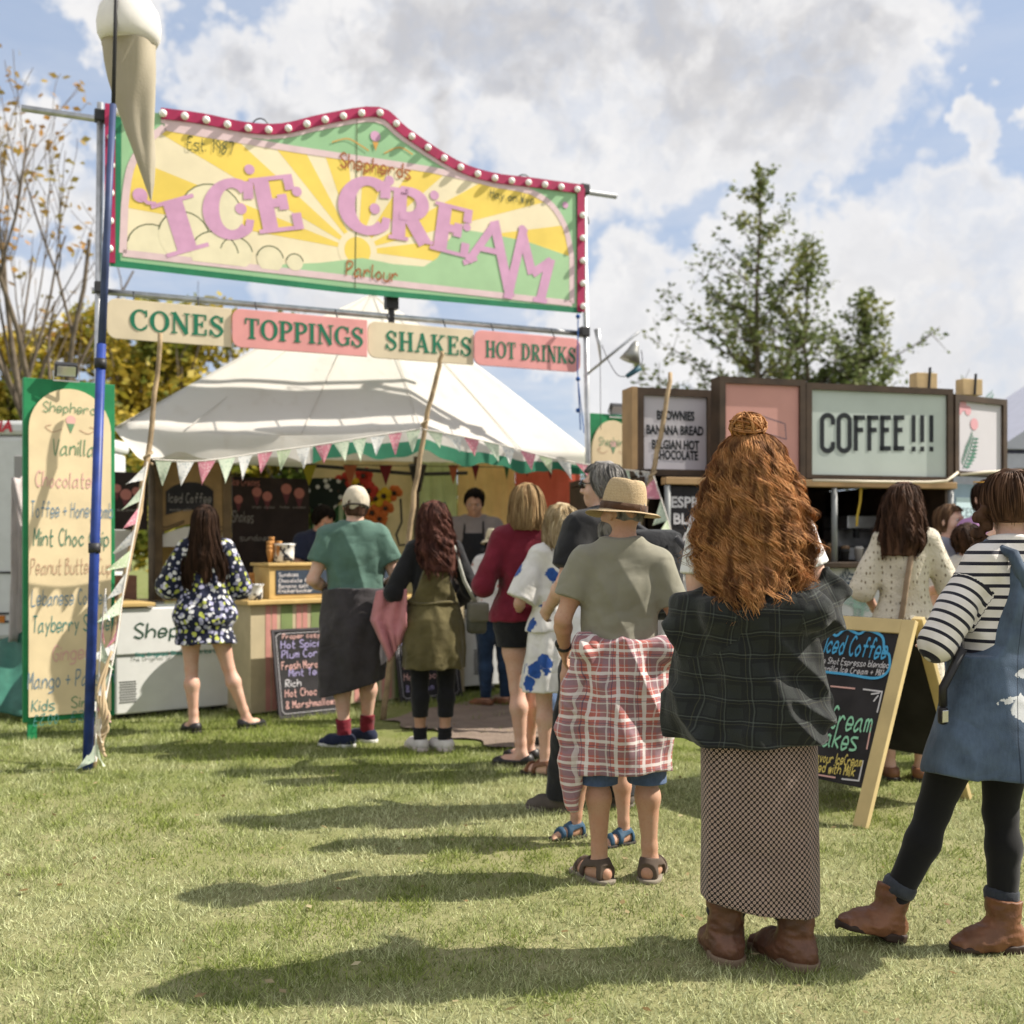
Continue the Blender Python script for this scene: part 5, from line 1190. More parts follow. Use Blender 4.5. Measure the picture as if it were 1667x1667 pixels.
def lean_board(px0, px1, Y0, h, lines, label, name='chalkboard', lean=.14, frame=None, x0=None, group='chalkboards at the stall'):
    a = base(px0, 0, Y0); x = CPN.x; d = -CPN.n; z = (Vector((0, 0, 1))*h+d*lean).normalized(); q = base(px1, 0, 8.); 
    w = 0; 
    for i in range(400):
        w += .005; p = a+x*w
        if CX0+FPX*p.x/p.y >= px1: break
    pn = Panel(a, x, z); t = thing(name, label, 'chalkboard', a, group); L = h
    m = MB(); m.prism([pn.at(*p, -.012) for p in ((0, .0), (w, .0), (w, L), (0, L))], pn.n*.012); m.build('slate', CHALK, t)
    f = MB(); e = .02
    for p, s1, s2 in (((0, 0), w, e), ((0, L-e), w, e), ((0, e), e, L-2*e), ((w-e, e), e, L-2*e)): f.frame(pn.at(*p, .0), pn.x*s1, pn.z*s2, pn.n*.010)
    f.build('frame', frame or mat('slate_frame', (.05, .045, .05), .6, var=.3), t)
    l = MB()
    for txt, y, xa, hh, c in lines: qd, wd = hand(txt, hh, hh*.12, .04); k = min(1., (w-.06-xa)/wd); l_ = [[(p.x*k, p.y) for p in f_] for f_ in qd]; pn.put(l, l_, .004, c, xa, y)
    bd = [(.035, .06), (.035, L-.06), (.06, L-.035), (w-.06, L-.035), (w-.035, L-.06), (w-.035, .06), (w-.06, .035), (.06, .035), (.035, .06)]; pn.put(l, ribbon(bd, .0035), .004, 0)
    l.build('lettering', [CW, CP, CV, CY], t)
c0 = 8.47
lean_board(454, 560, c0, .71, [('Proper cosy', .63, .09, .04, 1), ('Hot Spiced', .555, .07, .06, 2), ('Plum Cordial', .475, .07, .06, 2), ('Fresh Moroccan', .385, .06, .06, 1), ('Mint Tea', .325, .12, .055, 2), ('Rich', .245, .08, .055, 0), ('Hot Chocolate', .165, .07, .06, 1), ('& Marshmallows', .075, .07, .055, 1)], 'black chalkboard of hot drinks leaning on the striped counter beside the man in green')
lean_board(652, 752, 9.35, .71, [('Iced Teas', .6, .07, .06, 1), ('Sundaes', .5, .07, .06, 2), ('Floats', .41, .07, .06, 0), ('Rich', .29, .07, .06, 1), ('Hot Chocolate', .19, .06, .06, 1), ('& Cream', .09, .07, .055, 2)], 'black chalkboard leaning on the counter behind the woman in the olive dress')
def cabinet(s0, w, label):
    pn = Panel(CPN.at(s0, .928, -.12), CPN.x); t = thing('display_cabinet', label, 'cabinet', pn.o, 'yellow cabinets on the striped counter')
    m = MB(); m.frame(pn.at(0, 0, -.3), pn.x*w, pn.n*.3, Vector((0, 0, .27))); m.build('case', WOOD, t, bevel=.005); m = MB(); m.frame(pn.at(-.02, .272, -.32), pn.x*(w+.04), pn.n*.345, Vector((0, 0, .025))); m.build('top', WOOD, t, bevel=.004)
    m = MB(); m.frame(pn.at(.06, .035, .0), pn.x*(w-.10), pn.n*.006, Vector((0, 0, .2))); m.build('slate', mat('slate_blue', (.03, .045, .07), .7, var=.3), t)
    l = MB(); [pn.put(l, hand(tx, .032, .005)[0], .009, 0, .08, y) for tx, y in (('Sundaes', .185), ('Chocolate fudge', .135), ('Banana split', .09), ('Knickerbocker', .05))]; l.build('lettering', CW, t)
cabinet(.22, .60, 'yellow wooden cabinet with a dark slate front left of the man in green'); cabinet(.98, .50, 'yellow wooden cabinet with a dark slate front behind the woman in the olive dress')
def cow():
    def f(t, tex): v = t.noise(tex.outputs['Object'], 17, 2); return t.mix(t.ramp(v, .55, .58), (.72, .72, .70), (.03, .035, .05))
    return mat('cow_print', fn=f, rough=.3)
def pot(p, r, h, label):
    m = MB(); m.lathe((0, 0, 0), [(r*.8, 0), (r*.95, h*.1), (r, h*.5), (r, h*.85), (r*1.15, h*.92), (r*1.15, h), (r*.9, h), (r*.85, h*.4)], 20); o = m.build('pot', cow(), None, True); o.location = p; tag(o, label, 'pot')
pot(CPN.at(.07, .928, -.06), .058, .13, 'small cow print pot on the left end of the counter top'); pot(CPN.at(.42, 1.227, -.25), .085, .16, 'wide cow print pot standing on the yellow cabinet')
WAF = mat('wafer', (.42, .20, .06), .8, var=.25, vscale=30, bump=.5, bscale=90)
for i, (s, off, n) in enumerate(((.26, -.20, 3), (.31, -.26, 4), (.36, -.22, 3), (.15, -.30, 4), (.09, -.26, 3))):
    p = CPN.at(s, 1.228 if s > .2 else .928, off); m = MB()
    for k in range(n): m.lathe(p+Vector((0, 0, .035*k)), [(.006, 0), (.024, .09), (.026, .11), (.022, .11), (.01, .05)], 12)
    tag(m.build('cone_stack', WAF, None, True), ['stack of wafer cones at the left end of the yellow cabinet top', 'tallest stack of wafer cones on the yellow cabinet top', 'stack of wafer cones beside the wide cow print pot', 'tall stack of wafer cones on the counter left of the cabinet', 'short stack of wafer cones on the counter end behind the small pot'][i], 'cone stack', 'stacks of wafer cones by the cabinet')
GLS = mat('cup_plastic', (.45, .52, .48), .15, .5, trans=.4)
for px, py, Y, r, h, lab in ((352, 955, 9.05, .045, .12, 'stack of white paper cups on the freezer top'), (383, 965, 9.1, .05, .17, 'pale green glass jar on the freezer right of the paper cups'), (367, 972, 8.95, .035, .12, 'small clear beaker between the paper cups and the glass jar')):
    m = MB(); m.lathe(W(px, py, Y)-Vector((0, 0, h/2)), [(r*.8, 0), (r, h*.3), (r, h*.9), (r*1.08, h), (r*.9, h), (r*.85, h*.2)], 16); o = m.build('cup' if px != 383 else 'jar', mat('paper_cup', (.68, .66, .62), .6) if px == 352 else GLS, None, True); o.location.z = 0; tag(o, lab, 'cup' if px != 383 else 'jar')
    zb = W(px, py, Y).z-h/2; o.location.z = .893-zb
for px, Y, h, c, lab in ((378, 9.35, .24, (.50, .34, .03), 'tall yellow packet behind the freezer'), (392, 9.4, .2, (.30, .2, .14), 'brown packet beside the tall yellow one')):
    m = MB(); p = base(px, 0, Y); m.box((p.x, p.y, .893), .06, .04, h, .5); tag(m.build('packet', mat('packet%d' % px, c, .6), None, bevel=.004), lab, 'packet')
m = MB(); p0, p1 = base(188, 0, 9.0), base(392, 0, 9.5); pn_ = Panel(p0-CPN.n*.12, p1-p0); m.frame(pn_.at(0, .862, -.5), pn_.x*(p1-p0).length, pn_.n*.5, Vector((0, 0, .03))); tag(m.build('back_shelf', OAK, None), 'low wooden shelf running behind the white freezer', 'shelf')
def surround():
    a, b = base(252, 0, 9.45), base(377, 0, 9.7); pn = Panel(a, b-a); w = (b-a).length; t = thing('carved_panel', 'tall carved wooden surround with an arched black sign behind the floral topped woman', 'wooden panel', a)
    g = lambda l: [pn.frompx(*p) for p in l]
    m = MB(); q = g([(255, 870), (255, 752), (373, 752), (373, 872)])+g([(345, 862), (320, 852), (300, 855), (275, 862)]); m.prism([pn.at(*p, -.04) for p in q][::-1], pn.n*.04); m.build('headboard', OAK, t, bevel=.006)
    m = MB(); [m.frame(pn.at(pn.frompx(x, 900)[0]-.02, .86, -.05), pn.x*.075, pn.n*.07, Vector((0, 0, 1.25))) for x in (254, 366)]; m.build('post', mat('dark_wood', (.13, .085, .04), .6, var=.3), t, bevel=.005)
    m = MB(); q = g([(270, 838), (270, 800)])+g(crom([(270, 800), (285, 790), (310, 785), (332, 789), (347, 799)], 3)[1:])+g([(347, 838), (325, 830), (300, 830)]); m.prism([pn.at(*p, .001) for p in q][::-1], pn.n*.01); m.build('black_sign', CHALK, t)
    l = MB()
    for tx, px, py, x1, hh in (('Iced Coffee', 274, 818, 343, .085), ('made with our milk', 276, 832, 342, .03)): qd, wd = hand(tx, 1, .1); x0, y0 = pn.frompx(px, py); k = (pn.frompx(x1, py)[0]-x0)/wd; pn.put(l, [[(x0+p.x*k, y0+p.y*hh) for p in f] for f in qd], .0135, 0)
    l.build('lettering', mat('sign_grey', (.28, .26, .24), .8), t)
    m = MB()
    for sx in (0, 1):
        X = lambda p: p if not sx else 628-p
        for d in (0, 5): pts = [(X(256+d), 790), (X(263-d*.4), 800), (X(258+d), 815), (X(256+d), 845), (X(262+d*.6), 862-d), (X(275), 862-d), (X(300), 850-d*.5)]; m.tube([pn.at(*p, .004) for p in g(crom(pts, 4))], .007, 6)
    m.build('carving', mat('dark_wood'), t, True)
    m = MB(); q = g([(252, 960), (252, 876)])+g([(275, 866), (300, 858), (320, 857), (345, 866), (372, 878)])+g([(372, 960), (362, 960), (362, 890), (264, 890), (264, 960)]); m.prism([pn.at(*p, -.03) for p in q][::-1], pn.n*.02); m.build('white_panel', mat('panel_white', (.62, .59, .53), .6, var=.05), t)
    m = MB(); q = g([(262, 965), (262, 889), (364, 889), (364, 965)]); m.prism([pn.at(*p, -.3) for p in q][::-1], pn.n*.02); m.build('inner_back', mat('ochre_wall', (.25, .16, .04), .7), t)
surround()
def back_menu(px0, px1, y0, y1, Y0, Y1, label, cones, words_):
    pn = Panel(W(px0, y1, Y0), base(px1, 0, Y1)-base(px0, 0, Y0)); w = (base(px1, 0, Y1)-base(px0, 0, Y0)).length; h = (y1-y0)*Y0/FPX; t = thing('menu_chalkboard', label, 'chalkboard', pn.o, 'dark menu boards at the back of the tent')
    m = MB(); m.prism([pn.at(*p, -.03) for p in ((0, 0), (w, 0), (w, h-.03), (w-.03, h), (0, h))], pn.n*.03); m.build('slate', mat('brown_slate', (.035, .024, .022), .75, var=.3), t)
    l = MB()
    for (px, py, r) in cones:
        x, y = pn.frompx(px, py); rr = r*Y0/FPX; pn.put(l, [disc(x, y, rr, 16)], .004, 0); pn.put(l, [[(x-rr*.75, y-rr*.7), (x, y-rr*3), (x+rr*.75, y-rr*.7)]], .0035, 1)
    for tx, px, py, x1, hh, c in words_: qd, wd = hand(tx, 1, .13, .05); x0, yb = pn.frompx(px, py); k = (pn.frompx(x1, py)[0]-x0)/wd; pn.put(l, [[(x0+p.x*k, yb+p.y*hh) for p in f] for f in qd], .005, c)
    l.build('chalk_drawing', [mat('chalk_salmon', (.50, .20, .17), .9), mat('chalk_wine', (.16, .05, .06), .9), mat('chalk_grey', (.30, .28, .26), .9)], t)
back_menu(378, 503, 776, 940, 10.4, 10.75, 'large dark menu board with pink ice cream drawings at the back of the tent', [(388, 813, 7), (418, 801, 8), (435, 808, 8), (466, 796, 9), (487, 803, 9)], [('Ice Creams', 378, 790, 422, .07, 0), ('Shakes', 378, 850, 412, .11, 2), ('single  double', 410, 827, 446, .025, 2), ('tubs  cones', 455, 827, 497, .025, 2), ('sundaes', 390, 880, 440, .06, 2)])
back_menu(184, 240, 768, 862, 9.9, 10.0, 'smaller dark menu board with pink drawings at the left end of the tent', [(190, 795, 7), (205, 805, 9), (222, 800, 7)], [('scoops', 190, 832, 232, .03, 2)])
m = MB(); m.prism([W(184, 930, 9.6), W(213, 930, 9.65), W(213, 863, 9.65), W(184, 863, 9.6)], (0, .02, 0)); tag(m.build('price_list', mat('paper', (.55, .52, .46), .8, var=.08), None), 'pale paper price list hung below the small dark menu board', 'price list')
m = MB(); m.box((W(200, 985, 9.3).x, 9.3, .893), .2, .2, .22, .5); tag(m.build('cardboard_box', mat('cardboard', (.22, .11, .07), .8, var=.2), None, bevel=.006), 'brown cardboard box on the shelf below the paper price list', 'box')
def freezer_two():
    a, b = base(768, 0, 10.1), base(834, 0, 10.3); pn = Panel(a, b-a); w = .62; t = thing('chest_freezer', 'smaller white freezer with side vents standing at the right end of the counter', 'freezer', a)
    m = MB(); m.frame(pn.at(-.12, .05, -.5), pn.x*(w), pn.n*.5, Vector((0, 0, .66))); m.build('body', WHITE, t, bevel=.012); m = MB(); m.frame(pn.at(-.13, .715, -.51), pn.x*(w+.02), pn.n*.525, Vector((0, 0, .05))); m.build('lid', WHITE, t, bevel=.01)
    g = MB(); [g.frame(pn.at(x+.004*(i % 2), .16+i*.022, .0), pn.x*.06, pn.n*.003, Vector((0, 0, .011))) for i in range(11) for x in (.02, .30)]; g.build('vent_grille', DARK, t)
    for x in (-.05, w-.25): m = MB(); m.box(pn.at(x, 0, -.1), .05, .05, .05); m.box(pn.at(x, 0, -.4), .05, .05, .05); m.build('foot', DARK, t)
freezer_two()
def wall_flowers():
    rng = random.Random(4); cols = [mat('flower_red', (.45, .04, .025), .7), mat('flower_yellow', (.60, .40, .02), .7), mat('flower_orange', (.55, .14, .03), .7)]; ctr = mat('flower_centre', (.05, .03, .02), .8)
    for i, (px, py, r, c) in enumerate(((600, 800, .10, 0), (612, 812, .09, 1), (625, 808, .09, 1), (606, 835, .09, 2), (628, 828, .08, 2), (642, 803, .08, 2), (552, 800, .10, 0), (560, 783, .09, 0), (592, 775, .09, 0), (618, 845, .08, 2), (585, 790, .08, 1))):
        Y = 11.15; p = W(px, py, Y); m = MB(); n = 7
        for k in range(n):
            a = 6.28*k/n+rng.random(); q = p+Vector((math.cos(a)*r*.6, rng.uniform(-.02, .02), math.sin(a)*r*.6)); m.sphere(q, (r*.5, .02, r*.5), 8, 5, 0)
        m.sphere(p+Vector((0, -.03, 0)), (r*.3, .025, r*.3), 8, 6, 1); desc = ['red', 'yellow', 'orange'][c]
        where = ['right of the cap of the man in green', 'lower of the two at the wall centre', 'upper right of its pair on the wall', 'below the yellow ones near the cap', 'hanging under the yellow pair', 'standing apart at the right', 'beside the spotted cloth', 'topmost beside the spotted cloth', 'at the top centre of the garland', 'lowest on the cream wall', 'half hidden above the cap'][i]
        tag(m.build('paper_flower', [cols[c], ctr], None, True), desc+' paper flower on the tent wall '+where, 'paper flower', 'paper flowers on the back wall of the tent')
    t = thing('spotted_cloth', 'dark white spotted cloth hung above a green striped cloth inside the tent', 'cloth', W(525, 800, 11.1)); m = MB(); p = W(525, 803, 11.1); vs = []; N = 20
    for i in range(N): a = 6.28*i/N; r = .24+.03*math.sin(3*a); vs.append(p+Vector((math.cos(a)*r, 0, math.sin(a)*r*.75)))
    def f(tt, tex): v = tt.vor(tex.outputs['Object'], 11); return tt.mix(tt.ramp(v.outputs['Distance'], .28, .34), (.65, .65, .62), (.012, .02, .015))
    m.prism(vs, (0, .05, 0)); m.build('cloth', mat('spots', fn=f, rough=.8), t)
    def f2(tt, tex): x = tt.sep(tex.outputs['Object'])[0]; s = tt.ramp(tt.math('SINE', tt.math('MULTIPLY', x, 70)), -.1, .1); return tt.mix(s, (.05, .14, .06), (.55, .68, .42))
    m = MB(); m.prism([W(505, 930, 11.15), W(570, 930, 11.15), W(565, 822, 11.15), W(506, 822, 11.15)], (0, .03, 0)); m.build('striped_cloth', mat('green_stripe_cloth', fn=f2, rough=.8, trans=.3), t)
    t = thing('bunting', 'small dark red and orange bunting strung inside the tent', 'bunting', W(600, 757, 10.4)); m = MB(); m.tube([W(560, 757, 10.4), W(930, 762, 10.9)], .004, 4); m.build('cord', DARK, t)
    for px, c, w_, h_ in ((570, 1, 22, 38), (628, 0, 22, 34), (738, 1, 16, 32), (774, 0, 13, 26), (825, 2, 10, 24), (858, 0, 10, 20), (896, 0, 12, 24), (503, 3, 24, 34)):
        m = MB(); Y = 10.4+(px-560)*.00135; m.prism([W(px-w_/2, 757, Y), W(px, 757+h_, Y), W(px+w_/2, 757, Y)], (0, .006, 0)); m.build('flag', mat('inner_flag%d' % c, [(.22, .03, .04), (.50, .16, .08), (.05, .14, .06), (.42, .38, .04)][c], .8, trans=.35), t)
    t = thing('wall_hose', 'dark looped hose hanging on the cream tent wall', 'hose', W(648, 850, 11.2)); m = MB(); m.tube([W(652, 812, 11.2), W(654, 850, 11.2), W(645, 870, 11.2), W(650, 888, 11.2), W(668, 885, 11.2)], .012, 6); m.build('tube', DARK, t, True)
wall_flowers()
# ================================================================== LEFT EDGE: trailer and sheets
def trailer():
    t = thing('white_trailer', 'white catering trailer with red italic lettering at the left edge', 'trailer', (-6.5, 11.3, 0)); TW = mat('trailer_white', (.62, .63, .63), .35, .4, var=.05)
    m = MB(); m.frame((-8.6, 10.5, .45), (4.05, 0, 0), (0, 2.2, 0), (0, 0, 2.0)); m.build('body', TW, t, bevel=.05); m = MB(); m.frame((-8.62, 10.48, 2.453), (4.1, 0, 0), (0, 2.24, 0), (0, 0, .14)); m.build('roof', TW, t, bevel=.04)
    m = MB(); pn = Panel((-6.6, 10.475, 2.47), (1, 0, 0)); q, w = sans('ICE TRIA', .13, .004); pn.put(m, [[(p.x+p.y*.2, p.y) for p in f] for f in q], .008, 0, 1.15, .015, 1.15); m.build('lettering', mat('trailer_red', (.55, .03, .05), .5), t)
    m = MB(); [m.frame((-8.5, 10.49, z), (3.9, 0, 0), (0, .009, 0), (0, 0, .02)) for z in (.62, .70, 1.1)]; m.build('trim_strip', DARK, t)
    m = MB(); m.frame((-5.2, 10.485, .62), (.25, 0, 0), (0, .014, 0), (0, 0, .07)); m.build('side_lamp', mat('amber', (.5, .16, .02), .3), t)
    for x in (-7.3, -6.5): m = MB(); m.tube([(x, 10.52, .32), (x, 10.75, .32)], .32, 24); w_ = m.build('wheel', mat('rubber', (.02, .02, .02), .8), t); m = MB(); m.tube([(x, 10.50, .32), (x, 10.53, .32)], .18, 20); m.build('rim', STEEL, w_)
    m = MB(); m.frame((-8.5, 10.6, .28), (3.9, 0, 0), (0, 2, 0), (0, 0, .17)); m.build('chassis', DARK, t)
trailer()
def sheet(pts, label, m, name, amp=.05, seed=1):
    """hanging sheet: pts = left edge and right edge polylines (top to bottom)"""
    A, B = pts; N, K = 28, 14; vs = []
    def on(P, v): x = v*(len(P)-1); i = min(int(x), len(P)-2); return Vector(P[i]).lerp(Vector(P[i+1]), x-i)
    for j in range(N+1):
        for i in range(K+1):
            v, u = j/N, i/K; p = on(A, v).lerp(on(B, v), u); f = float(vnoise(np.array(u*5.+seed), np.array(v*2.5), np.array(seed*1.)))-.5; vs.append(p+Vector((0, -1, .2))*f*amp*2+Vector((0, 1, 0))*.02*math.sin(u*17+v*3))
    b = MB(); b.add(vs, [(j*(K+1)+i, j*(K+1)+i+1, (j+1)*(K+1)+i+1, (j+1)*(K+1)+i) for j in range(N) for i in range(K)]); o = b.build(name, m, None, True); s_ = o.modifiers.new('thick', 'SOLIDIFY'); s_.thickness = .008; return o
tag(sheet(([W(20, 780, 8.9), W(14, 1045, 8.7)], [W(40, 775, 9.1), W(46, 1045, 9.0)]), '', mat('pale_sheet', (.60, .54, .53), .8, var=.1, trans=.25), 'hanging_sheet', .04), 'pale grey pink sheet hanging behind the left flavour board', 'sheet')
tag(sheet(([W(-60, 1060, 8.9), W(-70, 1130, 8.6), W(-60, 1150, 8.4)], [W(46, 1030, 8.9), W(48, 1120, 8.5), W(44, 1168, 8.3)]), '', mat('green_tarp', (.035, .13, .095), .45, var=.2), 'tarpaulin', .10, 3), 'crumpled dark green tarpaulin on the grass behind the left flavour board', 'tarpaulin')
m = MB(); m.frame(W(22, 785, 9.2)+Vector((0, 0, -.05)), (.12, 0, 0), (0, .1, 0), (0, 0, .28)); tag(m.build('grey_locker', mat('locker_grey', (.30, .29, .29), .6), None, bevel=.01), 'grey metal box fixed behind the left flavour board', 'box')
# ================================================================== THE COFFEE STALL
CFO, CFE = base(1172, 0, 8.3), base(1552, 0, 8.85); CF = Panel(CFO, CFE-CFO)
BRW = mat('stall_brown', (.055, .035, .022), .6, var=.35, vscale=5); BRL = mat('stall_plywood', (.34, .22, .11), .65, var=.2, vscale=4); SM = mat('coffee_mint', (.47, .53, .495), .6, var=.05, vscale=3); SPK = mat('coffee_pink', (.58, .30, .26), .6, var=.05, vscale=3); SLV = mat('coffee_lilac', (.55, .53, .57), .6, var=.04, vscale=3); BLK = mat('letter_black', (.012, .016, .02), .5); LF = mat('leaf_print', (.08, .20, .15), .7, var=.3, vscale=20); LF2 = mat('leaf_print_pale', (.30, .46, .40), .7, var=.3, vscale=20); PR = mat('petal_print', (.62, .32, .36), .7); NV = mat('navy_print', (.05, .08, .13), .7)
def box_sign(pn, x0, x1, z0, z1, face, t, name, depth=.16, fr=.05):
    a = pn.at; f = MB()
    for (p, w, h) in (((x0, z0), x1-x0, fr*.6), ((x0, z1-fr), x1-x0, fr), ((x0, z0+fr*.6), fr, z1-z0-fr*1.6), ((x1-fr, z0+fr*.6), fr, z1-z0-fr*1.6)): f.frame(a(*p, -depth), pn.x*w, pn.n*depth, pn.z*h)
    f.build(name+'_frame', BRW, t); m = MB(); m.frame(a(x0+fr*.5, z0+fr*.3, -.036), pn.x*(x1-x0-fr), pn.n*.01, pn.z*(z1-z0-fr*.8)); return m.build(name+'_face', face, t), -.0259
def leaf_shape(pn, mb, x, y, L, ang, off, mi, lobes=9):
    """a drawn palm frond: midrib and leaflets"""
    c, s = math.cos(ang), math.sin(ang); T = lambda p: (x+p[0]*c-p[1]*s, y+p[0]*s+p[1]*c); q = []
    for i in range(lobes):
        f = (i+.5)/lobes; bx = L*f; l = L*.30*(1-.6*abs(f-.4)); bend = .16*L*f*f
        for sg in (-1, 1): q.append([T((bx, bend)), T((bx+l*.5, bend+sg*l*.55+l*.12)), T((bx+l*.75, bend+sg*l)), T((bx+l*.2, bend+sg*l*.62))])
    q += ribbon([T((L*k/6, .16*L*(k/6)**2)) for k in range(7)], L*.03); pn.put(mb, q, off, mi)
def coffee_stall():
    t = thing('coffee_stall', 'dark brown coffee stall with a mint COFFEE!!! sign and pink panel', 'market stall', CFO); pn = CF
    X = lambda px, py=800: pn.frompx(px, py)[0]; Z = lambda px, py: pn.frompx(px, py)[1]; W_ = (CFE-CFO).length
    zt, zb = Z(1300, 622), Z(1300, 778)
    box_sign(pn, 0, X(1312), zb, zt+.02, SPK, t, 'pink_sign'); _, o = box_sign(pn, X(1313), X(1552), zb, zt, SM, t, 'coffee_sign')
    m = MB(); k = lambda px, py: pn.frompx(px, py, o)
    # COFFEE !!! condensed capitals, strokes in reference pixels
    st = []; y0, y1 = 676, 734
    def arcC(xc, w, full): r = w/2; return [(xc+r*math.cos(R(a)), y0+r-r*math.sin(R(a))) for a in range(0 if full else 10, 181, 15)]+[(xc+r*math.cos(R(a)), y1-r-r*math.sin(R(a))) for a in range(180, 361 if full else 351, 15)]
    C = arcC(1347, 18, False); st += [[(C[0][0], C[0][1]+8)]+C+[(C[-1][0], C[-1][1]-8)]]; O = arcC(1374, 18, True); st += [O+[O[0]]]
    for x in (1393, 1415): st += [[(x, y1), (x, y0)], [(x-4, y0+4), (x+15, y0+4)], [(x, 700), (x+12, 700)]]
    for x in (1436, 1458): st += [[(x, y1), (x, y0)], [(x-4, y0+4), (x+14, y0+4)], [(x, 700), (x+11, 700)], [(x-4, y1-4), (x+14, y1-4)]]
    for x in (1487, 1501, 1516): st += [[(x, y0), (x, 720)], [(x, 727), (x, 735)]]
    for s_ in st: pn.put(m, ribbon([k(*p) for p in s_], .038), o+.003, 0)
    m.build('lettering', BLK, t)
    m = MB(); w0 = [k(1222, 688), k(1280, 700), k(1282, 725)]; pn.put(m, ribbon([k(1225, 672), k(1278, 690), k(1280, 715), k(1225, 700)], .006), o+.0005, 0); m.build('line_drawing', NV, t)
    # carcass
    D = 1.9; a = pn.at; xl, xr = X(1075)-.1, W_
    m = MB(); m.frame(a(xl, .02, -D), pn.x*(xr-xl), pn.n*.04, pn.z*(zb)); m.build('back_wall', BRW, t); m = MB(); m.frame(a(xl, .02, -D+.04), pn.x*.04, pn.n*(D-.2), pn.z*(zb-.02)); m.build('side_wall', BRW, t); m = MB(); m.frame(a(xr-.04, .02, -D+.04), pn.x*.04, pn.n*(D-.09), pn.z*(zb-.02)); m.build('side_wall', BRW, t); m = MB(); m.frame(a(xl, zb+.01, -D), pn.x*(xr-xl), pn.n*(D-.17), pn.z*.05); m.build('roof', BRW, t)
    m = MB(); m.frame(a(X(1080), zb-.07, -.05), pn.x*(xr-X(1080)), pn.n*.10, pn.z*.055); m.build('beam', BRL, t, bevel=.005)
    zc = Z(1400, 918); m = MB(); m.frame(a(X(1075), zc-.03, -.45), pn.x*(xr-X(1075)), pn.n*.52, pn.z*.045); m.build('counter_top', BRW, t, bevel=.005)
    m = MB(); m.frame(a(X(1080), .30, -.40), pn.x*(xr-X(1080)), pn.n*.38, pn.z*(zc-.335)); m.build('counter_front', mat('counter_white', (.60, .60, .62), .6, var=.05, vscale=3), t)
    m = MB(); leaf_shape(pn, m, *k(1345, 985), .33, .75, -.014, 1); leaf_shape(pn, m, *k(1395, 1010), .22, 1.4, -.013, 0); leaf_shape(pn, m, *k(1420, 990), .25, 2.7, -.012, 0); leaf_shape(pn, m, *k(1470, 1040), .3, 1.2, -.013, 0); leaf_shape(pn, m, *k(1090, 1080), .3, 1.0, -.013, 0); leaf_shape(pn, m, *k(1230, 1060), .3, 1.9, -.013, 1); m.build('leaf_print', [LF2, NV], t)
    for x in (X(1356), X(1545), X(1085)): m = MB(); m.tube([a(x, zc+.016, .02), a(x, zb-.075, .02)], .024, 10); m.build('post', mat('grey_post', (.22, .23, .23), .5), t, True)
    for x in (xl+.05, X(1300), xr-.08): m = MB(); m.frame(a(x, -.02, -.3), pn.x*.06, pn.n*.06, pn.z*.32); m.build('leg', BRW, t)
    m = MB(); m.frame(a(X(1085), Z(1100, 932), -.02), pn.x*(X(1300)-X(1085)), pn.n*.03, pn.z*(Z(1100, 792)-Z(1100, 932))); m.build('black_menu', CHALK, t)
    m = MB()
    for tx, py, xx in (('ESPRESSO', 826, 1088), ('BLACK', 853, 1092), ('FLAT', 884, 1084), ('WHITE', 912, 1096), ('LATTE', 826, 1230), ('MOCHA', 853, 1230), ('TEA', 884, 1230)): q, w = sans(tx, .115, .0035); x0, y0_ = k(xx, py); pn.put(m, q, .014, 0, x0, y0_, 1.)
    m.build('menu_lettering', CW, t)
coffee_stall()
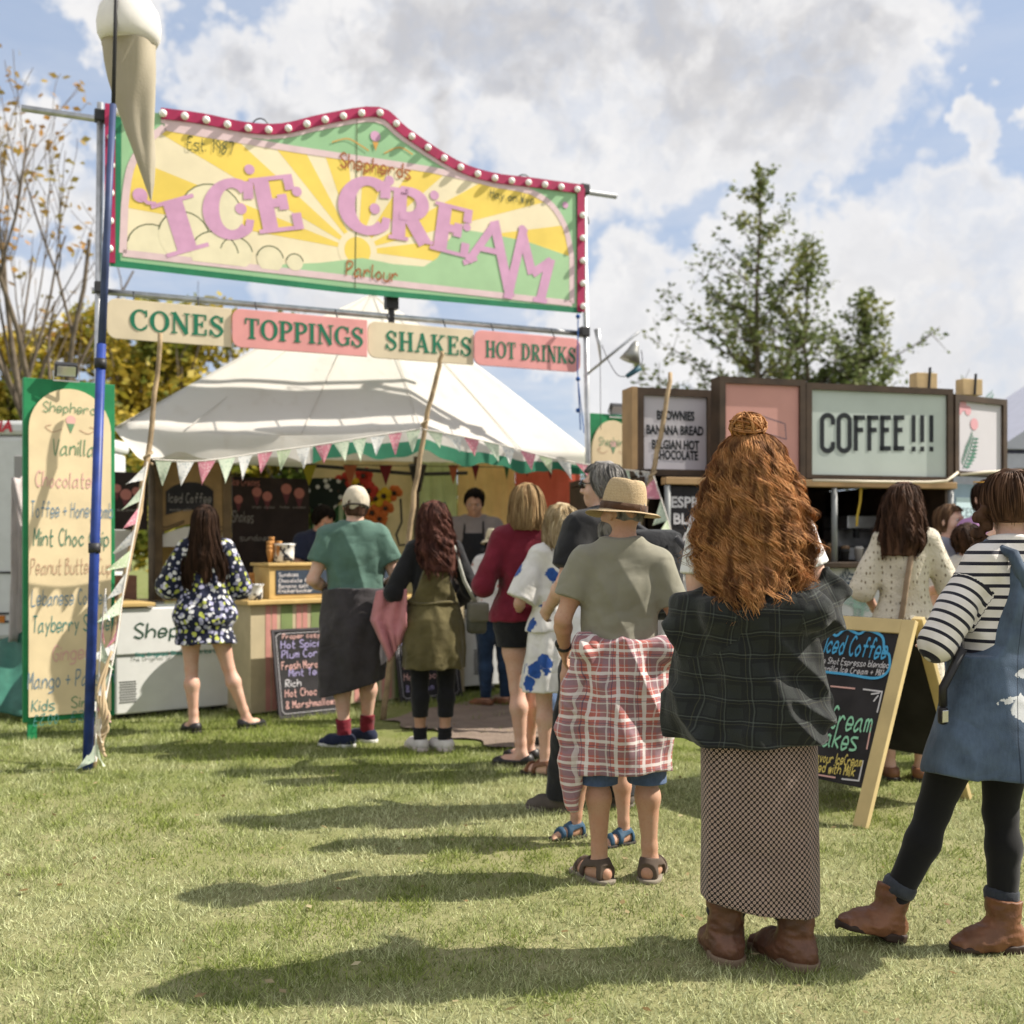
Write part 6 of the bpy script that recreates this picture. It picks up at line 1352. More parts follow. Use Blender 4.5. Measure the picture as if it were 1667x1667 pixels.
def cups():
    rng = random.Random(6)
    for i, px in enumerate((1366, 1377, 1389, 1401, 1412, 1425, 1437, 1528)):
        p = CF.frompx(px, 915); h = rng.uniform(.09, .15); r = rng.uniform(.03, .038); q = CF.at(p[0], CF.frompx(1400, 918)[1]+.018, -.12-.1*(i % 2)); m = MB(); m.lathe(q, [(r*.75, 0), (r, h*.9), (r*1.08, h*.92), (r*1.08, h), (r*.6, h+.012)], 14)
        lab = ['first paper cup beside the grey stall post', 'taller paper cup second from the grey stall post', 'paper cup third from the grey stall post', 'middle paper cup on the coffee counter', 'paper cup just right of the middle one on the coffee counter', 'paper cup near the hair of the woman in cream knit', 'paper cup touching the outline of the woman in cream knit', 'lone paper cup right of the woman in cream knit'][i]
        tag(m.build('paper_cup', mat(['cup_kraft', 'cup_white', 'cup_black'][i % 3], [(.26, .17, .1), (.5, .48, .45), (.03, .03, .03)][i % 3], .6), None, True), lab, 'cup', 'paper cups on the coffee counter')
    p = CF.at(CF.frompx(1470, 900)[0], CF.frompx(1400, 918)[1]+.017, -1.2); t = thing('espresso_machine', 'dark espresso machine inside the coffee stall', 'coffee machine', p); m = MB(); m.frame(p, CF.x*.6, CF.n*.4, Vector((0, 0, .12))); m.frame(p+Vector((0, 0, .28)), CF.x*.6, CF.n*.4, Vector((0, 0, .12))); m.frame(p+Vector((0, 0, .12)), CF.x*.6, CF.n*.15, Vector((0, 0, .16))); m.build('body', STEEL, t, bevel=.01)
    m = MB(); [m.tube([p+CF.x*x+CF.n*.3+Vector((0, 0, .28)), p+CF.x*x+CF.n*.3+Vector((0, 0, .2))], .03, 10) for x in (.15, .45)]; m.build('group_head', DARK, t)
    b = MB(); b.frame(CF.at(CF.frompx(1350, 900)[0], CF.frompx(1400, 918)[1]-.03, -1.85), CF.x*1.0, CF.n*.75, Vector((0, 0, .04))); b.frame(CF.at(CF.frompx(1350, 900)[0]+.05, .0, -1.8), CF.x*.9, CF.n*.6, Vector((0, 0, CF.frompx(1400, 918)[1]-.035))); tag(b.build('work_table', BRW, None), 'dark work table inside the coffee stall', 'table')
    p = CF.frompx(1404, 790); t = thing('yellow_ribbon', 'yellow ribbon hanging in the coffee stall opening', 'ribbon', CF.at(*p)); m = MB(); pts = [CF.frompx(x, y) for x, y in ((1405, 786), (1403, 815), (1398, 840), (1397, 855))]; CF.put(m, ribbon(pts, .022), -.02, 0); m.prism([CF.at(*CF.frompx(x, y), -.024) for x, y in ((1402, 790), (1400, 840), (1395, 856), (1399, 856), (1404, 790))], CF.n*.003); m.build('strip', mat('ribbon_yellow', (.62, .42, .05), .5, trans=.3), t)
cups()
def brownies():
    o = base(1037, 0, 8.55); pn = Panel(o, CF.x); t = thing('brownies_sign', 'grey framed box sign listing brownies and banana bread', 'sign', W(1037, 775, 8.55)); k = pn.frompx; x1 = k(1163, 700)[0]; z0, z1 = k(1037, 772)[1], k(1037, 630)[1]
    _, off = box_sign(pn, 0, x1, z0, z1, SLV, t, 'sign', .14, .06); m = MB(); m.frame(pn.at(-.05, z0, -.2), pn.x*.047, pn.n*.22, Vector((0, 0, z1-z0))); m.build('side_board', BRL, t)
    m = MB(); xa, xb = .07, x1-.07
    for tx, py, f0, f1 in (('BROWNIES', 681, .2, .82), ('BANANA BREAD', 705, .03, .97), ('BELGIAN HOT', 729, .12, .9), ('CHOCOLATE', 746, .16, .88)): q, w = sans(tx, .10, .004); kk = (xb-xa)*(f1-f0)/w; pn.put(m, [[(xa+(xb-xa)*f0+p.x*kk, k(1040, py)[1]+p.y) for p in f] for f in q], off+.003, 0)
    m.build('lettering', BLK, t); m = MB(); m.frame(pn.at(.12, 0, -.12), pn.x*.05, pn.n*.05, Vector((0, 0, z0))); m.frame(pn.at(x1-.17, 0, -.12), pn.x*.05, pn.n*.05, Vector((0, 0, z0))); m.build('leg', BRW, t)
brownies()
def flower_sign():
    o = base(1553, 0, 8.9); e = base(1640, 0, 9.25); pn = Panel(o, e-o); w = (e-o).length; k = pn.frompx; t = thing('leaf_print_sign', 'pale framed box sign with pink flowers and green leaf print beside the coffee sign', 'sign', o); z0, z1 = k(1560, 772)[1], k(1560, 642)[1]
    _, off = box_sign(pn, .02, w, z0, z1, SLV, t, 'sign', .16, .05); m = MB(); leaf_shape(pn, m, *k(1572, 762), .30, .95, off+.002, 0); leaf_shape(pn, m, *k(1605, 655), .15, .5, off+.002, 0)
    [pn.put(m, [disc(*k(x, y), r)], off+.0025+i*.0004, 1) for i, (x, y, r) in enumerate(((1572, 660, .045), (1580, 668, .04), (1566, 668, .035), (1590, 690, .05)))]; m.build('print', [LF, PR], t)
    for x in (.06, w-.08): m = MB(); m.frame(pn.at(x, 0, -.14), pn.x*.05, pn.n*.05, Vector((0, 0, z0))); m.build('post', BRW, t)
    m = MB(); m.frame(pn.at(.13, k(1560, 905)[1], -.12), pn.x*(w-.22), pn.n*.02, Vector((0, 0, k(1560, 786)[1]-k(1560, 905)[1]))); m.build('blue_panel', mat('blue_panel', (.30, .40, .52), .6, var=.06), t)
    m = MB(); m.frame(pn.at(.15, k(1560, 880)[1], -.097), pn.x*.24, pn.n*.004, Vector((0, 0, k(1560, 808)[1]-k(1560, 880)[1]))); m.build('ices_panel', mat('ices_blue', (.52, .66, .72), .6), t)
    m = MB(); q, w_ = sans('ICES', .13); x0, y0 = k(1559, 840); pn.put(m, q, -.091, 0, .16, y0, .21/w_*1); m.build('lettering', mat('grey_letter', (.25, .32, .36), .6), t)
flower_sign()
for px, py, Y, lab in ((1512, 632, 8.9, 'plywood bracket box on top of the COFFEE!!! sign'), (1587, 641, 9.3, 'plywood bracket box on top of the leaf print sign')):
    p = W(px, py, Y); t = thing('plywood_box', lab, 'wooden box', p, 'plywood boxes on the stall roof'); m = MB(); m.box(p-Vector((0, -.12, 0)), .2, .1, .14, .26); m.build('board', mat('ply', (.58, .42, .22), .6, var=.12), t, bevel=.003); m = MB(); m.tube([p+Vector((.02, .05, 0)), p+Vector((.03, .05, .18))], .012, 6); m.build('bolt', DARK, t)
def rail_strip():
    t = thing('white_rail', 'pale strip light trim curling along below the COFFEE!!! sign', 'trim', W(1330, 785, 8.4)); m = MB(); Z = lambda px, py: CF.at(*CF.frompx(px, py), .09)
    m.tube([Z(1313, 783), Z(1400, 785), Z(1500, 786), Z(1530, 784), Z(1548, 770)], .011, 6); m.build('strip', mat('pale_strip', (.70, .62, .48), .5), t, True); m = MB(); m.tube([Z(1552, 774), Z(1590, 770), Z(1625, 768), Z(1640, 775)], .011, 6); m.build('end_strip', mat('pale_strip'), t, True)
rail_strip()
def far_marquee():
    t = thing('grey_marquee', 'pale lilac grey marquee at the far right edge behind the coffee stall', 'tent', (6.6, 12.5, 0)); CANG = mat('marquee_grey', (.50, .51, .60), .85, var=.06, trans=.15); x0 = W(1634, 0, 12.5).x
    m = MB(); m.frame((x0, 12.5, 0), (4, .6, 0), (0, 3, 0), (0, 0, 2.45)); m.build('wall', CANG, t); m = MB(); m.prism([(x0-.1, 12.45, 2.5), (x0+4.2, 13.05, 2.5), (x0+2.1, 12.7, 3.9)], (0, 3.2, 0)); m.build('roof', CANG, t)
    m = MB(); m.box((W(1661, 0, 11.5).x, 11.5, 0), .1, .1, 2.2); m.build('post', mat('brown_post', (.16, .11, .07), .7), t)
far_marquee()
def a_board():
    ft = Vector((1.70, 5.16, 0)); h = Vector((.59, -.81, 0)).normalized(); lean = Vector((.81, .59, 0)).normalized()*.41; top = ft+lean+Vector((0, 0, .985)); z = (top-ft).normalized(); L = (top-ft).length; w = .74
    pn = Panel(ft-h*w, h, z); t = thing('sandwich_board', 'yellow framed chalk sandwich board for iced coffee and ice cream shakes', 'sandwich board', ft-h*w*.5); fr = .075; YF = mat('pale_pine', (.58, .45, .22), .55, var=.1, vscale=5)
    f = MB(); f.frame(pn.at(w-fr, 0, -.022), pn.x*fr, pn.z*L, pn.n*.03); f.frame(pn.at(0, 0, -.022), pn.x*fr, pn.z*L, pn.n*.03); f.frame(pn.at(fr, L-fr, -.022), pn.x*(w-2*fr), pn.z*fr, pn.n*.03); f.build('front_frame', YF, t, bevel=.003)
    m = MB(); m.frame(pn.at(fr*.9, .19, -.016), pn.x*(w-1.8*fr), pn.z*(L-.19-fr*.95), pn.n*.012); m.build('front_slate', CHALK, t)
    ft2 = Vector((2.43, 5.72, 0)); z2 = (top+Vector((.03, .02, 0))-ft2).normalized(); L2 = (top-ft2).length; pn2 = Panel(ft2-h*w, h, z2); f = MB(); f.frame(pn2.at(w-fr*.8, 0, -.04), pn2.x*fr*.8, pn2.z*L2*.985, pn2.n*.03); f.frame(pn2.at(0, 0, -.04), pn2.x*fr*.8, pn2.z*L2*.985, pn2.n*.03); f.build('back_frame', YF, t, bevel=.003)
    m = MB(); m.frame(pn2.at(fr*.7, .24, -.032), pn2.x*(w-1.4*fr), pn2.z*(L2*.97-.24), pn2.n*.012); m.build('back_slate', CHALK, t)
    m = MB(); k = pn.frompx; o = .0005
    def wr(tx, p0, p1, hh, wdt, mi):
        q, wd = hand(tx, 1, wdt, .03); A, B = Vector(k(*p0)), Vector(k(*p1)); u = (B-A); n_ = Vector((-u.y, u.x)).normalized(); pn.put(m, [[tuple(A+u*(p.x/wd)+n_*p.y*hh) for p in f_] for f_ in q], o, mi)
    wr('Iced Coffee', (1341, 1062), (1441, 1073), .105, .13, 4); wr('Double Shot Espresso blended', (1318, 1078), (1446, 1088), .034, .13, 0); wr('with Vanilla Ice Cream + Milk', (1315, 1090), (1440, 1101), .034, .13, 0)
    wr('Ice Cream', (1312, 1182), (1416, 1192), .115, .12, 2); wr('Shakes', (1312, 1212), (1392, 1222), .11, .12, 2); wr('Any flavour IceCream', (1300, 1236), (1402, 1248), .052, .15, 3); wr('Blended with Milk', (1302, 1252), (1390, 1264), .052, .15, 3)
    cl = crom([(1330, 1096), (1322, 1060), (1330, 1035), (1350, 1027), (1362, 1035), (1378, 1024), (1398, 1032), (1412, 1026), (1436, 1036), (1440, 1058), (1448, 1068), (1446, 1092), (1425, 1104), (1380, 1098), (1335, 1093)], 5); pn.put(m, ribbon([k(*p) for p in cl], .014), o, 4)
    for l, c in (([(1352, 1117), (1392, 1121)], 1), ([(1405, 1122), (1436, 1126), (1428, 1160)], 0), ([(1419, 1178), (1411, 1220)], 1), ([(1405, 1238), (1398, 1271), (1370, 1268)], 0), ([(1300, 1256), (1360, 1266)], 1), ([(1418, 1130), (1432, 1128)], 0), ([(1422, 1142), (1430, 1132)], 0)): pn.put(m, ribbon([k(*p) for p in l], .008), o, c)
    m.build('lettering', [CW, CP, CG, CY, CB], t)
    m = MB(); m.tube([pn.at(w*.3, L*.45, -.03), pn2.at(w*.3, L2*.45, -.05)], .003, 4); m.build('stay_cord', mat('white_tape'), t)
a_board()
# ================================================================== CLOTHES MATERIALS
def cloth(name, col=(.5,.5,.5), var=.1, bump=.25, bs=260, sheen=.15, fn=None, rough=.9, wr=.2): return mat(name, col, rough, .15, var=var, vscale=7, bump=bump, bscale=bs, sheen=sheen, fn=fn, wrinkle=wr)
def uvxy(t, tex): s = t.sep(tex.outputs['UV']); return s[0], s[1]
def m_floral():
    def f(t, tex):
        o = t.vmath('ADD', tex.outputs['Object'], t.vmath('SCALE', t.noise(tex.outputs['Object'], 30, 2, .5, 1), .03)); v = t.vor(o, 27); k = t.sep(v.outputs['Color'])
        pet = t.ramp(v.outputs['Distance'], .42, .50, 1, 0); c = t.mix(t.ramp(k[0], .55, .56), (.66, .66, .68), (.36, .36, .52)); c = t.mix(t.ramp(k[1], .74, .75), c, (.46, .50, .10)); c = t.mix(t.ramp(v.outputs['Distance'], .06, .1, 1, 0), c, (.42, .40, .12))
        return t.mix(t.math('MULTIPLY', pet, t.ramp(k[2], .12, .13)), (.012, .015, .035), c)
    return cloth('floral_navy', (0, 0, 0), fn=f)
def m_plaid(name, basec, bands, per, fine=None):
    """bands: (axis u|v, offset, width, colour, weight)"""
    def f(t, tex):
        u, v = uvxy(t, tex); c = basec+(1,)
        wob = t.math('MULTIPLY', t.math('SUBTRACT', t.noise(tex.outputs['Object'], 6, 2), .5), .03)
        for ax, off, wd, col, wt in bands:
            x = t.math('FRACT', t.math('ADD', t.math('DIVIDE', t.math('ADD', u if ax == 'u' else v, wob), per), off+10)); m = t.math('LESS_THAN', x, wd)
            c = t.mix(t.math('MULTIPLY', m, wt), c, col+(1,))
        return c
    return cloth(name, (0, 0, 0), fn=f)
def m_lattice():
    def f(t, tex):
        u, v = uvxy(t, tex); a = .0195
        p = t.math('DIVIDE', t.math('ADD', t.math('MULTIPLY', u, 1.15), v), a); q = t.math('DIVIDE', t.math('SUBTRACT', t.math('MULTIPLY', u, 1.15), v), a)
        fx = t.math('SUBTRACT', t.math('FRACT', t.math('ADD', p, 100)), .5); fy = t.math('SUBTRACT', t.math('FRACT', t.math('ADD', q, 100)), .5)
        d = t.math('SQRT', t.math('ADD', t.math('MULTIPLY', fx, fx), t.math('MULTIPLY', fy, fy))); ring = t.math('MULTIPLY', t.ramp(d, .36, .42, 1, 0), t.ramp(d, .10, .16))
        return t.mix(ring, (.012, .011, .012), (.43, .31, .26))
    return cloth('lattice_print', (0, 0, 0), fn=f)
def m_breton():
    def f(t, tex): u, v = uvxy(t, tex); x = t.math('FRACT', t.math('ADD', t.math('DIVIDE', v, .040), 10)); return t.mix(t.ramp(t.math('ABSOLUTE', t.math('SUBTRACT', x, .5)), .15, .17), (.02, .02, .03), (.70, .66, .62))
    return cloth('breton', (0, 0, 0), fn=f)
def m_bluefloral():
    def f(t, tex):
        o = t.vmath('ADD', tex.outputs['Object'], t.vmath('SCALE', t.noise(tex.outputs['Object'], 16, 3, .6, 1), .10)); v = t.vor(o, 6.5); return t.mix(t.ramp(v.outputs['Distance'], .30, .36, 1, 0), (.68, .66, .63), t.mix(t.noise(o, 30, 2), (.015, .05, .22), (.04, .12, .40)))
    return cloth('blue_floral', (0, 0, 0), fn=f)
def m_denim(name, c, heron=False):
    def f(t, tex):
        o = tex.outputs['Object']; n = t.noise(o, 5, 4); n2 = t.noise(t.vmath('MULTIPLY', o, (1, 1, .2)), 120, 2); b = t.mix(t.math('ADD', t.math('MULTIPLY', t.ramp(n, .3, .7), .65), t.math('MULTIPLY', n2, .4)), tuple(x*.45 for x in c), tuple(min(1, x*1.75) for x in c))
        if heron:
            u, v = uvxy(t, tex); w = t.math('MULTIPLY', t.math('SUBTRACT', t.noise(o, 22, 3), .5), .10)
            def ell(cx, cy, rx, ry, sl=0.):
                x = t.math('ADD', t.math('SUBTRACT', u, cx), t.math('MULTIPLY', t.math('SUBTRACT', v, cy), sl)); y = t.math('SUBTRACT', v, cy); return t.math('ADD', t.math('POWER', t.math('DIVIDE', t.math('ADD', x, w), rx), 2), t.math('POWER', t.math('DIVIDE', t.math('ADD', y, w), ry), 2))
            m = t.math('MINIMUM', t.math('MINIMUM', ell(-.04, .90, .055, .045, .6), ell(-.10, .945, .034, .009, -.4)), t.math('MINIMUM', ell(-.07, 1.03, .022, .012), ell(-.005, .82, .03, .08, 0)))
            b = t.mix(t.ramp(m, .85, 1.1, 1, 0), b, (.60, .61, .62)); s = t.math('LESS_THAN', t.math('ABSOLUTE', t.math('ADD', u, .085)), .0016); b = t.mix(t.math('MULTIPLY', s, .7), b, (.02, .025, .04))
        return b
    return cloth(name, c, fn=f, bump=.3)
def m_knit():
    def f(t, tex): v = t.vor(t.vmath('MULTIPLY', tex.outputs['Object'], (1, 1, .55)), 42, rnd=.35); return t.mix(t.ramp(v.outputs['Distance'], .14, .32), (.20, .16, .11), (.60, .55, .45))
    return cloth('cream_knit', (0, 0, 0), fn=f, bump=.8, bs=70)
def m_straw():
    def f(t, tex): o = tex.outputs['Object']; w = t.math('SINE', t.math('MULTIPLY', t.sep(o)[2], 900)); n = t.noise(o, 130, 3); return t.mix(t.math('ADD', t.math('MULTIPLY', n, .8), t.math('MULTIPLY', w, .12)), (.33, .23, .12), (.62, .49, .31))
    return mat('straw', fn=f, rough=.85, bump=.5, bscale=180)
def m_spots(name, a, b, sc, th):
    def f(t, tex): v = t.vor(tex.outputs['Object'], sc); return t.mix(t.ramp(v.outputs['Distance'], th, th+.08, 1, 0), a, b)
    return cloth(name, (0, 0, 0), fn=f)
BLKC = cloth('black_cloth', (.014, .014, .016)); RUB = mat('white_rubber', (.62, .61, .58), .6, var=.1); DSOLE = mat('dark_sole', (.03, .025, .022), .7); LEATH = mat('brown_leather', (.17, .072, .034), .5, .4, var=.35, vscale=9, bump=.3, bscale=60); BLKS = mat('black_leather', (.015, .014, .015), .45, .4)
HB = hair_mat('hair_brown', (.045, .022, .013), (.085, .042, .024)); HD = hair_mat('hair_dark', (.014, .010, .008), (.03, .02, .014)); HBL = hair_mat('hair_blonde', (.42, .27, .13), (.58, .42, .22), (.24, .14, .06)); HPB = hair_mat('hair_pale_blonde', (.55, .42, .24), (.70, .58, .38), (.34, .23, .11)); HG = hair_mat('hair_grey', (.20, .19, .18), (.46, .44, .42)); HWN = hair_mat('hair_mid_brown', (.09, .045, .025), (.20, .105, .06)); HR = hair_mat('hair_red', (.40, .155, .050), (.80, .45, .19), (.10, .032, .014)); HW = hair_mat('hair_chestnut', (.10, .035, .026), (.24, .10, .07), (.035, .014, .012))
def shorthair(zb=1.56, w=1.): return [(1.757, 0, -.01, .02, .03), (1.745, 0, -.012, .055*w, .068), (1.71, 0, -.014, .082*w, .100), (1.66, 0, -.018, .088*w, .106), (1.61, 0, -.026, .084*w, .092), (zb, 0, -.035, .066*w, .070)]
def hat(p, m, crown, brim, band=None, tilt=(0, 0), name='hat'):
    """crown rows (z, rx, ry), brim (z, inner rx, ry, outer rx, ry, droop)"""
    M0 = eul(R(tilt[0]), R(tilt[1]), 0); n = 40; V, Fc = [], []; T = lambda q: p.H(M0 @ (np.array(q)-np.array([0, 0, 1.66]))+np.array([0, 0, 1.66]))
    rows = [(z, rx, ry, 0) for z, rx, ry in crown]
    zb, ox, oy, dr = brim; rows = [(zb-dr, ox, oy, 1), (zb-dr*.4, ox*.86, oy*.86, 1)]+rows
    def ring(z, rx, ry, flat):
        out = []
        for k in range(n):
            th = 2*math.pi*k/n; c, s = math.cos(th), math.sin(th); zz = z
            if flat: zz = z+.022*max(0, -s)**2*(1 if oy > .14 else 0)-.018*max(0, s)**2+.010*abs(c)
            elif z > crown[-1][0]-.03: zz = z-.022*math.exp(-(rx*c/.03)**2)*(1 if s > -.9 else .3)
            out.append(T((rx*c, ry*s-.008, zz)))
        return out
    for r in rows: V += ring(*r)
    for i in range(len(rows)-1):
        for k in range(n): Fc.append((i*n+k, i*n+(k+1) % n, (i+1)*n+(k+1) % n, (i+1)*n+k))
    b = len(V); zt, rx, ry = crown[-1]; V += ring(zt-.004, rx*.55, ry*.55, 0)+ring(zt-.012, rx*.1, ry*.1, 0)
    for i in (len(rows)-1, len(rows)):
        for k in range(n): Fc.append((i*n+k, i*n+(k+1) % n, (i+1)*n+(k+1) % n, (i+1)*n+k))
    o = np_mesh(name, np.array(V), np.array(Fc), m, None); o.parent = p.obj; s = o.modifiers.new('thick', 'SOLIDIFY'); s.thickness = .004; s = o.modifiers.new('round', 'SUBSURF'); s.levels = s.render_levels = 1
    if band:
        V, Fc = [], []; z0, z1, m2 = band
        for z in (z0, z1):
            rx = np.interp(z, [c[0] for c in crown], [c[1] for c in crown])+.003; ry = np.interp(z, [c[0] for c in crown], [c[2] for c in crown])+.003; V += [T((rx*math.cos(2*math.pi*k/n), ry*math.sin(2*math.pi*k/n)-.008, z)) for k in range(n)]
        Fc = [(k, (k+1) % n, n+(k+1) % n, n+k) for k in range(n)]; o2 = np_mesh('hat_band', np.array(V), np.array(Fc), m2, None); o2.parent = o; s = o2.modifiers.new('thick', 'SOLIDIFY'); s.thickness = .003; s.offset = 1
    return o
def shell(F, th=.012): F.fn(lambda d, X, Y, Z: np.maximum(d, -(d+th)))
def local(p, mb, name, m, smooth=True, parent=None): o = mb.build(name, m, None, smooth); o.parent = parent or p.obj; return o
def shades(p, m, up=0., name='sunglasses'):
    mb = MB(); z = 1.642+up; y = .095-up*.35
    for sg in (-1, 1): mb.sphere(tuple(p.H((sg*.034, y, z))), (.024, .012, .019), 12, 8); mb.tube([p.H((sg*.056, y-.005, z+.006)), p.H((sg*.082, .02-up*.5, z+.004+up*.2)), p.H((sg*.083, -.02, z-.004+up*.1))], .0035, 5)
    mb.tube([p.H((-.014, y+.003, z+.004)), p.H((.014, y+.003, z+.004))], .003, 5); return local(p, mb, name, m)
def to_world(p, q): # body-frame point -> world
    q = np.array(q)*p.k; a = p.obj.rotation_euler[2]; return Vector((p.obj.location.x+q[0]*math.cos(a)-q[1]*math.sin(a), p.obj.location.y+q[0]*math.sin(a)+q[1]*math.cos(a), p.obj.location.z+q[2]))
Q = 'people queuing for ice cream'

# ---- the woman in the floral top at the freezer
p = Person('woman with very long brown hair and loose navy floral top leaning at the freezer', -2.26, 7.92, 14, 1.655, True, 'leg', .93, h=.009, group=Q, head=(8, 0, 0), pose=dict(hipL=(-.11, 0, .90), hipR=(.07, 0, .91), kneeL=(-.105, 0, .49), kneeR=(.17, .03, .50), ankL=(-.085, -.02, .085), ankR=(.31, .06, .085), elL=(-.27, .02, 1.13), elR=(.26, .04, 1.12), wrL=(-.18, .26, 1.02), wrR=(.20, .27, 1.02), toeL=25, toeR=-50)); p.eyes()
p.top('blouse', m_floral(), hem=.70, sleeve=1.0, off=.020, loose=.04, flare=.012, fold=.016, sl_off=.045, sc=(8, 8, 3)); p.pants('shorts', BLKC, to=.72, off=.012); p.shoes(BLKS, DSOLE, kind='flat')
p.hair(HB, [(1.762, 0, -.01, .03, .03), (1.74, 0, -.014, .07, .085), (1.68, 0, -.02, .098, .115), (1.58, 0, -.04, .105, .11), (1.48, 0, -.075, .12, .085), (1.36, 0, -.10, .150, .075), (1.25, 0, -.10, .165, .07), (1.12, 0, -.11, .150, .055)], n=1100, r=.0022, curl=(.008, 14), endvar=.10, seg=18)
# ---- the man in green
p = Person('man in teal green T-shirt and beige cap with a dark jumper tied round his waist', -1.08, 7.38, 12, 1.755, False, 'fair', .98, h=.009, group=Q, head=(-4, 3, 4), pose=dict(elL=(-.285, -.03, 1.13), elR=(.285, -.03, 1.13), wrL=(-.15, .20, 1.04), wrR=(.16, .20, 1.02), ankL=(-.075, -.06, .085), ankR=(.09, .10, .085), kneeL=(-.09, .0, .49), kneeR=(.10, .05, .49), toeL=62, toeR=48)); p.eyes()
p.top('tshirt', cloth('teal_jersey', (.085, .155, .125)), hem=1.015, sleeve=.56, off=.02, loose=.02, fold=.016, sc=(8, 8, 3.5), shear=.5)
p.pants('shorts', cloth('dark_shorts', (.03, .03, .035)), to=.56, off=.03, flare=.03)
p.skirt('tied_jumper', cloth('charcoal_jersey', (.045, .040, .043), var=.25), [(.36, -.02, -.02, .205, .165), (.60, -.01, -.025, .215, .175), (.85, 0, -.02, .215, .165), (1.00, 0, -.005, .205, .162), (1.055, 0, 0, .200, .155)], pleat=(5, .06, 1.05, .6), fold=.02, sc=(7, 7, 2), cuts=[((-.15, 0, .36), (.28, 0, -1))])
p.socks(cloth('burgundy_sock', (.16, .015, .025)), .06, .185); p.shoes(cloth('navy_canvas', (.015, .02, .045)), RUB, kind='shoe', collar=.085)
F = Field((-.14, -.16, 1.55), (.14, .24, 1.80), .006); F.ell((0, -.012, 1.668), (.087, .106, .104), .01); F.plane((0, -.05, 1.612), (0, .35, -1)); F.ell((0, .13, 1.655), (.07, .075, .012), .012); F.folds(.005, (18, 18, 18)); V_, Q_ = F.mesh(); V_ = relax(V_, Q_, 1); capo = p.put('cap', ((V_-np.array([0, 0, 1.53])) @ p.hM.T+p.hp, Q_), cloth('cap_beige', (.50, .44, .34)), it=0)
mb = MB(); mb.tube([p.H((.088*math.cos(a), -.012-.106*math.sin(a), 1.618+.018*math.sin(a))) for a in np.linspace(.2, 2.94, 14)], .007, 6); local(p, mb, 'strap', cloth('cap_band', (.06, .05, .04)), parent=capo)
p.hair(hair_mat('hair_auburn_short', (.10, .05, .03), (.16, .08, .05)), [(1.70, 0, -.016, .05, .06), (1.66, 0, -.018, .079, .097), (1.61, 0, -.022, .079, .092), (1.565, 0, -.03, .064, .072)], n=250, r=.0016, face=80, seg=6)
# ---- the woman in the olive dress
p = Person('woman in khaki olive pinafore dress over a black top with wavy chestnut hair', -.525, 7.18, 14, 1.65, True, 'tan', .95, h=.009, group=Q, head=(0, 0, 8), pose=dict(elL=(-.285, -.02, 1.12), wrL=(-.20, .22, 1.04), elR=(.265, .0, 1.14), wrR=(.20, .20, 1.02), ankL=(-.09, .03, .085), ankR=(.075, -.03, .085), toeL=20, toeR=32)); p.eyes()
p.top('black_top', BLKC, hem=1.06, sleeve=1.9, off=.012, fold=.008, loose=0); OL = cloth('olive_cotton', (.105, .088, .038), var=.2)
p.skirt('pinafore', OL, [(.60, 0, -.02, .215, .18), (.74, 0, -.03, .212, .175), (.88, 0, -.025, .20, .16), (1.0, 0, -.008, .175, .13), (1.06, 0, 0, .155, .115), (1.2, 0, 0, .168, .133), (1.34, 0, -.005, .172, .140)], pleat=(6, .05, 1.05, .6), fold=.016, sc=(8, 8, 5), cuts=[], extra=lambda F: F.fn(lambda d, X, Y, Z: np.maximum(d, np.where(Z > 1.08, np.abs(X+0*d)-(.135-.30*(Z+0*d-1.08)), -1))))
mb = MB(); [mb.tube([(sg*.055, -.145, 1.30), (sg*.085, -.10, 1.455), (sg*.088, -.01, 1.492), (sg*.075, .10, 1.40), (sg*.06, .14, 1.28)], .018, 8) for sg in (-1, 1)]; local(p, mb, 'shoulder_straps', OL)
mb = MB(); mb.tube([(.178*math.sin(a), -.135*math.cos(a), 1.045+.008*math.sin(3*a)) for a in np.linspace(-2.6, 2.6, 24)], .012, 6); local(p, mb, 'waist_tie', OL)
p.pants('leggings', BLKC, to=.235, off=.008, fold=.003); p.socks(BLKC, .06, .16); p.shoes(mat('white_trainer', (.60, .57, .54), .5, var=.1), mat('pink_sole', (.58, .50, .48), .6), kind='shoe', collar=.08)
p.hair(HW, [(1.765, 0, -.01, .03, .03), (1.74, 0, -.016, .078, .092), (1.68, 0, -.024, .105, .122), (1.58, 0, -.04, .118, .118), (1.48, 0, -.07, .130, .10), (1.38, 0, -.10, .140, .075), (1.27, .01, -.12, .11, .055)], n=1300, r=.0018, curl=(.018, 48), endvar=.16, seg=30, clumps=70); shades(p, mat('shade_black', (.01, .01, .012), .1, .8), .09)
w = to_world(p, (.30, -.06, .93)); t = thing('shoulder_bag', 'olive grey canvas shoulder bag with pale strap beside the khaki pinafore', 'bag', w, None); mb = MB(); mb.box(w-Vector((0, 0, .10)), .13, .09, .21, .25); mb.build('body', cloth('bag_canvas', (.10, .10, .075), var=.2), t, True, bevel=.025); mb = MB(); mb.box(w+Vector((.01, -.012, -.02)), .14, .10, .13, .25); mb.build('flap', cloth('bag_flap', (.17, .16, .125)), t, True, bevel=.02)
mb = MB(); mb.tube([w+Vector((.0, -.03, .10)), to_world(p, (.20, -.115, 1.2)), to_world(p, (.13, -.10, 1.44)), to_world(p, (.06, -.01, 1.50))], .014, 6); mb.build('strap', cloth('strap_pale', (.36, .36, .32)), t, True)
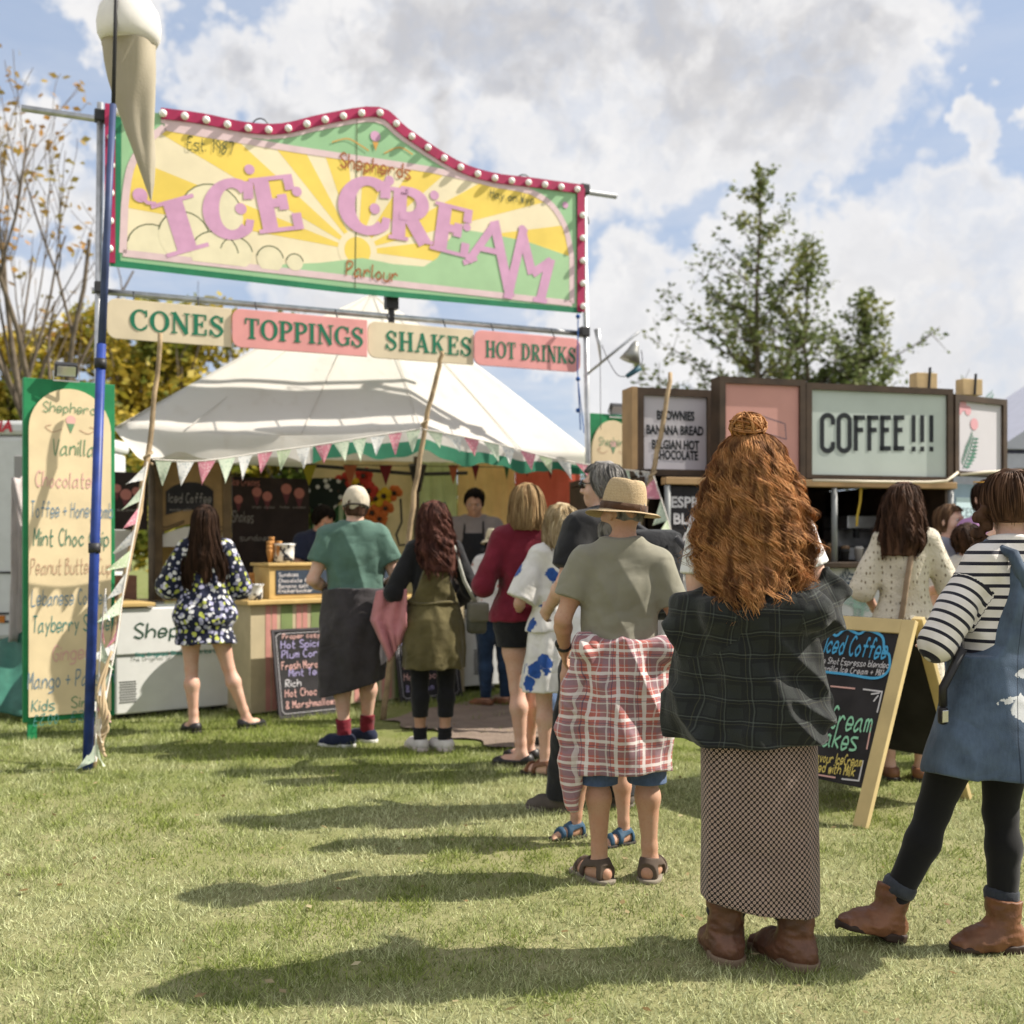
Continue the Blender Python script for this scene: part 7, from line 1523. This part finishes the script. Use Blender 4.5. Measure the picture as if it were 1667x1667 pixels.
c = to_world(p, (-.27, .06, 1.10)); o = sheet(([c+Vector((-.12, -.04, .03)), c+Vector((-.155, -.07, -.16)), c+Vector((-.02, -.08, -.44))], [c+Vector((.10, -.10, .04)), c+Vector((.10, -.12, -.2)), c+Vector((.06, -.10, -.30))]), '', cloth('pink_wool', (.46, .19, .20)), 'pink_jacket', .05, 6); tag(o, 'dusty pink jacket draped over the left arm of the woman in the pinafore', 'jacket')
# ---- the woman in the burgundy shirt
p = Person('woman with straight blonde bob in burgundy shirt and black shorts', .085, 6.68, 12, 1.735, True, 'leg', .92, h=.009, group=Q, head=(0, 0, 6), pose=dict(hipL=(-.08, 0, .90), hipR=(.08, 0, .90), kneeL=(-.055, .0, .49), kneeR=(.07, .05, .49), ankL=(-.035, -.03, .085), ankR=(.05, .14, .085), elL=(-.27, -.02, 1.13), wrL=(-.22, .22, 1.10), elR=(.25, .0, 1.14), wrR=(.12, .24, 1.08), toeL=62, toeR=45)); p.eyes()
BUR = cloth('burgundy_cotton', (.150, .014, .028), var=.2)
p.top('shirt', BUR, hem=.92, sleeve=1.12, off=.020, loose=.03, fold=.016, sl_off=.016, sc=(9, 9, 5), shear=.5); p.pants('shorts', BLKC, to=.745, off=.03, flare=.02); p.shoes(BLKS, DSOLE, kind='flat')
mb = MB()
for q_ in ('L', 'R'): e_, w_ = p.P['el'+q_], p.P['wr'+q_]; mb.tube([e_*.88+w_*.12, e_*.74+w_*.26], .055, 14)
local(p, mb, 'rolled_cuff', cloth('burgundy_pale', (.30, .05, .07)))
mb = MB(); mb.tube([(.078*math.sin(a), -.018-.072*math.cos(a), 1.497+.014*math.cos(a)) for a in np.linspace(-3, 3, 24)], .014, 6); local(p, mb, 'collar', BUR)
p.hair(HBL, [(1.765, 0, -.01, .03, .03), (1.745, 0, -.014, .07, .08), (1.70, 0, -.018, .096, .112), (1.62, 0, -.024, .112, .122), (1.54, 0, -.032, .118, .118), (1.475, 0, -.038, .112, .10)], n=900, r=.0022, endvar=.02, face=55)
# ---- someone dark haired half hidden between them
p = Person('dark haired person in navy half hidden behind the pale blonde woman', .32, 7.25, 20, 1.60, False, 'tan', h=.010, group=Q); p.eyes(); p.top('tshirt', cloth('navy_jersey', (.02, .025, .05)), hem=.94); p.pants('trousers', m_denim('denim_blue', (.06, .09, .16))); p.shoes(BLKS, DSOLE); p.hair(HD, shorthair(), n=350, r=.0018, seg=7)
# ---- the blonde woman in the blue floral dress
p = Person('woman with pale blonde wavy hair in white dress with large blue flowers', .275, 6.42, 24, 1.60, True, 'fair', .95, h=.009, group=Q, head=(10, 0, 12), pose=dict(elL=(-.275, .0, 1.13), wrL=(-.17, .24, 1.06), elR=(.25, .02, 1.13), wrR=(-.02, .27, 1.08), toeL=30, toeR=20)); p.eyes()
p.top('dress_top', m_bluefloral(), hem=.95, sleeve=.9, off=.022, loose=.02, fold=.014, sl_off=.04); p.skirt('dress_skirt', m_bluefloral(), [(.56, 0, -.01, .25, .21), (.8, 0, -.012, .215, .17), (1.0, 0, -.005, .185, .14), (1.10, 0, 0, .155, .118)], pleat=(9, .07, 1.05, .56), fold=.008); p.shoes(LEATH, DSOLE, kind='sandal')
p.hair(HPB, [(1.768, 0, -.01, .03, .03), (1.745, 0, -.014, .078, .09), (1.69, 0, -.02, .106, .12), (1.6, 0, -.028, .122, .124), (1.5, 0, -.045, .128, .112), (1.41, 0, -.06, .112, .09)], n=900, r=.0019, curl=(.012, 40), endvar=.06, face=55, seg=20, clumps=60)
w = to_world(p, (-.16, .34, 1.07)); t = thing('paper_bag', 'cream paper packet held in the hands of the pale blonde woman', 'packet', w); mb = MB(); mb.box(w-Vector((0, 0, .06)), .11, .05, .12, .4); mb.box(w+Vector((.01, 0, .055)), .085, .03, .03, .6); mb.build('paper', mat('packet_paper', (.62, .56, .42), .8, bump=.6, bscale=25), t, bevel=.01)
# ---- the grey haired man
p = Person('grey haired man in black T-shirt and sunglasses looking left', .46, 5.55, 46, 1.785, False, 'fair', .98, h=.009, group=Q, head=(0, 0, 24), pose=dict(hipL=(-.10, 0, .9), ankL=(-.15, .12, .085), kneeL=(-.13, .07, .49), ankR=(.12, -.02, .085), elL=(-.26, .02, 1.15), wrL=(-.15, .22, 1.02), elR=(.27, .0, 1.14), wrR=(.2, .22, 1.05), toeL=32, toeR=0)); p.eyes()
p.top('tshirt', cloth('washed_black', (.018, .018, .02)), hem=.90, sleeve=.7, off=.024, loose=.03, fold=.014); p.pants('trousers', BLKC, to=.06, off=.026, flare=.025, fold=.01); p.shoes(mat('taupe_shoe', (.085, .07, .058), .8, var=.2), mat('taupe_sole', (.14, .12, .10), .8), bulk=.016)
p.hair(HG, shorthair(1.575, 1.04), n=900, r=.0018, face=62, seg=7, curl=(.010, 30)); shades(p, mat('shade_black'))
w = to_world(p, (.12, -.24, 1.20)); t = thing('backpack', 'black backpack slung on the right shoulder of the grey haired man', 'backpack', w); mb = MB(); mb.box(w-Vector((0, 0, .24)), .30, .17, .46, .3); mb.build('body', cloth('black_nylon', (.016, .017, .02), bump=.5, bs=40), t, True, bevel=.06); mb = MB(); mb.box(w+Vector((.02, -.10, -.20)), .22, .06, .22, .3); mb.build('pocket', cloth('black_nylon'), t, True, bevel=.025)
mb = MB(); mb.tube([w+Vector((.10, -.08, .18)), w+Vector((.17, -.07, .10)), w+Vector((.20, -.06, -.06)), w+Vector((.18, -.08, -.22))], .017, 6); mb.tube([w+Vector((-.02, .08, .20)), to_world(p, (.14, -.02, 1.49)), to_world(p, (.15, .12, 1.35))], .02, 6); mb.build('strap', cloth('grey_webbing', (.05, .05, .055)), t, True)
# ---- the child in front of the man in the hat
p = Person('child in white T-shirt and blue sandals mostly hidden behind the man in the straw hat', .415, 4.98, 150, 1.24, False, 'tan', .96, h=.010, group=Q, toes=True, pose=dict(ankL=(-.17, .02, .085), ankR=(.17, .04, .085), kneeL=(-.14, .02, .49), kneeR=(.14, .03, .49), toeL=-25, toeR=-35, elR=(.235, .02, 1.13), wrR=(.25, .06, .88))); p.eyes()
p.top('tshirt', cloth('white_jersey', (.68, .68, .68)), hem=.88, sleeve=.75, off=.03, loose=.03, sl_off=.035); p.pants('shorts', cloth('grey_shorts', (.05, .05, .055)), to=.56, off=.035, flare=.03); p.shoes(mat('blue_strap', (.03, .075, .13), .6), DSOLE, kind='sandal'); p.hair(HB, shorthair(1.55, 1.05), n=300, r=.002, seg=7)
# ---- the man in the straw hat
p = Person('stocky bearded man in straw trilby with a red plaid shirt tied round his waist', .445, 4.39, 4, 1.60, False, 'tan', .90, h=.0068, group=Q, toes=True, head=(4, 0, 34), lean=(.0, .0), pose=dict(hipL=(-.115, 0, .90), hipR=(.115, 0, .90), kneeL=(-.105, .0, .49), kneeR=(.112, .0, .49), ankL=(-.10, -.02, .085), ankR=(.128, -.02, .085), elL=(-.262, -.01, 1.16), wrL=(-.24, .13, 1.02), elR=(.268, -.05, 1.10), wrR=(.185, .10, .99), shL=(-.166, -.01, 1.405), shR=(.166, -.01, 1.405), toeL=30, toeR=-26)); p.eyes()
p.top('tshirt', cloth('sage_jersey', (.235, .225, .175), var=.06, bump=.2, bs=420), hem=1.02, sleeve=.58, off=.014, loose=.01, fold=.012, sc=(7, 7, 3.4), shear=.8, h=.006)
p.pants('shorts', m_denim('denim_blue', (.06, .09, .16)), to=.43, off=.014, flare=.042, fold=.004)
PLD = m_plaid('red_plaid', (.42, .135, .115), [('u', .0, .34, (.24, .19, .23), .5), ('v', .05, .34, (.21, .17, .21), .5), ('u', .48, .13, (.70, .66, .64), .8), ('u', .78, .06, (.66, .62, .60), .65), ('v', .50, .13, (.70, .66, .64), .8), ('v', .80, .06, (.66, .62, .60), .65), ('u', .15, .045, (.66, .62, .60), .5), ('v', .20, .045, (.66, .62, .60), .5), ('u', .63, .03, (.05, .06, .12), .6), ('v', .65, .03, (.05, .06, .12), .6)], .098)
def knotted(F):
    F.cone((-.18, -.07, 1.04), (-.215, -.02, .70), .045, .065, .04); F.cone((-.215, -.02, .70), (-.232, -.03, .34), .055, .025, .03); F.cone((.16, -.10, 1.03), (.21, .02, .93), .045, .05, .03); F.cone((-.18, -.105, 1.035), (.19, -.105, 1.03), .035, .03, .02)
p.skirt('tied_plaid_shirt', PLD, [(.51, .01, -.03, .192, .165), (.72, .01, -.03, .192, .165), (.90, 0, -.02, .193, .162), (1.02, 0, -.008, .186, .155), (1.06, 0, 0, .18, .148)], pleat=(5, .035, 1.0, .6), fold=.022, sc=(6, 6, 4), uv='cyl', h=.006, shear=.6, extra=knotted)
F = Field((-.36, -.16, .24), (-.10, .14, 1.10), .006); F.chain([(-.165, -.09, 1.04), (-.205, -.05, .80), (-.225, -.04, .55), (-.232, -.05, .34)], [.045, .042, .032, .014], .03); F.folds(.022, (8, 8, 9), .9); F.plane((0, 0, .33), (.25, 0, -1)); p.put('hanging_sleeve', F, PLD, 'cyl')
p.shoes(mat('brown_suede', (.085, .062, .047), .85, var=.25), mat('sandal_sole', (.22, .19, .15), .8), kind='sandal', bulk=.013)
hat(p, m_straw(), [(1.634, .094, .112), (1.67, .092, .110), (1.72, .087, .105), (1.765, .076, .094), (1.792, .060, .080)], (1.634, .162, .178, .016), (1.640, 1.676, cloth('brown_band', (.075, .038, .02))), (2, 5))
p.hair(HG, [(1.70, 0, -.014, .06, .07), (1.67, 0, -.016, .078, .096), (1.635, 0, -.020, .079, .092), (1.605, 0, -.026, .066, .076)], n=300, r=.0013, face=112, seg=6)
F = Field((-.11, -.03, 1.46), (.11, .16, 1.66), .006); F.ell((0, .045, 1.555), (.066, .065, .062), .01); F.ell((0, .06, 1.52), (.045, .045, .05), .02); F.ell((0, .07, 1.625), (.055, .06, .045), .015, None, True); F.folds(.010, (45, 45, 30)); V_, Q_ = F.mesh(); p.put('beard', ((V_-np.array([0, 0, 1.53])) @ p.hM.T+p.hp, Q_), HG, it=1)
mb = MB(); e_, w_ = p.P['elL'], p.P['wrL']; mb.tube([e_*.12+w_*.88, e_*.04+w_*.96], .036, 16); mb.sphere(tuple(w_*.92+e_*.08+np.array([-.032, -.012, .01])), (.012, .018, .018), 10, 8); local(p, mb, 'watch', BLKS)
# ---- the red haired woman
p = Person('woman with long curly red hair, dark flannel shirt and long patterned dress', .815, 3.56, -2, 1.72, True, 'pale', .98, h=.0065, group=Q, head=(0, 0, -4), lean=(-.028, 0), pose=dict(elL=(-.212, -.02, 1.135), wrL=(-.06, .20, 1.16), elR=(.212, -.02, 1.185), wrR=(.06, .23, 1.19), ankL=(-.115, -.03, .085), ankR=(.105, -.07, .085), toeL=8, toeR=32)); p.eyes(); LAT = m_lattice()
p.top('tshirt', cloth('white_jersey'), hem=1.0, sleeve=.46, off=.012, fold=.006, loose=0)
p.skirt('dress_bodice', LAT, [(1.0, -.01, -.008, .175, .132), (1.08, -.012, 0, .156, .115), (1.2, -.02, 0, .168, .133), (1.3, -.026, -.004, .178, .142), (1.40, -.028, -.012, .160, .125)], fold=.004, uv='cyl', extra=lambda F: F.fn(lambda d, X, Y, Z: np.maximum(d, np.abs(X+.028+0*d)-np.where(Z > 1.28, .155-.4*(Z-1.28), 1))))
p.skirt('dress_skirt', LAT, [(.155, .0, -.02, .187, .15), (.45, .0, -.018, .186, .15), (.70, -.002, -.018, .190, .15), (.88, -.004, -.014, .186, .145), (1.0, -.01, -.008, .178, .135)], pleat=(4, .025, 1.0, .3), fold=.010, sc=(6, 6, 1.2), uv='cyl', cuts=[((0, 0, .185), (-.13, 0, -1))])
FLN = m_plaid('dark_flannel', (.021, .024, .023), [('u', .0, .45, (.012, .013, .014), .75), ('v', .0, .45, (.012, .013, .014), .75), ('u', .66, .05, (.13, .15, .13), .24), ('v', .68, .05, (.13, .15, .13), .3), ('u', .80, .03, (.12, .12, .07), .2), ('v', .82, .03, (.12, .12, .07), .2)], .072)
def flannel():
    F = Field((-.44, -.32, .66), (.44, .34, 1.42), .0065)
    F.loft([(.70, -.005, -.03, .212, .18), (.85, -.01, -.028, .198, .17), (1.0, -.015, -.02, .186, .16), (1.12, -.02, -.015, .19, .165), (1.22, -.02, -.01, .195, .165), (1.36, -.02, -.005, .195, .16)], k=.01, pleat=(5, .05, 1.2, .75))
    F.fn(lambda d, X, Y, Z: np.maximum(d, Z-(1.165+.055*(X+.02)/.28+.075*((X+.02)/.28)**2+.012*np.sin(X*30))+0*d)); F.fn(lambda d, X, Y, Z: np.maximum(d, (.735+.10*np.clip(X+.02, 0, 1)+.05*np.clip(np.abs(X+.02)-.15, 0, 1)+.35*np.clip(Y, 0, 1))-Z+0*d)); shell(F, .02)
    for q_, e0 in (('L', (-.195, -.05, 1.16)), ('R', (.175, -.05, 1.20))): el, wr = p.P['el'+q_], p.P['wr'+q_]; F.cone(e0, el+np.array([0, -.005, -.01]), .050, .060, .04); F.cone(el, el*.35+wr*.65, .062, .050, .04)
    F.cone((-.205, .02, 1.05), (-.24, .04, .80), .045, .055, .05, flat=((1, .4, 0), .5)); F.cone((-.16, -.155, 1.15), (.15, -.16, 1.18), .03, .035, .03)
    F.folds(.034, (6, 6, 9), .9); F.plane((0, 0, .735), (.05, 0, -1)); return p.put('flannel_shirt', F, FLN, 'arm')
flannel()
p.shoes(mat('dark_leather', (.105, .046, .026), .5, .4, var=.45, vscale=11, bump=.4, bscale=50), mat('tan_welt', (.17, .12, .08), .7), kind='boot', collar=.20, bulk=.014); p.socks(BLKC, .15, .24, .02)
HE = [(1.762, .0, -.01, .035, .04), (1.745, 0, -.014, .070, .085), (1.70, 0, -.022, .102, .118), (1.63, 0, -.032, .126, .128), (1.56, 0, -.045, .148, .130), (1.48, .0, -.062, .166, .122), (1.40, .0, -.078, .178, .110), (1.33, .0, -.105, .174, .085), (1.27, -.005, -.140, .155, .075), (1.235, -.01, -.165, .125, .06)]
p.hair(HR, HE, n=7500, r=.00075, curl=(.019, 54), endvar=.17, seg=44, base=.66, face=48, clumps=190, fine=.35)
rows = [(z, cx, cy, rx*1.03, ry*1.02) for z, cx, cy, rx, ry in HE]; p.hair(HR, rows, n=600, r=.0006, curl=(.030, 58), endvar=.2, seg=44, base=.45, face=50, name='loose_curls')
mb = MB(); rng_ = np.random.default_rng(8); c_ = np.array([-.015, -.065, 1.775]); 
for i in range(210):
    a = rng_.normal(size=3); a /= np.linalg.norm(a); b_ = np.cross(a, rng_.normal(size=3)); b_ /= np.linalg.norm(b_); s0 = rng_.uniform(0, 6.28); r_ = rng_.uniform(.022, .058); mb.tube([p.H(c_+(a*math.cos(s0+x)+b_*math.sin(s0+x))*r_*np.array([1.1, 1, .9])) for x in np.linspace(0, rng_.uniform(1.5, 3.5), 9)], .0034, 4)
mb.sphere(tuple(p.H(c_)), (.047, .043, .039), 14, 10); local(p, mb, 'hair_bun', HR)
# ---- the young woman in the striped top at the right edge
p = Person('woman in striped top and denim pinafore with braid and brown ankle boots', 1.625, 3.62, 26, 1.60, True, 'pale', .95, h=.0065, group='people near the coffee stall', head=(0, 0, -40), lean=(.085, .01), pose=dict(hipL=(-.10, .02, .90), hipR=(.075, 0, .90), kneeL=(-.155, .14, .50), kneeR=(.055, .02, .49), ankL=(-.292, .235, .10), ankR=(.02, -.015, .085), elL=(-.270, .02, 1.135), wrL=(-.07, .20, 1.10), elR=(.27, .02, 1.14), wrR=(.06, .22, 1.10), toeL=78, toeR=72, pitL=14)); p.eyes()
p.top('striped_top', m_breton(), hem=1.0, sleeve=1.75, off=.016, loose=.01, fold=.012, sl_off=.012, uv='arm', h=.006)
DN = m_denim('pinafore_denim', (.060, .085, .125), True)
p.skirt('denim_pinafore', DN, [(.675, -.01, 0, .262, .215), (.75, -.01, .0, .248, .205), (.88, 0, -.005, .220, .17), (1.02, .01, .0, .19, .15), (1.10, .015, .004, .178, .14), (1.2, .028, .006, .186, .148), (1.32, .04, .004, .190, .152), (1.40, .05, 0, .175, .135)], pleat=(4, .03, 1.1, .65), fold=.012, sc=(7, 7, 3), uv='cyl', h=.006, extra=lambda F: F.fn(lambda d, X, Y, Z: np.maximum(d, np.where(Z > 1.09, np.abs(X-.04+0*d)-(.125-.22*np.clip(Z+0*d-1.09, 0, 1)+.55*np.clip(1.13-Z, 0, 1)), -1))))
mb = MB(); [mb.tube([(.05+sg*.06, -.145, 1.34), (.05+sg*.082, -.105, 1.455), (.05+sg*.085, 0, 1.49), (.05+sg*.08, .11, 1.38)], .022, 8) for sg in (-1, 1)]; local(p, mb, 'shoulder_straps', DN)
mb = MB(); [mb.sphere((.045, -.165+.0*i, 1.28-.055*i), (.009, .006, .009), 10, 6) for i in range(4)]; local(p, mb, 'buttons', STEEL)
p.pants('tights', cloth('black_tights', (.010, .010, .011), bump=.1, wr=0), to=.10, off=.008, fold=.002)
p.shoes(LEATH, mat('stacked_heel', (.035, .02, .014), .6), kind='boot', collar=.185, bulk=.014, heel=.012)
CUF = m_denim('cuff_denim', (.035, .04, .05)); mb = MB()
for q_ in 'LR': a_, k_ = p.P['ank'+q_], p.P['knee'+q_]; d_ = (k_-a_)/np.linalg.norm(k_-a_); mb.tube([a_+d_*.085, a_+d_*.10, a_+d_*.125, a_+d_*.14], [.056, .062, .063, .055], 18)
local(p, mb, 'rolled_cuffs', CUF)
ho = p.hair(HWN, [(1.765, 0, -.01, .03, .03), (1.745, 0, -.014, .07, .085), (1.70, 0, -.018, .092, .108), (1.65, 0, -.022, .096, .110), (1.61, 0, -.028, .088, .098), (1.575, 0, -.034, .070, .076)], n=900, r=.0018, face=62, seg=10)
for sg in (-1, 1):
    F = Field((-.22, -.16, 1.22), (.22, .16, 1.68), .006); rng_ = np.random.default_rng(3)
    for i in range(11): z_ = 1.62-.030*i; F.ell((sg*(.092+.003*i+.012*(1 if i % 2 else -1)), -.03+.004*i, z_), (.024-.0008*i, .024-.0008*i, .021), .006)
    F.cone((sg*.125, .012, 1.30), (sg*.125, .012, 1.25), .012, .018, .01); F.folds(.006, (40, 40, 60), 1.2); V_, Q_ = F.mesh(); b_ = p.put('braid', ((V_-np.array([0, 0, 1.53])) @ p.hM.T+p.hp, Q_), HWN, it=0, parent=ho)
w = to_world(p, (-.285, -.02, .98)); t = thing('shoulder_bag', 'small dark bag with silver buckle hanging beside the denim pinafore', 'bag', w); mb = MB(); mb.tube([to_world(p, (-.23, -.06, 1.12)), w, w-Vector((.0, 0, .06))], .014, 6); mb.build('strap', BLKS, t, True); mb = MB(); mb.box(w-Vector((0, 0, .12)), .030, .030, .06, .4); mb.build('body', BLKS, t, True, bevel=.012); mb = MB(); mb.box(w-Vector((.0, .019, .11)), .024, .006, .04, .4); mb.build('buckle', mat('silver', (.6, .6, .6), .25, metal=1.), t, bevel=.002)
# ---- people at the coffee stall
G2 = 'people near the coffee stall'
p = Person('woman with long brown wavy hair in cream crochet top facing the coffee stall', 2.30, 6.3, -10, 1.72, True, 'leg', .86, h=.009, group=G2, head=(0, 0, -34), pose=dict(elL=(-.24, -.02, 1.13), wrL=(-.14, .2, 1.0), elR=(.25, .02, 1.14), wrR=(.16, .24, 1.1))); p.eyes()
p.top('crochet_top', m_knit(), hem=.86, sleeve=1.1, off=.014, loose=.015, fold=.012, sl_off=.026); p.skirt('cream_skirt', m_knit(), [(.35, 0, 0, .26, .22), (.7, 0, 0, .225, .18), (.95, 0, 0, .19, .145)], pleat=(6, .05, .9, .35)); p.shoes(LEATH, DSOLE)
p.hair(hair_mat('hair_walnut', (.075, .035, .02), (.15, .075, .045)), [(1.762, 0, -.01, .03, .03), (1.74, 0, -.016, .075, .09), (1.68, 0, -.024, .105, .122), (1.58, 0, -.04, .122, .122), (1.48, 0, -.06, .138, .11), (1.40, 0, -.075, .14, .09), (1.33, -.01, -.085, .115, .075)], n=1100, r=.0019, curl=(.014, 36), endvar=.09, face=55, seg=24, clumps=70)
mb = MB(); mb.tube([(.05, -.0, 1.50), (.03, -.12, 1.40), (-.01, -.155, 1.2), (-.04, -.16, 1.0), (-.06, -.15, .88)], .018, 6); tag_ = local(p, mb, 'bag_strap', cloth('tan_strap', (.25, .18, .12)))
p = Person('woman with tied back light brown hair turned towards the camera beside the crochet top', 3.0, 7.35, 205, 1.64, True, 'fair', h=.010, group=G2, head=(0, 0, 12)); p.eyes(); p.top('blouse', cloth('grey_blue', (.25, .27, .32)), hem=.93, sleeve=1.8); p.pants('trousers', m_denim('denim_blue', (.06, .09, .16))); p.shoes(BLKS, DSOLE); p.hair(hair_mat('hair_light_brown', (.18, .10, .055), (.30, .18, .10)), shorthair(1.56), n=450, r=.0018, face=60, seg=8)
p = Person('dark haired child eating in front of the coffee stall', 2.86, 6.72, -30, 1.50, False, 'fair', h=.010, group=G2, head=(12, 0, -20), pose=dict(elL=(-.25, .02, 1.15), wrL=(-.10, .22, 1.40), elR=(.24, 0, 1.14), wrR=(.1, .24, 1.30))); p.eyes(); p.top('tshirt', cloth('pale_tee', (.55, .53, .50)), hem=.92); p.pants('trousers', m_denim('denim_blue', (.06, .09, .16))); p.shoes(BLKS, DSOLE); p.hair(hair_mat('hair_tousled', (.05, .024, .014), (.12, .06, .035)), shorthair(1.56, 1.1), n=700, r=.002, face=58, seg=9, curl=(.012, 40))
p = Person('person in lilac top with yellow sunglasses on the head raising a hand to the face', 3.20, 7.2, 196, 1.80, True, 'fair', h=.009, group=G2, head=(6, 0, -8), pose=dict(elR=(.26, .12, 1.22), wrR=(.07, .22, 1.49), hdR=(-.35, -.1, .9), elL=(-.24, .04, 1.14), wrL=(-.12, .24, 1.10))); p.eyes(); p.top('blouse', cloth('lilac_cotton', (.36, .19, .36)), hem=.92, sleeve=.5, off=.022); p.pants('trousers', m_denim('denim_blue', (.06, .09, .16))); p.shoes(BLKS, DSOLE); p.hair(HB, shorthair(1.56), n=450, r=.0018, face=60, seg=8); shades(p, mat('yellow_frames', (.62, .32, .02), .2, .6), .085)
# ---- stall keepers and the customer in the white hat
G3 = 'people serving in the ice cream tent'
p = Person('stall keeper in grey T-shirt and black apron looking down behind the counter', -.36, 10.35, 178, 1.92, False, 'tan', 1.02, h=.010, group=G3, head=(-22, 0, 0), pose=dict(elL=(-.25, .04, 1.14), wrL=(-.12, .25, 1.02), elR=(.25, .04, 1.14), wrR=(.12, .25, 1.02))); p.eyes(); p.top('tshirt', cloth('grey_tee', (.23, .20, .19)), hem=.92); p.pants('trousers', BLKC); p.shoes(BLKS, DSOLE); p.hair(HD, shorthair(1.58), n=400, r=.0018, face=62, seg=7)
p.skirt('apron', cloth('black_apron', (.016, .017, .02)), [(.5, 0, .0, .20, .16), (.9, 0, 0, .188, .15), (1.1, 0, 0, .178, .14), (1.25, 0, 0, .185, .146), (1.36, 0, 0, .182, .138)], cuts=[((0, .02, 1), (0, -1, 0))], extra=lambda F: F.fn(lambda d, X, Y, Z: np.maximum(d, np.where(Z > 1.12, np.abs(X+0*d)-(.17-.35*(Z+0*d-1.12)), -1)))); mb = MB(); [mb.tube([(sg*.085, .13, 1.34), (sg*.078, .05, 1.46), (sg*.06, -.05, 1.52)], .010, 6) for sg in (-1, 1)]; local(p, mb, 'neck_strap', cloth('black_apron'))
p = Person('dark haired stall keeper in navy bending over the counter behind the man in green', -1.80, 9.85, 215, 1.74, False, 'warm', h=.010, group=G3, head=(-34, 0, 10), lean=(0, .10), pose=dict(elL=(-.24, .14, 1.14), wrL=(-.14, .34, 1.0), elR=(.24, .14, 1.14), wrR=(.14, .34, 1.0))); p.eyes(); p.top('tshirt', cloth('navy_jersey'), hem=.93, sleeve=.6); p.pants('trousers', BLKC); p.shoes(BLKS, DSOLE); p.hair(HD, shorthair(1.57, 1.12), n=500, r=.0024, face=58, seg=9, curl=(.012, 30))
p = Person('customer in cream sun hat and white flowered blouse at the right end of the counter', -.145, 9.2, 20, 1.50, True, 'warm', h=.010, group=Q, pose=dict(elL=(-.25, .0, 1.14), wrL=(-.14, .22, 1.05), elR=(.24, .0, 1.14), wrR=(.14, .22, 1.05), toeL=40, toeR=30)); p.eyes(); p.top('blouse', m_spots('white_flowered', (.66, .64, .62), (.42, .16, .14), 11, .16), hem=.88, sleeve=1.2, off=.03, loose=.03, sl_off=.04); p.pants('jeans', m_denim('denim_dark', (.015, .03, .06)), to=.09, off=.014); p.shoes(LEATH, DSOLE)
p.hair(HD, [(1.74, 0, -.014, .07, .085), (1.68, 0, -.02, .094, .11), (1.58, 0, -.04, .105, .105), (1.45, 0, -.07, .11, .08), (1.34, 0, -.09, .085, .06)], n=400, r=.0022, endvar=.05); hat(p, cloth('sun_hat', (.62, .54, .38)), [(1.655, .100, .118), (1.70, .098, .115), (1.745, .088, .105), (1.775, .070, .085)], (1.652, .150, .165, .035), None)
